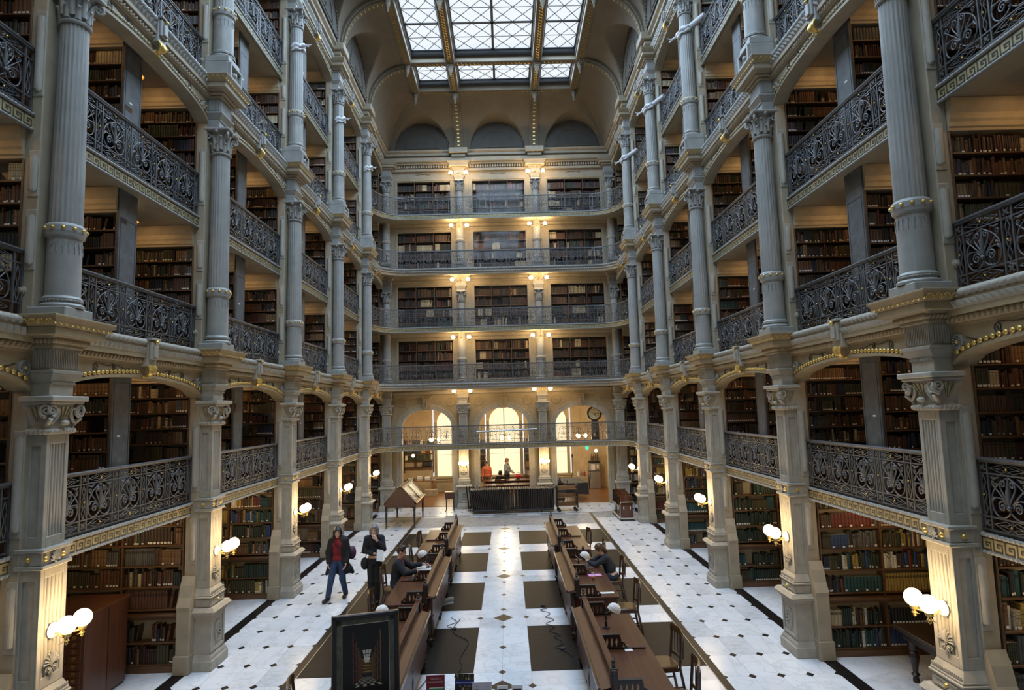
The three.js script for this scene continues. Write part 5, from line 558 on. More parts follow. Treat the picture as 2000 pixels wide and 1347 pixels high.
  for (const [x, c, n] of [[3.72, 'white', 'pale'], [3.88, 'steel', 'steel'], [4.05, 'red', 'red']]) { const o = mesh('bottle', new MB().lathe([[.05, 0], [.055, .04], [.055, .16], [.02, .2], [.02, .27], [0, .27]], 10).geom(), M[c]); o.position.set(x, .634, -32.35); tag(o, `${n} bottle on the low cream cabinet`, 'bottle', 'bottles on the cream cabinet'); }
  const pole = mesh('window_pole', new MB().tube([V(0, 0, 0), V(.02, 1.0, 0)], .014, 6).box(-.02, .95, -.02, .06, 1.1, .02).geom(), M.black); pole.position.set(3.45, .63, -32.5); tag(pole, 'thin dark pole leaning on the wall between right window and refrigerator', 'pole');
  // cloth covered table and suitcase just inside the right doorway
  const tb = thing('cloth_table', 'folding table under a dark grey cloth beyond the right doorway', 'table', [3.05, 0.012, -29.6], .12); { const b = new MB(); b.box(-.45, .68, -1.0, .55, .71, 1.05, .01); b.build('tabletop', M.oak, tb); const c = new MB(); c.box(-.47, .712, -1.02, .57, .724, 1.07, .006); const sk = (p, q, h0, h1) => c.poly([V(p[0], .72, p[1]), V(q[0], .72, q[1]), V(q[0] * 1.05, .72 - h1, q[1] * 1.02), V(p[0] * 1.05, .72 - h0, p[1] * 1.02)], V(p[0] + q[0], 0, p[1] + q[1])); sk([-.47, 1.07], [.57, 1.07], .45, .52); sk([.57, 1.07], [.57, -1.02], .52, .4); sk([-.47, 1.07], [-.47, -1.02], .45, .4); c.build('cloth', M.slateCloth, tb); for (const [x, z] of [[-.38, -.9], [.48, -.9], [-.38, .9], [.48, .9]]) new MB().tube([V(x, 0, z), V(x, .68, z)], .015, 6).build('leg', M.steel, tb); }
  const sc = thing('suitcase', 'grey upright suitcase by the cloth covered table', 'suitcase', [2.42, .012, -28.15]); new MB().box(-.22, .05, -.16, .22, .72, .16, .04).build('body', M.greyCloth, sc); new MB().tube([V(.16, .5, .17), V(.16, .72, .2), V(.2, .95, .2), V(.32, .95, .2), V(.32, .55, .2)], .014, 6).build('handle', M.black, sc); new MB().sph(-.15, .03, 0, .035).sph(.15, .03, 0, .035).build('wheels', M.rubber, sc);
  const bg = thing('shoulder_bag', 'black bag lying on top of the grey suitcase', 'bag', [2.42, .735, -28.15]); { const b = new MB(); b.sph(0, .05, 0, .16, 12, 8, V(1.3, .5, .8)); b.build('body', M.black, bg); new MB().tube(bez([-.14, .08, 0], [-.1, .2, 0], [.1, .2, 0], [.14, .08, 0]), .01, 5).build('strap', M.black, bg); }
  const bt = mesh('water_bottle', new MB().lathe([[.03, 0], [.035, .02], [.035, .15], [.02, .18], [.02, .21], [0, .21]], 10).geom(), mat('blueBottle', [.03, .05, .25], .3)); bt.position.set(2.44, .86, -28.15); tag(bt, 'blue water bottle standing on the black bag', 'bottle');
  // long tables with readers, seen through the middle doorway
  const mkTable = (x, z, L, label) => { const o = thing('reading_table', label, 'table', [x, .012, z], 0, 'tables of the reading room'); new MB().box(-L / 2, .72, -.4, L / 2, .76, .4, .008).build('table_top', M.mahoganyX, o); new MB().box(-L / 2 + .06, .60, -.34, L / 2 - .06, .72, .34, .006).build('apron', M.mahoganyX, o); for (const a of [-1, 1]) for (const c of [-1, 1]) new MB().at(T(a * (L / 2 - .1), 0, c * .3)).lathe([[.03, 0], [.035, .05], [.025, .1], [.045, .4], [.04, .55], [.05, .6]], 10).build('leg', M.mahogany, o); return o; };
  mkTable(.2, -28.55, 2.3, 'front reading table beyond the middle doorway with open papers'); mkTable(.2, -30.3, 2.4, 'second reading table beyond the middle doorway, before the window');
  for (const [x, w, n] of [[.42, .34, 'larger'], [.05, .2, 'smaller']]) { const o = mesh('paper_sheet', new MB().box(-w / 2, 0, -.12, w / 2, .012, .12, .003).geom(), M.paper); o.position.set(x, .773, -28.5); o.rotation.y = .2; tag(o, `${n} white paper on the front reading table`, 'paper', 'papers on the reading table'); }
  const lp = thing('desk_lamp', 'slim dark lamp stand on the front reading table', 'lamp', [.55, .772, -28.7]); new MB().lathe([[.08, 0], [.08, .02], [.012, .03], [.012, .32], [0, .33]], 10).box(-.12, .18, -.01, .12, .2, .01).build('stand', M.black, lp);
  const hb = thing('handbag', 'red handbag on the sill of the middle window', 'bag', [.62, .78, -30.4]); new MB().sph(0, .11, 0, .15, 14, 10, V(1.2, .75, .6)).build('body', M.red, hb); new MB().tube(bez([-.1, .16, 0], [-.08, .36, 0], [.1, .36, 0], [.12, .16, 0]), .012, 5).build('handle', M.black, hb);
  // clock on the wall seen through the right arch
  const ck = thing('wall_clock', 'tall dark wooden wall clock with a round white dial, seen through the right arch', 'clock', [4.05, 0, -27.85]); ck.position.y = 3.83; ck.rotation.y = 0;
  { const W = M.darkWood; new MB().at(T(0, 0, 0, PI / 2, 0, 0)).lathe([[0, .03], [.25, .03], [.27, .06], [.31, .06], [.33, .03], [.33, -.06], [0, -.06]], 40).build('bezel', W, ck); const cv = document.createElement('canvas'); cv.width = cv.height = 256; const g2 = cv.getContext('2d'); g2.fillStyle = '#f4e8c0'; g2.fillRect(0, 0, 256, 256); g2.translate(128, 128); g2.fillStyle = '#2a2018'; g2.font = 'bold 26px serif'; g2.textAlign = 'center'; g2.textBaseline = 'middle'; 'XII I II III IV V VI VII VIII IX X XI'.split(' ').forEach((s, k) => { const a = k * PI / 6; g2.save(); g2.rotate(a); g2.translate(0, -98); g2.fillText(s, 0, 0); g2.restore(); }); const tx = new THREE.CanvasTexture(cv); tx.colorSpace = THREE.SRGBColorSpace; const dial = new THREE.CircleGeometry(.25, 40); mesh('dial', dial, new THREE.MeshStandardMaterial({ map: tx, roughness: .5 }), ck).position.z = .034; const hd = (a, L, w) => { const b = new MB().at(T(0, 0, .04, 0, 0, -a)); b.box(-w, -.05, 0, w, L, .004); b.build('hand', M.black, ck); }; hd(PI / 2 - .12, .20, .008); hd(PI * .83, .14, .012); new MB().ext([[-.13, -.3], [.13, -.3], [.17, -.5], [.17, -1.1], [.08, -1.28], [-.08, -1.28], [-.17, -1.1], [-.17, -.5]], .1, { bevel: .015 }).build('case', W, ck); new MB().tube([V(0, -.45, .105), V(0, -.95, .105)], .01, 5).build('pendulum_rod', M.brass, ck); new MB().at(T(-.03, -.92, .107, PI / 2, 0, 0)).lathe([[0, .01], [.06, .008], [.065, 0]], 16).build('pendulum_bob', M.brass, ck); }
  // exit light and tube lamp on the first gallery
  const ex = thing('green_lamp', 'green glowing lantern hanging under the first gallery before the right doorway', 'lamp', [3.5, 2.44, -26.5]); mat('green', [.02, .3, .15], .3, { emissive: lin(.05, .75, .42), emissiveIntensity: 1.3 }); new MB().lathe([[0, -.09], [.05, -.08], [.075, -.03], [.075, .03], [.05, .05]], 14).build('globe', M.green, ex); new MB().lathe([[.06, .05], [.065, .10], [.03, .12], [.01, .14], [.01, .2]], 12).build('cap', mat('greenCap', [.02, .07, .04], .5), ex); lamp(3.5, 2.40, -26.42, .12, new THREE.Color(.15, 1, .55), .05);
  const tl = thing('tube_lamp', 'long grey tube light fixed along the middle of the first gallery railing', 'lamp', [.14, 3.25, -26.30], 0); new MB().tube([V(-1.27, -.03, 0), V(1.27, .03, 0)], .035, 10).build('housing', M.steel, tl); for (const x of [-1.0, 1.0]) new MB().box(x - .02, -.03, -.10, x + .02, .02, 0).build('clamp', M.steel, tl);
}
// ---------- reading desks down the middle of the hall ----------
const finial = [[.02, 0], [.02, .02], [.032, .03], [.02, .045], [.026, .06], [.022, .08], [0, .095]];
function turnedLeg(b, x, z, h) { b.at(T(x, 0, z)).lathe([[0, .012], [.022, .02], [.03, .05], [.022, .075], [.045, .09], [.05, .12], [.03, .15], [.032, .19], [.055, .30], [.058, .40], [.045, .47], [.036, .50], [.055, .52], [.055, .545], [.04, .56], [.05, h]], 14).at(); b.sph(x, .02, z, .024, 8, 6); }
function divider(b, o = 0) {                                  // pierced bracket standing on the table, local x outward from the back board
  const h = .20, L = .40, out = [[0, 0], [L, 0], [L, .045], [L - .03, .06], [L - .045, .09], [L - .09, .115], [L - .095, .165], [L - .12, .19], [0, .19]], holes = []; for (let k = 0; k < 4; k++) { const cx = .045 + k * .066; const q = []; for (let j = 0; j < 12; j++) { const a = j / 12 * TAU; q.push([cx + .019 * Math.cos(a) * (1 - .35 * Math.abs(Math.sin(2 * a))), .095 + .058 * Math.sin(a)]); } holes.push(q.reverse()); } holes.push([[L - .075, .03], [L - .045, .03], [L - .06, .075]].reverse()); b.ext(out, .03, { holes }); b.box(-.01, .19, -.012, L - .10, .212, .042, .006);
}
const DG = {};
{
  const L = 3.0; let b = new MB(); b.box(0, .725, -L / 2, .74, .76, L / 2, .008); DG.top = b.geom();
  b = new MB(); b.box(.05, .60, -L / 2 + .06, .07, .725, L / 2 - .06).box(.66, .60, -L / 2 + .06, .68, .725, L / 2 - .06); DG.apron = b.geom();
  DG.end = new MB().box(.03, .05, -L / 2 + .02, .70, .725, -L / 2 + .07, .006).geom(); DG.end2 = new MB().box(.03, .05, L / 2 - .07, .70, .725, L / 2 - .02, .006).geom(); DG.mid = new MB().box(.05, .10, -.03, .65, .725, .03, .006).geom();
  b = new MB(); b.box(-.035, .76, -L / 2, .0, 1.055, L / 2, .004); DG.board = b.geom(); b = new MB(); b.box(-.055, 1.05, -L / 2, .02, 1.085, L / 2, .01); DG.rail = b.geom();
  b = new MB(); b.poly([V(-.035, .90, -L / 2), V(-.035, .90, L / 2), V(-.19, .865, L / 2), V(-.19, .865, -L / 2)], V(0, 1, 0)).box(-.19, .84, -L / 2, -.035, .866, L / 2, .004); DG.ledge = b.geom(); b = new MB(); b.box(-.215, .845, -L / 2, -.185, .90, L / 2, .008); DG.ledgeLip = b.geom();
  DG.skirt = new MB().box(-.14, .22, -L / 2 + .03, -.115, .845, L / 2 - .03, .004).geom();
  DG.post = new MB().box(-.06, .76, -.035, .03, 1.10, .035, .006).at(T(-.015, 1.10, 0)).lathe(finial, 10).at().geom();
  DG.leg = (() => { const q = new MB(); turnedLeg(q, 0, 0, .84); return q.geom(); })();
  b = new MB(); divider(b); DG.div = b.geom(); b = new MB(); b.box(.0, .0, 0, .62, .028, .03, .008); DG.strip = b.geom();
}
const DESKS = [['L', -1, -9.12], ['L', -1, -12.93], ['L', -1, -16.78], ['R', 1, -9.10], ['R', 1, -13.02], ['R', 1, -16.80]];
const desk0 = (() => { const t = new THREE.Group(); t.name = 'reading_desk'; for (const [n, g, m] of [['desk_top', DG.top, M.mahogany], ['apron', DG.apron, M.mahogany], ['end_panel', DG.end, M.mahogany], ['end_panel', DG.end2, M.mahogany], ['middle_panel', DG.mid, M.mahogany], ['back_board', DG.board, M.darkWood], ['top_rail', DG.rail, M.mahogany], ['ledge', DG.ledge, M.mahogany], ['ledge_lip', DG.ledgeLip, M.chairWood], ['skirt_board', DG.skirt, M.mahogany]]) mesh(n, g, m, t); for (const z of [-1.45, 1.45]) mesh('post', DG.post, M.darkWood, t).position.z = z; for (const z of [-1.40, 0, 1.40]) mesh('leg', DG.leg, M.darkWood, t).position.set(-.10, 0, z); for (const z of [-1.47, -.015, 1.44]) { const d = mesh('divider', DG.div, M.darkWood, t); d.position.set(.02, .76, z); mesh('strip', DG.strip, M.mahogany, d).scale.x = z > -1 && z < 1 ? 1.05 : .6; } return t; })();
DESKS.forEach(([sd, s, z], k) => { const o = desk0.clone(); o.name = numbered('reading_desk'); o.position.set(s * 1.37, 0, z); o.rotation.y = s > 0 ? 0 : PI; scene.add(o); tag(o, `long mahogany reading desk with pierced dividers, ${['nearest', 'middle', 'farthest'][k % 3]} of the ${s < 0 ? 'left' : 'right'} row`, 'desk', 'reading desks in two rows'); });
// ---------- slat back armless chairs ----------
const CH = {};
{
  let b = new MB(); const seat = []; for (let k = 0; k <= 16; k++) { const a = k / 16 * TAU; seat.push([.215 * Math.sign(Math.cos(a)) * Math.pow(Math.abs(Math.cos(a)), .55), .205 * Math.sign(Math.sin(a)) * Math.pow(Math.abs(Math.sin(a)), .55)]); } b.at(new THREE.Matrix4().makeRotationX(-PI / 2).setPosition(0, .425, 0)); b.ext(seat.slice(0, 16), .035, { bevel: .01 }); CH.seat = b.geom();
  b = new MB(); const crest = []; for (let k = 0; k <= 10; k++) { const t = k / 10 * 2 - 1; crest.push([t * .215, .05 * (1 - t * t) + .0]); } const cw = []; for (let k = 0; k <= 10; k++) { const t = k / 10 * 2 - 1, z = -.235 - .045 * (1 - t * t) * -1 * -1; cw.push([t * .215, z]); } sweep(b, cw, [[-.012, .81], [.012, .80], [.014, .90], [-.01, .915]], 1); for (const s of [-1, 1]) b.box(s * .225, .80, -.25, s * .205, .895, -.22, .004); CH.crest = b.geom();
  b = new MB(); sweep(b, cw.map(([x, z]) => [x, z + .035]), [[-.01, .50], [.01, .50], [.01, .545], [-.01, .545]], 1); CH.lowerRail = b.geom(); CH.slat = new MB().box(-.015, .53, -.005, .015, .815, .008, .003).geom();
  CH.rear = new MB().tube([V(0, 0, -.27), V(0, .42, -.195), V(0, .62, -.215), V(0, .88, -.245)], .021, 6).geom(); CH.front = new MB().tube([V(0, 0, .19), V(0, .425, .165)], .02, 6).geom(); b = new MB(); b.tube([V(-.18, .22, .178), V(.18, .22, .178)], .012, 5).tube([V(-.185, .16, .18), V(-.185, .16, -.24)], .012, 5).tube([V(.185, .16, .18), V(.185, .16, -.24)], .012, 5).box(-.19, .37, -.18, .19, .425, .17, .006); CH.stretcher = b.geom();
}
const chair0 = (() => { const t = new THREE.Group(); t.name = 'slat_back_chair'; mesh('seat', CH.seat, M.seatWood, t); mesh('crest_rail', CH.crest, M.seatWood, t); mesh('lower_rail', CH.lowerRail, M.chairWood, t); for (let k = 0; k < 5; k++) { const tt = (k - 2) / 2.6, m = mesh('slat', CH.slat, M.chairWood, t); m.position.set(tt * .215, 0, -.222 - .03 * (1 - tt * tt) + .01); m.rotation.x = -.06; } for (const s of [-1, 1]) { mesh('leg', CH.rear, M.chairWood, t).position.x = s * .19; mesh('leg', CH.front, M.chairWood, t).position.x = s * .185; } mesh('stretchers', CH.stretcher, M.chairWood, t); return t; })();
for (const [x, z, a, w] of [[2.33, -9.40, -PI / 2 + .1, 'nearest right desk, the farther of its two'], [2.26, -8.32, -PI / 2 - .12, 'nearest right desk, the nearer of its two'], [2.28, -11.98, -PI / 2, 'near half of the middle right desk'], [2.34, -13.80, -PI / 2, 'middle right desk, under the young woman'], [2.20, -15.55, -PI / 2 - .1, 'near half of the farthest right desk'], [2.05, -17.0, -PI / 2 + .15, 'far half of the farthest right desk'], [-2.16, -11.85, PI / 2, 'near half of the middle left desk'], [-2.30, -13.62, PI / 2, 'middle left desk, under the man in black'], [-2.03, -15.75, PI / 2 + .15, 'near half of the farthest left desk'], [-2.05, -17.25, PI / 2 - .1, 'far half of the farthest left desk'], [-2.33, -8.12, PI / 2 + .25, 'nearest left desk at the bottom edge']]) { const o = chair0.clone(); o.name = numbered('slat_back_chair'); o.position.set(x, 0.003, z); o.rotation.y = a; scene.add(o); tag(o, `brown slat back wooden chair at the ${w}`.replace('brown slat back wooden', 'slat back'), 'chair', 'slat back reading chairs'); }
// ---------- desk lamps and things on the desks ----------
mat('shade', [.80, .80, .78], .35); mat('pink', [.72, .36, .62], .7); mat('cable', [.01, .01, .011], .5);
const deskLamp = (x, z, s, tilt, label) => { const o = thing('desk_lamp', label, 'lamp', [s * x, .762, z], s > 0 ? 0 : PI, 'white shaded desk lamps'); const b = new MB(); b.lathe([[0, .02], [.055, .018], [.06, 0]], 14).lathe([[.022, .015], [.018, .09], [.026, .10], [.014, .12], [.012, .2], [.02, .21], [.008, .23], [.008, .30], [0, .31]], 10); b.build('stem', M.black, o); new MB().tube(bez([0, .22, 0], [.06, .23, 0], [.10, .26, 0], [.13, .29, 0], 6), .007, 5).build('arm', M.black, o); const sh = new MB(), n = 12; const pr = [[.085, -.055], [.08, .0], [.06, .035], [.03, .055], [0, .06]]; sh.at(T(.15, .30, 0, tilt, 0, -.5).multiply(new THREE.Matrix4().makeScale(1.25, 1, .9))); sh.lathe(pr, 18); sh.lathe(pr.map(([r, y]) => [r * .95, y - .004]).reverse(), 18); sh.build('shade', M.shade, o); return o; };
deskLamp(1.62, -9.95, 1, .15, 'desk lamp with white bell shade on the nearest right desk'); deskLamp(1.60, -13.45, 1, .2, 'desk lamp with white bell shade beside the laptop on the middle right desk'); deskLamp(1.62, -14.0, -1, -.2, 'tilted white shaded desk lamp in front of the seated man'); deskLamp(1.74, -10.2, -1, 0, 'white topped desk lamp on the nearest left desk, half behind the picture frame');
const sheet = (name, cat, label, x, y, z, w, d, h, ry, m, group) => { const o = mesh(name, new MB().box(-w / 2, 0, -d / 2, w / 2, h, d / 2, Math.min(.003, h * .3)).geom(), m); o.position.set(x, y, z); o.rotation.y = ry; return tag(o, label, cat, group); };
sheet('note_card', 'paper', 'small white card on the nearest right desk beside the divider', 1.79, .762, -9.06, .11, .09, .003, .1, M.paper); sheet('paper', 'paper', 'white folded paper by the near divider of the middle right desk', 1.90, .762, -11.75, .30, .10, .004, .05, M.paper);
sheet('clipboard', 'paper', 'spread white papers on the left desk in front of the seated man', -1.72, .762, -13.95, .32, .42, .006, .15, M.paper); sheet('notebook', 'notebook', 'second heap of white paper under the lamp before the seated man', -1.60, .772, -13.75, .28, .24, .010, -.1, M.paper); sheet('phone', 'phone', 'dark phone lying near the seated man on the left desk', -1.86, .762, -13.10, .08, .16, .009, .5, M.black);
{ const o = thing('pink_notebook', 'pink notebook on a magenta folder on the middle right desk', 'notebook', [1.86, .762, -12.95], .12); new MB().box(-.15, 0, -.12, .14, .008, .11, .002).build('folder', mat('magenta', [.35, .03, .12], .6), o); new MB().box(-.13, .008, -.10, .13, .018, .10, .002).build('pages', M.pink, o); }
{ const o = thing('plastic_cup', 'clear plastic cup of iced tea beside the pink notebook', 'cup', [1.80, .762, -12.68]); new MB().lathe([[.032, 0], [.045, .11], [.048, .112], [.043, .11], [.031, .004]], 16).build('cup', mat('clearPlastic', [1, 1, 1], .05, { transmission: 1, thickness: 0 }), o); new MB().lathe([[0, .005], [.030, .005], [.036, .045], [0, .045]], 16).build('drink', mat('tea', [.35, .18, .07], .1), o); new MB().lathe([[.049, .11], [.046, .125], [.03, .135], [0, .136]], 16).build('lid', M.clearPlastic, o); }
{ const o = thing('laptop', 'open silver laptop on the middle right desk in front of the young woman', 'laptop', [1.82, .762, -13.72], PI / 2 + .1); new MB().box(-.16, 0, -.11, .16, .016, .11, .004).build('base', M.steel, o); new MB().box(-.14, .016, -.085, .14, .018, .01).build('keyboard', M.black, o); new MB().at(T(0, .016, -.11, -.55, 0, 0)).box(-.16, 0, -.008, .16, .21, 0, .003).build('lid', M.steel, o); const sc = new MB().at(T(0, .016, -.11, -.55, 0, 0)).box(-.148, .012, .0005, .148, .20, .002).build('screen', mat('screen', [.05, .06, .08], .2, { emissive: lin(.55, .65, .8), emissiveIntensity: .6 }), o); const fld = new MB().box(-.165, -.001, .0, .165, .006, .13).build('red_sleeve', M.red, o); fld.position.y = -.004; }
{ const o = thing('water_bottle', 'dark water bottle with a black loop lid on the middle right desk', 'bottle', [1.80, .762, -14.30]); new MB().lathe([[.04, 0], [.043, .02], [.043, .19], [.034, .22]], 14).build('body', mat('bottleBlue', [.03, .035, .07], .25), o); new MB().lathe([[.034, .22], [.036, .26], [.02, .265], [0, .265]], 14).tube(bez([-.02, .26, 0], [-.02, .31, 0], [.02, .31, 0], [.02, .26, 0], 6), .006, 5).build('lid', M.black, o); }
{ const o = thing('wallet', 'brown leather case under the water bottle on the middle right desk', 'case', [1.70, .762, -14.22], .3); new MB().box(-.10, 0, -.06, .05, .022, .06, .006).build('case', M.oak, o); }
{ const o = thing('tape_dispenser', 'small grey cylinder standing on the left desk near the seated man', 'bottle', [-1.80, .762, -13.02]); new MB().lathe([[.022, 0], [.024, .01], [.024, .09], [.018, .10], [0, .10]], 12).build('body', M.steel, o); }
{ const o = thing('tablet', 'dark tablet propped against the back board before the seated man', 'tablet', [-1.47, .765, -13.72], -PI / 2 + .2); new MB().at(T(0, 0, 0, -.5, 0, 0)).box(-.12, 0, -.008, .12, .19, 0, .004).build('body', M.black, o); new MB().at(T(0, 0, 0, -.5, 0, 0)).box(-.11, .012, 0, .11, .18, .001).build('screen', M.greyCloth, o); }
const cable = (label, pts, r = .006) => { const c = new THREE.CatmullRomCurve3(pts.map((p) => V(...p))).getPoints(pts.length * 6); const o = mesh('power_cable', new MB().tube(c, r, 5).geom(), M.cable); return tag(o, label, 'cable'); };
const wave = (x0, z0, x1, z1, n, a) => { const q = []; for (let k = 0; k <= n; k++) { const t = k / n; q.push([x0 + (x1 - x0) * t + a * Math.sin(k * 2.4), .012, z0 + (z1 - z0) * t + a * .6 * Math.cos(k * 1.7)]); } return q; };
cable('curly black power cable on the marble beside the right desks', wave(.83, -13.55, 1.02, -11.2, 16, .10)); cable('black cable running from the curly one to the nearest right desk', [[1.02, .012, -11.2], [1.16, .012, -10.9], [1.27, .012, -10.6], [1.32, .3, -10.45]]); cable('thin black cable down the aisle beside the nearest left desk', [[-.86, .012, -12.9], [-.95, .012, -12.4], [-.9, .012, -12.1], [-.62, .012, -11.7], [-.66, .012, -11.3], [-.72, .012, -10.9], [-.66, .012, -10.6], [-.75, .012, -10.2]]); cable('loop of cable by the foot of the seated man', [[-1.05, .012, -13.0], [-.92, .012, -12.75], [-1.08, .012, -12.5], [-.92, .012, -12.35]]); cable('cable hanging under the nearest left desk', [[-1.35, .3, -10.6], [-1.28, .012, -10.5], [-1.18, .012, -10.2], [-1.3, .012, -9.6]]);
cable('cable hanging from the nearest right desk to the floor', [[1.3, .4, -10.0], [1.28, .012, -9.9], [1.24, .012, -9.4], [1.32, .012, -9.1]]);
const brick = (x, z, label) => { const o = mesh('power_adapter', new MB().box(-.04, 0, -.03, .04, .03, .03, .006).geom(), M.cable); o.position.set(x, .003, z); return tag(o, label, 'adapter'); }; brick(.83, -13.6, 'black power adapter at the end of the curly cable'); brick(1.03, -11.2, 'black power adapter on the nearest right dark mat'); brick(-.93, -12.35, 'black power adapter beside the left desk');
// ---------- picture frame and books for sale at the bottom edge ----------
{
  const tb = thing('display_table', 'dark wooden display table below the bottom edge, holding the framed picture and booklets', 'table', [-.75, 0, -6.95]); new MB().box(-1.45, .86, -.36, 1.5, .90, .36, .01).build('table_top', M.darkWood, tb); new MB().box(-1.35, .74, -.30, 1.4, .86, .30, .006).build('apron', M.darkWood, tb); for (const x of [-1.25, 1.3]) for (const z of [-.24, .24]) new MB().at(T(x, 0, z)).lathe([[.03, 0], [.04, .06], [.03, .1], [.05, .4], [.04, .7], [.05, .75]], 10).build('leg', M.darkWood, tb);
  // print inside the frame: a flat picture of a bright hall with galleries
  const cv = document.createElement('canvas'); cv.width = 512; cv.height = 700; const g = cv.getContext('2d'); g.fillStyle = '#070606'; g.fillRect(0, 0, 512, 700); const vx = 268, vy = 470; const q = (p, f) => { g.fillStyle = f; g.beginPath(); p.forEach(([x, y], k) => k ? g.lineTo(x, y) : g.moveTo(x, y)); g.fill(); };
  const P = (x, y, z) => [vx + x * 300 / z, vy - y * 300 / z]; g.fillStyle = '#6a4a18'; g.fillRect(222, 330, 94, 140); for (let k = 0; k < 5; k++) { g.fillStyle = ['#b08030', '#8a6a2a'][k % 2]; g.fillRect(222, 338 + k * 28, 94, 6); for (let j = 0; j < 7; j++) { g.fillStyle = '#2a1a0a'; g.fillRect(226 + j * 13, 346 + k * 28, 8, 18); } }
  for (const s of [-1, 1]) { for (let k = 0; k < 7; k++) { const z = 1.9 + k * .55; const a = P(s * .95, 2.5, z), b = P(s * .95, -.6, z); g.strokeStyle = s < 0 ? '#7a4224' : '#8a5a2a'; g.lineWidth = 16 / z; g.beginPath(); g.moveTo(...a); g.lineTo(...b); g.stroke(); } for (const y of [-.35, .25, .8, 1.35, 1.9]) { g.strokeStyle = '#6b3a20'; g.lineWidth = 5; g.beginPath(); g.moveTo(...P(s * .95, y, 1.75)); g.lineTo(...P(s * .95, y, 5.6)); g.stroke(); } }
  for (let k = 0; k < 5; k++) for (let j = 0; j < 3; j++) { const z0 = 3.2 + k * .75, x0 = -.5 + j * .36; q([P(x0, 2.35, z0), P(x0 + .3, 2.35, z0), P(x0 + .3, 2.35, z0 + .62), P(x0, 2.35, z0 + .62)], k < 2 ? '#b9b4a6' : '#d8d3c4'); }
  for (let k = 0; k < 10; k++) for (let j = -4; j < 4; j++) { const z0 = 1.5 + k * .4; q([P(j * .22, -.6, z0), P(j * .22 + .2, -.6, z0), P(j * .22 + .2, -.6, z0 + .36), P(j * .22, -.6, z0 + .36)], (j + k) % 2 ? '#a89f8c' : '#151210'); }
  const tx = new THREE.CanvasTexture(cv); tx.colorSpace = THREE.SRGBColorSpace; const fm = new THREE.MeshStandardMaterial({ map: tx, roughness: .35 }); fm.name = 'print';
  const W = .75, H = 1.02, o = thing('framed_picture', 'black and bronze framed print of a galleried hall, standing at the bottom left of centre', 'picture', [-1.475, .86, -7.33], .27); const fr = (m, x, o2, z0, z1, n) => { const b = new MB(); b.box(-W / 2 + x, x, z0, -W / 2 + x + o2, H - x, z1, .004).box(W / 2 - x - o2, x, z0, W / 2 - x, H - x, z1, .004).box(-W / 2 + x, x, z0, W / 2 - x, x + o2, z1, .004).box(-W / 2 + x, H - x - o2, z0, W / 2 - x, H - x, z1, .004); b.build(n, m, o); };
  fr(M.oak, 0, .012, -.02, .022, 'frame_edge'); fr(M.black, .010, .045, -.015, .03, 'frame'); fr(mat('mount', [.15, .145, .11], .8, { map: tFine }), .052, .06, -.01, .006, 'mount'); fr(M.bone, .112, .006, -.01, .008, 'inner_edge'); const pg = new THREE.PlaneGeometry(W - .235, H - .235); const pm = mesh('print', pg, fm, o); pm.position.set(0, H / 2, .004); new MB().box(-W / 2 + .01, .01, -.02, W / 2 - .01, H - .01, -.012).build('backing', M.shelfDark, o); o.rotation.order = 'YXZ'; o.rotation.x = -.08;
  const ck = (w, h, draw) => { const c = document.createElement('canvas'); c.width = w; c.height = h; draw(c.getContext('2d'), w, h); const t = new THREE.CanvasTexture(c); t.colorSpace = THREE.SRGBColorSpace; return new THREE.MeshStandardMaterial({ map: t, roughness: .45 }); };
  const bk = (name, cat, label, x, z, w, h, d, y, ry, cover, side) => { const b = thing(name, label, cat, [x, y, z], ry); b.rotation.order = 'YXZ'; b.rotation.x = -.22; new MB().box(-w / 2, 0, -d, w / 2, h, 0, .002).build('cover', side, b); const p = mesh('front_print', new THREE.PlaneGeometry(w * .985, h * .99), cover, b); p.position.set(0, h / 2, .0012); return b; };
  bk('red_book', 'book', 'dark red cover book with a small green picture, upright at the bottom edge', -.695, -7.28, .205, .30, .02, .903, .05, ck(256, 384, (c, w, h) => { c.fillStyle = '#6b1526'; c.fillRect(0, 0, w, h); c.fillStyle = '#d8c8b8'; c.font = '26px serif'; c.textAlign = 'center'; c.fillText('THE CITY &', w / 2, 56); c.fillText('NEIGHBORHOOD', w / 2, 96); c.fillStyle = '#c8cfc4'; c.fillRect(40, 158, w - 50, 14); c.fillStyle = '#3f7a58'; c.fillRect(34, 170, w - 44, h); c.fillStyle = '#3a1c14'; c.fillRect(70, 200, 140, 120); }), mat('redCover', [.14, .012, .02], .5));
  bk('blue_book', 'book', 'book with a navy title band over shelves of books, upright at the bottom edge', -.375, -7.28, .215, .305, .02, .903, -.04, ck(256, 384, (c, w, h) => { const r = rng(4); c.fillStyle = '#1a1512'; c.fillRect(0, 0, w, h); for (let k = 0; k < 90; k++) { c.fillStyle = ['#6b5134', '#8a7a5a', '#3a2c1e', '#9a9080', '#54402a'][Math.floor(r() * 5)]; c.fillRect(r() * w, Math.floor(r() * 9) * 44, 5 + r() * 14, 30 + r() * 10); } c.fillStyle = '#16235f'; c.fillRect(0, 78, w, 66); c.fillStyle = '#dfe4f0'; c.font = '25px serif'; c.textAlign = 'center'; c.fillText('Baltimore Places Today', w / 2, 120, w - 24); }), M.slateStrip);
  bk('price_card', 'card', 'pale printed price card at the bottom edge, right of the blue book', -.17, -7.14, .215, .27, .004, .903, 0, ck(256, 300, (c, w, h) => { c.fillStyle = '#b9b4bd'; c.fillRect(0, 0, w, h); c.fillStyle = '#66616c'; for (let k = 0; k < 6; k++) { c.fillRect(26, 46 + k * 30, 60, 6); c.fillRect(196, 46 + k * 30, 22, 6); } }), M.paper);
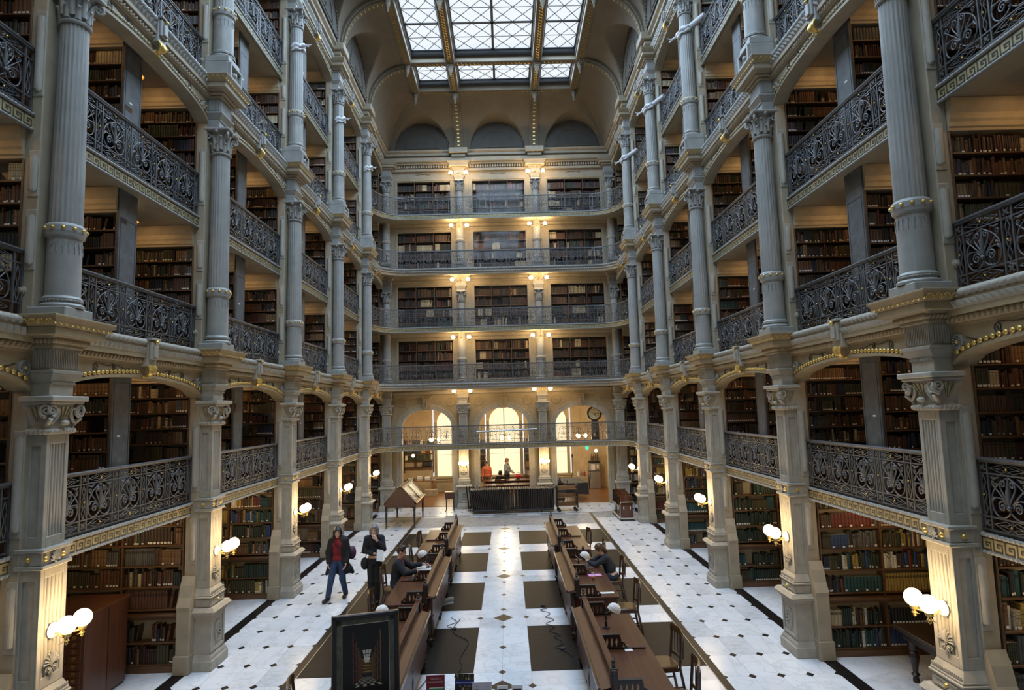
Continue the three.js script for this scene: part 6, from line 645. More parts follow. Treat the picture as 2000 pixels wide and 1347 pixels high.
  for (const [x, n] of [[.055, 'left'], [.215, 'right']]) bk('photo_card', 'card', `small white bordered photo card at the bottom edge, ${n} of the pair`, x, -7.10, .12, .245, .006, .903, 0, ck(128, 240, (c, w, h) => { c.fillStyle = '#e4e0e4'; c.fillRect(0, 0, w, h); c.fillStyle = '#2a2530'; c.fillRect(14, 32, w - 28, 150); c.fillStyle = '#6a5a60'; for (let k = 0; k < 5; k++) c.fillRect(22 + k * 18, 44, 8, 100); }), M.paper);
}
// ---------- display case, carts, cabinets ----------
{
  const o = thing('display_case', 'gable shaped wooden display case on turned legs with old pages under sloping glass', 'display case', [-3.72, 0, -23.78]); const W = .56, L = 1.16; const b = new MB(); b.box(-W, .80, -L, W, .86, L, .01); for (const z of [-L, L - .03]) { b.at(T(0, 0, z)); b.ext([[-W + .01, .855], [W - .01, .855], [.05, 1.46], [-.05, 1.46]], .03).at(); } b.at(T(0, 0, -L)).ext([[-W + .03, .87], [-.08, 1.43], [-.05, 1.46], [.05, 1.46], [.08, 1.43], [W - .03, .87], [W - .06, .87], [0, 1.38], [-W + .06, .87]], .03).at(); b.box(-.06, 1.43, -L, .06, 1.47, L, .008); b.build('case_body', M.catWood, o);
  const ap = new MB(); for (const z of [-L + .02, L - .05]) { ap.at(T(0, 0, z)); ap.ext([[-W + .03, .80], [W - .03, .80], [W - .03, .66], [W - .12, .72], [W - .24, .76], [-W + .24, .76], [-W + .12, .72], [-W + .03, .66]], .03).at(); } for (const s of [-1, 1]) ap.box(s * (W - .03), .70, -L + .03, s * (W - .06), .80, L - .03); ap.build('apron', M.catWood, o);
  const sl = Math.atan2(.57, W - .05), len = Math.hypot(.57, W - .05); for (const s of [-1, 1]) { const m = T(s * W, .862, 0, 0, 0, 0).multiply(new THREE.Matrix4().makeRotationY(s > 0 ? 0 : PI)).multiply(new THREE.Matrix4().makeRotationZ(PI - sl)); const bk = new MB().at(m); bk.box(0, -.0, -L + .03, len, -.012 * -1, L - .03); bk.build('back_board', M.oak, o); const fr = new MB().at(m); for (const [x0, z0, x1, z1] of [[0, -L, .06, L], [len - .05, -L, len, L], [0, -L, len, -L + .06], [0, L - .06, len, L], [0, -.02, len, .02]]) fr.box(x0, -.045, z0, x1, -.0, z1, .006); fr.build('frame', M.catWood, o); const pg = new MB().at(m); for (const [x, z, w, d] of [[.15, -.75, .24, .3], [.15, -.3, .22, .26], [.14, .5, .26, .34], [.44, .7, .2, .24], [.42, -.6, .22, .4], [.42, .3, .2, .3]]) pg.box(x, -.018, z, x + w, -.012, z + d); tag(pg.build('pages', M.bone, o), 'old pages under the glass'); new MB().at(m).box(.05, -.035, -L + .05, len - .04, -.032, L - .05).build('glass_pane', M.glass, o); const st = new MB().at(m); st.box(-.01, -.055, -L, .02, -.045, L, .003); st.build('brass_edge', M.brass, o); }
  for (const x of [-W + .06, W - .06]) for (const z of [-L + .06, L - .06]) { const l = new MB().at(T(x, 0, z)); l.lathe([[0, .04], [.02, .05], [.028, .07], [.02, .09], [.034, .11], [.022, .13], [.026, .16], [.042, .50], [.034, .54], [.05, .56], [.034, .59], [.042, .62], [.05, .68], [.05, .80]], 12).at(); for (let k = 0; k < 3; k++) l.tube([V(x, .06, z), V(x + .05 * Math.cos(k * 2.1), .02, z + .05 * Math.sin(k * 2.1))], .009, 4); l.build('leg', M.darkWood, o); }
}
{
  const o = thing('folded_chair_cart', 'low cart packed with a long row of dark folded chairs, before the middle doorway', 'cart', [.31, 0, -25.75]); const L = 1.62; const fr = new MB(); fr.box(-L, .10, -.42, L, .15, .42, .008).tube([V(-L, .12, -.45), V(-L, 1.0, -.50), V(-L + .0, 1.06, -.3)], .018, 6).tube([V(L, .12, .40), V(L + .03, .9, .42), V(L + .12, 1.0, .3)], .02, 6).tube([V(L, .12, -.40), V(L + .03, .9, -.42), V(L + .12, 1.02, -.5)], .02, 6); fr.build('frame', M.black, o); for (const [x, z] of [[-1.1, .36], [1.15, .36], [-1.1, -.36], [1.15, -.36]]) { new MB().at(T(x, .05, z, 0, 0, PI / 2)).lathe([[0, -.018], [.05, -.018], [.05, .018], [0, .018]], 14).build('caster', M.rubber, o); }
  const ch = new MB(); ch.box(-.031, .15, -.40, .029, .95, .40, .012); const g = ch.geom(), tips = new MB(); tips.sph(-.004, .958, .34, .013, 6, 5).sph(-.004, .958, .14, .011, 6, 5); const tg = tips.geom(), r = rng(31); const n = 46; mat('chairVinyl', [.020, .013, .010], .6, { map: tWood }); mat('chairVinyl2', [.018, .013, .011], .45); for (let k = 0; k < n; k++) { const m = mesh('folded_chair', g, k % 3 ? M.chairVinyl : M.chairVinyl2, o), t = k / (n - 1); m.position.set(-L + .06 + t * (2 * L - .12), (r() - .5) * .012, (r() - .5) * .02); m.rotation.z = .12 - .22 * t + .02 * r(); const q = mesh('chair_frame', tg, M.steel, m); }
  const o2 = thing('folded_chair_cart', 'second chair cart half hidden behind the long one, left end', 'cart', [-1.05, 0, -26.35]); new MB().box(-.5, .10, -.22, .9, .15, .22, .008).build('frame', M.black, o2); for (let k = 0; k < 12; k++) { const m = mesh('folded_chair', new MB().box(-.016, .15, -.2, .010, 1.0, .2, .008).geom(), M.chairVinyl2, o2); m.position.set(-.45 + k * .11, 0, 0); m.rotation.z = .1; } for (const x of [-.4, .8]) new MB().at(T(x, .05, .15, 0, 0, PI / 2)).lathe([[0, -.018], [.05, -.018], [.05, .018], [0, .018]], 14).build('caster', M.rubber, o2);
}
{
  const o = thing('book_truck', 'wooden book truck with three sloping shelves beside the right doorway', 'book cart', [2.50, 0, -25.6], .06); for (const x of [-.40, .40]) { const b = new MB().at(T(x - .018, 0, 0, 0, PI / 2, 0)); b.ext([[-.24, .14], [.24, .14], [.24, .98], [.16, 1.06], [-.16, 1.06], [-.24, .98]], .036, { bevel: .006 }); b.build('end_panel', M.darkWood, o); } for (const y of [.22, .55, .86]) { const b = new MB(); b.box(-.385, y, -.22, .385, y + .025, .22, .004).box(-.385, y + .02, -.012, .385, y + .15, .012, .004); b.build('shelf', M.oak, o); } for (const [x, z] of [[-.34, .2], [.34, .2], [-.34, -.2], [.34, -.2]]) new MB().at(T(x, .06, z, PI / 2, 0, 0)).lathe([[0, -.02], [.06, -.02], [.06, .02], [0, .02]], 14).at(T(x, .12, z)).box(-.02, -.05, -.03, .02, .03, .03).build('caster', M.rubber, o);
  const d = thing('stacking_chair_dolly', 'dolly of curved brown wooden chairs beside the far right pier', 'cart', [4.42, 0, -23.9]); new MB().box(-.27, .07, -.98, .27, .12, .98, .01).build('platform', M.steel, d); for (const [x, z] of [[-.2, .8], [.2, .8], [-.2, -.8], [.2, -.8]]) new MB().at(T(x, .038, z, 0, 0, PI / 2)).lathe([[0, -.015], [.036, -.015], [.036, .015], [0, .015]], 12).build('caster', M.rubber, d); const hp = new MB().tube([V(-.26, .1, .98), V(-.26, .62, 1.0), V(-.22, .68, 1.0), V(.22, .68, 1.0), V(.26, .62, 1.0), V(.26, .1, .98)], .016, 6); hp.build('handle', M.steel, d); for (let k = 0; k < 5; k++) { const c = new MB(), z = .72 - k * .33; const arc = []; for (let j = 0; j <= 8; j++) { const a = PI * j / 8; arc.push([-.23 * Math.cos(a), z - .20 * Math.sin(a)]); } sweep(c, arc, [[-.012, .50], [.012, .50], [.012, .86 + .02 * k], [-.012, .86 + .02 * k]], 1); c.box(-.22, .44, z - .15, .22, .48, z + .2, .01); for (const x of [-.2, .2]) c.box(x - .018, .12, z + .13, x + .018, .86, z + .165, .004); const q = c.build('wooden_chair', k % 2 ? M.chairWood : M.catWood, d); } new MB().box(-.18, .14, .92, .18, .55, .96, .01).build('front_board', M.catWood, d); for (const x of [-.12, .12]) new MB().box(x - .012, .42, .958, x + .012, .52, .966, .003).build('label', M.paper, d);
  const s = thing('side_stand', 'small wooden box stand on thin legs left of the folded chair cart', 'table', [-2.28, 0, -26.3]); new MB().box(-.19, .52, -.16, .19, .78, .16, .01).build('box', M.catWood, s); new MB().box(-.21, .78, -.18, .21, .80, .18, .006).build('top', M.oak, s); for (const x of [-.15, .15]) for (const z of [-.12, .12]) new MB().tube([V(x, .52, z), V(x, .06, z), V(x * 1.3, .015, z * 1.3)], .014, 5).build('leg', M.darkWood, s);
  // card catalogue
  const c = thing('card_catalog', 'tall mahogany card catalog with rows of brass pulls in the nearest left alcove', 'cabinet', [-6.42, 0, -9.42]); new MB().box(-.50, .04, -.02, .42, 1.30, .0, .004).box(-.50, .04, -1.02, .42, 1.30, -.02, .006).build('body', M.catWood, c); new MB().box(-.52, 1.30, -1.06, .45, 1.345, .02, .01).build('top', M.catWood, c); new MB().box(-.48, 0, -1.0, .40, .05, -.02).build('plinth', M.darkWood, c); new MB().box(.415, .05, -.54, .424, 1.3, -.53).build('seam', M.black, c); const dr = new MB().box(-.098, -.044, 0, .098, .044, .012, .003).geom(), pl = new MB(); pl.box(-.028, .008, .012, .028, .022, .015).tube([V(-.018, .0, .014), V(0, -.016, .026), V(.018, .0, .014)], .004, 4); const pg = pl.geom(); for (let i = 0; i < 4; i++) for (let j = 0; j < 12; j++) { const m = mesh('drawer', dr, M.catWood, c); m.position.set(-.39 + i * .222, .14 + j * .0965 + (j > 5 ? .02 : 0), 0); mesh('brass_pull', pg, M.brass, m); }
  // heavy table in the nearest right alcove
  const t = thing('library_table', 'dark heavy table with bulbous turned legs in the nearest right alcove', 'table', [6.55, 0, -9.05]); new MB().box(-.62, .70, -.72, .8, .76, .55, .012).build('table_top', M.darkWood, t); new MB().box(-.54, .58, -.62, .72, .70, .45, .008).build('apron', M.darkWood, t); for (const x of [-.46, .62]) for (const z of [-.50, .34]) new MB().at(T(x, 0, z)).lathe([[0, 0], [.04, 0], [.045, .03], [.035, .08], [.06, .11], [.035, .14], [.04, .2], [.07, .36], [.06, .42], [.045, .44], [.065, .46], [.065, .6]], 14).build('leg', M.darkWood, t);
}
// white plastic wraps tied round the upper columns
for (const S of SIDES) S.pz.forEach((z, i) => { if (i < 3 || i === 6) return; const [p, t] = onSide(S, z, 13.42, 5.10), o = thing('plastic_wrap', `white plastic sheet tied round the upper column, ${ORD[i - 1]} along the ${S.nm} wall`, 'sheet', p, t, 'plastic wraps on the upper columns'), b = new MB(); const ring = [], r2 = rng(i + 40 * S.s); for (let k = 0; k <= 14; k++) { const a = -1.9 + 3.8 * k / 14; ring.push(V(.17 + .185 * Math.cos(a), .10 - .012 * k + .02 * Math.sin(k * 1.7), .185 * Math.sin(a))); } b.tube([V(-.16, .2, -.5), V(-.04, .16, -.3), ...ring], (q) => .055 + .018 * Math.sin(q * 23), 6); b.tube(ring.map((v) => V(v.x * 1.02, v.y - .09, v.z * 1.02)), (q) => .03 + .012 * Math.sin(q * 17), 6); b.build('sheet', M.plastic, o); const e = new MB(); e.tube([ring[9], V(.40, -.02, .10), V(.50, -.05, .16), V(.60, -.02, .14)], (q) => .035 * (1 - q) + .01, 5).tube([V(.44, -.03, .12), V(.54, -.10, .2)], .02, 5); e.build('knot', M.plastic, o); });
// ---------- people ----------
const cap = (a, b, r0, r1 = r0) => { const A = V(...a), B = V(...b), d = B.clone().sub(A), L2 = d.lengthSq() || 1e-9; return (x, y, z) => { let t = ((x - A.x) * d.x + (y - A.y) * d.y + (z - A.z) * d.z) / L2; t = t < 0 ? 0 : t > 1 ? 1 : t; const ex = x - A.x - d.x * t, ey = y - A.y - d.y * t, ez = z - A.z - d.z * t; return Math.sqrt(ex * ex + ey * ey + ez * ez) - (r0 + (r1 - r0) * t); }; };
const ell = (c, r, m) => { const k = Math.min(...r); return (x, y, z) => { let a = x - c[0], b = y - c[1], d = z - c[2]; if (m) { const s = Math.sin(m), q = Math.cos(m), bb = b * q + d * s; d = -b * s + d * q; b = bb; } a /= r[0]; b /= r[1]; d /= r[2]; const L = Math.sqrt(a * a + b * b + d * d); return (L - 1) * k * (0.6 + 0.4 * Math.min(1, L)); }; };
const smin = (a, b, k) => { const h = Math.max(k - Math.abs(a - b), 0) / k; return Math.min(a, b) - h * h * k * .25; };
const uni = (L, k = .04) => (x, y, z) => { let d = 1e3; for (const f of L) d = smin(d, f(x, y, z), k); return d; };
const cut = (f, g, k = .02) => (x, y, z) => -smin(-f(x, y, z), g(x, y, z), k);
function surface(f, lo, hi, c) {                              // closed smooth surface of f = 0 (surface nets)
  const n = [0, 1, 2].map((k) => Math.ceil((hi[k] - lo[k]) / c) + 1), [nx, ny, nz] = n, val = new Float32Array(nx * ny * nz), I = (i, j, k) => (k * ny + j) * nx + i; for (let k = 0; k < nz; k++) for (let j = 0; j < ny; j++) for (let i = 0; i < nx; i++) val[I(i, j, k)] = f(lo[0] + i * c, lo[1] + j * c, lo[2] + k * c);
  const id = new Int32Array(nx * ny * nz).fill(-1), P = [], N = [], T3 = []; for (let k = 0; k < nz - 1; k++) for (let j = 0; j < ny - 1; j++) for (let i = 0; i < nx - 1; i++) { let m = 0, sx = 0, sy = 0, sz = 0, q = 0; const v = []; for (let e = 0; e < 8; e++) { v[e] = val[I(i + (e & 1), j + (e >> 1 & 1), k + (e >> 2))]; if (v[e] < 0) m |= 1 << e; } if (m === 0 || m === 255) continue; for (let a = 0; a < 8; a++) for (const bit of [1, 2, 4]) { if (a & bit) continue; const b = a | bit; if ((v[a] < 0) === (v[b] < 0)) continue; const t = v[a] / (v[a] - v[b]); sx += (a & 1) + (bit === 1 ? t : 0); sy += (a >> 1 & 1) + (bit === 2 ? t : 0); sz += (a >> 2) + (bit === 4 ? t : 0); q++; } id[I(i, j, k)] = P.length / 3; const x = lo[0] + (i + sx / q) * c, y = lo[1] + (j + sy / q) * c, z = lo[2] + (k + sz / q) * c, e = c * .5; P.push(x, y, z); const g = V(f(x + e, y, z) - f(x - e, y, z), f(x, y + e, z) - f(x, y - e, z), f(x, y, z + e) - f(x, y, z - e)).normalize(); N.push(g.x, g.y, g.z); }
  const quad = (a, b, d, e, fl) => { if (a < 0 || b < 0 || d < 0 || e < 0) return; if (fl) T3.push(a, b, d, a, d, e); else T3.push(a, d, b, a, e, d); };
  for (let k = 1; k < nz - 1; k++) for (let j = 1; j < ny - 1; j++) for (let i = 1; i < nx - 1; i++) { const s = val[I(i, j, k)] < 0; if (s !== val[I(i + 1, j, k)] < 0) quad(id[I(i, j - 1, k - 1)], id[I(i, j, k - 1)], id[I(i, j, k)], id[I(i, j - 1, k)], s); if (s !== val[I(i, j + 1, k)] < 0) quad(id[I(i - 1, j, k - 1)], id[I(i - 1, j, k)], id[I(i, j, k)], id[I(i, j, k - 1)], s); if (s !== val[I(i, j, k + 1)] < 0) quad(id[I(i - 1, j - 1, k)], id[I(i, j - 1, k)], id[I(i, j, k)], id[I(i - 1, j, k)], s); }
  return { P, N, T3 };
}
function sdfGeo(list) { const b = new MB(); for (const [f, lo, hi, c] of list) { const s = surface(f, lo, hi, c), o = b.p.length / 3; b.p.push(...s.P); b.n.push(...s.N); for (const t of s.T3) b.i.push(t + o); } return b.geom(); }
const bb = (pts, m) => [0, 1, 2].map((k) => [Math.min(...pts.map((p) => p[k])) - m, Math.max(...pts.map((p) => p[k])) + m]);
// head at h, looking along the direction yaw (0 = +z), pitch > 0 looks down
function headParts(h, yaw, pitch, s = 1) {
  const M4 = T(...h, pitch, yaw, 0, s), inv = M4.clone().invert(), e = inv.elements, wrap = (f) => (x, y, z) => f(e[0] * x + e[4] * y + e[8] * z + e[12], e[1] * x + e[5] * y + e[9] * z + e[13], e[2] * x + e[6] * y + e[10] * z + e[14]) * s;
  const face = cut(cut(uni([ell([0, .03, -.01], [.076, .095, .092]), ell([0, -.035, .022], [.056, .075, .066]), cap([0, .012, .082], [0, -.018, .102], .009, .014), ell([0, -.098, .055], [.024, .018, .022]), cap([-.022, -.052, .078], [.022, -.052, .078], .011), cap([-.035, .03, .074], [.035, .03, .074], .013), ell([-.078, .0, -.01], [.012, .032, .018]), ell([.078, .0, -.01], [.012, .032, .018])], .022), ell([-.031, .010, .094], [.020, .011, .014]), .012), ell([.031, .010, .094], [.020, .011, .014]), .012);
  return { f: wrap(face), wrap, M4 };
}
const eyesOf = (hp, p) => { const b = new MB().at(hp.M4); for (const s of [-1, 1]) b.sph(s * .031, .010, .079, .0115, 8, 6); b.build('eyes', M.eyeDark, p); const l = new MB().at(hp.M4); l.tube(bez([-.022, -.055, .085], [-.01, -.050, .092], [.01, -.050, .092], [.022, -.055, .085], 6), .0035, 4); for (const s of [-1, 1]) l.tube([V(s * .016, .034, .086), V(s * .034, .038, .082), V(s * .05, .030, .070)], .0035, 4); l.build('lips_and_brows', M.lip, p); };
// five fingered hand: wrist w, pointing along dir, palm facing pn; curl 0 straight .. 1 closed
function handF(w, dir, pn, curl, s, thumbSide) {
  const d = V(...dir).normalize(), n = V(...pn); n.sub(d.clone().multiplyScalar(n.dot(d))).normalize(); const u = d.clone().cross(n).multiplyScalar(thumbSide), W = V(...w), at = (a, b, c) => W.clone().addScaledVector(d, a * s).addScaledVector(u, b * s).addScaledVector(n, c * s).toArray();
  const L = [cap(at(-.02, 0, 0), at(.02, 0, 0), .026 * s, .024 * s), cap(at(.02, .018, 0), at(.075, .026, 0), .017 * s, .013 * s), cap(at(.02, .0, 0), at(.08, .005, 0), .017 * s, .013 * s), cap(at(.02, -.018, 0), at(.072, -.022, 0), .016 * s, .012 * s)], pts = [at(-.03, 0, 0)];
  [[.026, .080, .072], [.008, .085, .080], [-.010, .082, .074], [-.026, .074, .058]].forEach(([b, a, len], k) => { let x = a, z = 0, ang = curl * .7, prev = at(x, b, z); for (const f of [.45, .32, .26]) { x += Math.cos(ang) * len * f; z += Math.sin(ang) * len * f; const q = at(x, b * 1.05, z); L.push(cap(prev, q, .0088 * s, .0078 * s)); pts.push(q); prev = q; ang += curl * .95; } });
  let pv = at(.015, .026, .004); for (const q of [at(.045, .048, .012 + .01 * curl), at(.07, .05 - .012 * curl, .02 + .02 * curl), at(.088, .046 - .02 * curl, .026 + .03 * curl)]) { L.push(cap(pv, q, .011 * s, .009 * s)); pts.push(q); pv = q; }
  const f = uni(L, .008 * s), B = bb(pts, .03 * s); return [f, B.map((q) => q[0]), B.map((q) => q[1]), .0042];
}
mat('skin', [.52, .30, .21], .55); mat('skinPale', [.58, .36, .27], .55); mat('eyeDark', [.02, .015, .012], .25); mat('lip', [.16, .06, .045], .6);
mat('hairDark', [.016, .011, .009], .45); mat('hairGrey', [.20, .195, .19], .5); mat('hairBrown', [.075, .038, .018], .42); mat('hairMid', [.03, .018, .011], .45); mat('hairAuburn', [.16, .05, .02], .5);
mat('coatBlack', [.012, .012, .014], .75, { map: tFine }); mat('navyTop', [.010, .012, .02], .8, { map: tFine }); mat('blackCloth', [.008, .008, .009], .8); mat('sweaterRed', [.30, .012, .018], .85, { map: tFine }); mat('jeans', [.035, .07, .16], .8, { map: tFine }); mat('jeansDark', [.02, .035, .08], .8, { map: tFine }); mat('shoeBlack', [.01, .01, .011], .45); mat('shoeGrey', [.20, .175, .14], .7); mat('soleWhite', [.55, .53, .48], .6); mat('greySweater', [.032, .035, .042], .85, { map: tFine }); mat('purple', [.05, .008, .05], .6);
// lo/hi of a figure
const FIG = (name, label, pos, turn, group) => thing(name, label, 'person', pos, turn, group);
{ // woman in a red sweater and an open black coat, walking towards the camera
  const o = FIG('person', 'woman walking in a red sweater, open black coat and blue jeans, with dark hair', [-3.72, .002, -14.52], -.06); const hp = headParts([-.005, 1.475, .05], .25, .1, .98);
  const J = { hL: [.085, .82, 0], kL: [.10, .45, .02], aL: [.12, .10, -.14], hR: [-.085, .82, .01], kR: [-.12, .46, .14], aR: [-.17, .085, .20], shL: [.165, 1.29, 0], eL: [.22, 1.02, -.02], wL: [.20, .80, .08], shR: [-.165, 1.29, 0], eR: [-.23, 1.03, .0], wR: [-.20, .80, .07] };
  const torso = [ell([0, .88, 0], [.155, .13, .12]), ell([0, 1.06, .0], [.135, .16, .105]), ell([0, 1.2, .0], [.155, .13, .11]), cap([-.12, 1.29, 0], [.12, 1.29, 0], .06), cap([0, 1.3, 0], [0, 1.42, .03], .052, .048)], legs = [cap(J.hL, J.kL, .082, .058), cap(J.kL, J.aL, .055, .04), cap(J.hR, J.kR, .082, .058), cap(J.kR, J.aR, .055, .04)], feet = [cap([.12, .06, -.17], [.13, .035, .0], .04, .035), cap([-.17, .05, .18], [-.205, .035, .35], .04, .035)], arms = [cap(J.shL, J.eL, .05, .04), cap(J.eL, J.wL, .038, .026), cap(J.shR, J.eR, .05, .04), cap(J.eR, J.wR, .038, .026)];
  mesh('body', sdfGeo([[uni([...torso, ...legs, ...feet, ...arms, hp.f], .035), [-.36, -.02, -.3], [.36, 1.62, .48], .0135], handF(J.wL, [-.1, -1, .3], [-1, 0, .2], .5, .95, 1), handF(J.wR, [.1, -1, .3], [1, 0, .2], .5, .95, -1)]), M.skinPale, o); eyesOf(hp, o);
  mesh('hair', sdfGeo([[uni([cut(hp.wrap(ell([0, .035, -.012], [.094, .108, .108])), hp.wrap(ell([.004, -.032, .115], [.066, .098, .10])), .012), hp.wrap(cap([-.078, .02, .0], [-.082, -.15, .0], .03, .026)), hp.wrap(cap([.078, .02, .0], [.082, -.15, .0], .03, .026)), hp.wrap(cap([0, 0, -.07], [0, -.17, -.06], .06, .05)), hp.wrap(cap([-.045, .07, .078], [.045, .07, .078], .02))], .02), [-.16, 1.26, -.14], [.16, 1.62, .18], .011]]), M.hairDark, o);
  mesh('sweater', sdfGeo([[uni([ell([0, .90, .005], [.165, .10, .132]), ell([0, 1.06, .01], [.145, .16, .118]), ell([0, 1.2, .012], [.16, .13, .12]), cap([0, 1.3, .01], [0, 1.375, .03], .068, .062)], .03), [-.2, .78, -.16], [.2, 1.46, .18], .012]]), M.sweaterRed, o);
  mesh('jeans', sdfGeo([[uni([ell([0, .85, 0], [.162, .10, .125]), cap(J.hL, J.kL, .094, .070), cap(J.kL, [.12, .12, -.13], .067, .06), cap(J.hR, J.kR, .094, .070), cap(J.kR, [-.168, .11, .195], .067, .06)], .03), [-.28, .05, -.24], [.24, .96, .30], .013]]), M.jeans, o);
  mesh('shoes', sdfGeo([[uni([cap([.12, .075, -.17], [.128, .045, .0], .05, .044), cap([-.168, .065, .175], [-.205, .045, .36], .05, .044)], .02), [-.28, -.01, -.25], [.2, .15, .44], .011]]), M.shoeBlack, o);
  const coat = cut(uni([cap([-.14, 1.29, -.01], [.14, 1.29, -.01], .078), ell([0, 1.12, -.01], [.195, .24, .15]), ell([0, .88, -.03], [.225, .26, .165]), ell([.02, .64, -.07], [.27, .14, .17]), cap([-.15, .75, .02], [-.27, .55, .0], .08, .035), cap([.15, .75, -.03], [.30, .56, -.1], .08, .035)], .06), uni([ell([.0, 1.02, .15], [.10, .40, .16]), ell([.0, .66, .20], [.14, .26, .22]), ell([0, .55, 0], [.21, .11, .12])], .03), .02);
  mesh('coat', sdfGeo([[uni([coat, cap([-.16, 1.29, 0], J.eR, .074, .066), cap(J.eR, [-.205, .83, .06], .064, .055), cap([.16, 1.29, 0], J.eL, .074, .066), cap(J.eL, [.205, .84, .06], .064, .055), cap([-.11, 1.34, .03], [.11, 1.34, -.03], .05)], .03), [-.40, .46, -.30], [.42, 1.44, .26], .0135]]), M.coatBlack, o);
  new MB().tube([V(-.12, 1.33, .06), V(-.02, 1.22, .145), V(.10, 1.08, .15), V(.2, .95, .08)], .015, 5, { flat: .5 }).build('bag_strap', M.coatBlack, o);
  const bgt = mesh('shoulder_bag', new MB().sph(0, 0, 0, .13, 14, 10, V(.75, 1.15, .9)).geom(), M.purple); bgt.position.set(-3.45, .98, -14.66); tag(bgt, 'dark purple shoulder bag behind the woman in the red sweater', 'bag');
}
{ // woman in dark clothes, hand at her chin, a white leaflet in the other hand
  const o = FIG('person', 'woman standing in black top and trousers with grey bobbed hair, hand at her chin', [-2.83, .003, -14.16], .1); const hp = headParts([.0, 1.565, .05], -.05, .12, .98);
  const shL = [.165, 1.38, 0], eL = [.21, 1.16, .10], wL = [.055, 1.385, .165], shR = [-.165, 1.38, 0], eR = [-.215, 1.12, .02], wR = [.02, 1.09, .19], legs = [[[.08, .88, 0], [.065, .47, .03], [.04, .08, -.01]], [[-.08, .88, 0], [-.07, .48, .05], [-.05, .08, .05]]];
  const torso = [ell([0, .93, 0], [.155, .13, .115]), ell([0, 1.12, 0], [.13, .16, .1]), ell([0, 1.28, 0], [.15, .13, .105]), cap([-.12, 1.385, 0], [.12, 1.385, 0], .055), cap([0, 1.39, 0], [0, 1.50, .03], .05, .046)];
  const L = [...torso, hp.f, cap(shL, eL, .048, .038), cap(eL, wL, .036, .025), cap(shR, eR, .048, .038), cap(eR, wR, .036, .025)]; for (const [h, k, a] of legs) L.push(cap(h, k, .08, .056), cap(k, a, .053, .038), cap([a[0], .05, a[2] - .03], [a[0], .03, a[2] + .15], .038, .033));
  mesh('body', sdfGeo([[uni(L, .035), [-.33, -.02, -.22], [.33, 1.70, .34], .0135], handF(wL, [-.35, .9, .05], [-.6, 0, -.5], .75, .95, 1), handF(wR, [.9, -.05, .25], [0, -1, .2], .55, .95, 1)]), M.skinPale, o); eyesOf(hp, o);
  mesh('hair', sdfGeo([[uni([cut(hp.wrap(ell([0, .035, -.014], [.096, .110, .110])), hp.wrap(ell([.006, -.03, .115], [.068, .098, .10])), .012), hp.wrap(cap([-.08, .02, -.01], [-.082, -.075, .01], .032, .03)), hp.wrap(cap([.08, .02, -.01], [.082, -.075, .01], .032, .03)), hp.wrap(cap([-.05, -.05, -.07], [.05, -.05, -.07], .05)), hp.wrap(cap([-.04, .08, .075], [.04, .085, .07], .017))], .02), [-.16, 1.40, -.14], [.16, 1.72, .2], .011]]), M.hairGrey, o);
  mesh('top', sdfGeo([[cut(uni([ell([0, .90, 0], [.172, .13, .13]), ell([0, 1.12, 0], [.146, .17, .115]), ell([0, 1.28, 0], [.165, .13, .12]), cap([-.13, 1.385, 0], [.13, 1.385, 0], .068), cap(shL, eL, .064, .056), cap(eL, [.10, 1.32, .15], .054, .042), cap(shR, eR, .064, .056), cap(eR, [-.03, 1.095, .175], .054, .042)], .03), ell([0, 1.46, .075], [.055, .08, .07]), .015), [-.32, .74, -.2], [.32, 1.48, .28], .0125]]), M.navyTop, o);
  mesh('trousers', sdfGeo([[uni([ell([0, .90, 0], [.16, .1, .12]), ...legs.flatMap(([h, k, a]) => [cap(h, k, .09, .072), cap(k, [a[0], .06, a[2]], .07, .072)])], .03), [-.24, 0, -.18], [.24, 1.0, .2], .013]]), M.blackCloth, o);
  mesh('shoes', sdfGeo([[uni(legs.map(([, , a]) => cap([a[0], .055, a[2] - .03], [a[0] * 1.3, .04, a[2] + .16], .045, .04)), .02), [-.16, -.01, -.14], [.16, .13, .3], .011]]), M.shoeBlack, o);
  const lf = sheet('leaflet', 'leaflet', 'white printed leaflet held low by the woman with grey hair', -2.66, 1.06, -13.93, .17, .25, .003, .4, M.paper); lf.rotation.set(1.1, .1, -.65, 'YXZ');
  const hb = mesh('shoulder_bag', new MB().sph(0, 0, 0, .12, 14, 10, V(.75, 1.1, .6)).tube([V(.02, .08, .03), V(.06, .3, .06), V(.10, .52, .03)], .008, 5).geom(), M.coatBlack); hb.position.set(-3.03, .86, -14.10); tag(hb, 'black shoulder bag at the hip of the woman with grey hair', 'bag');
}
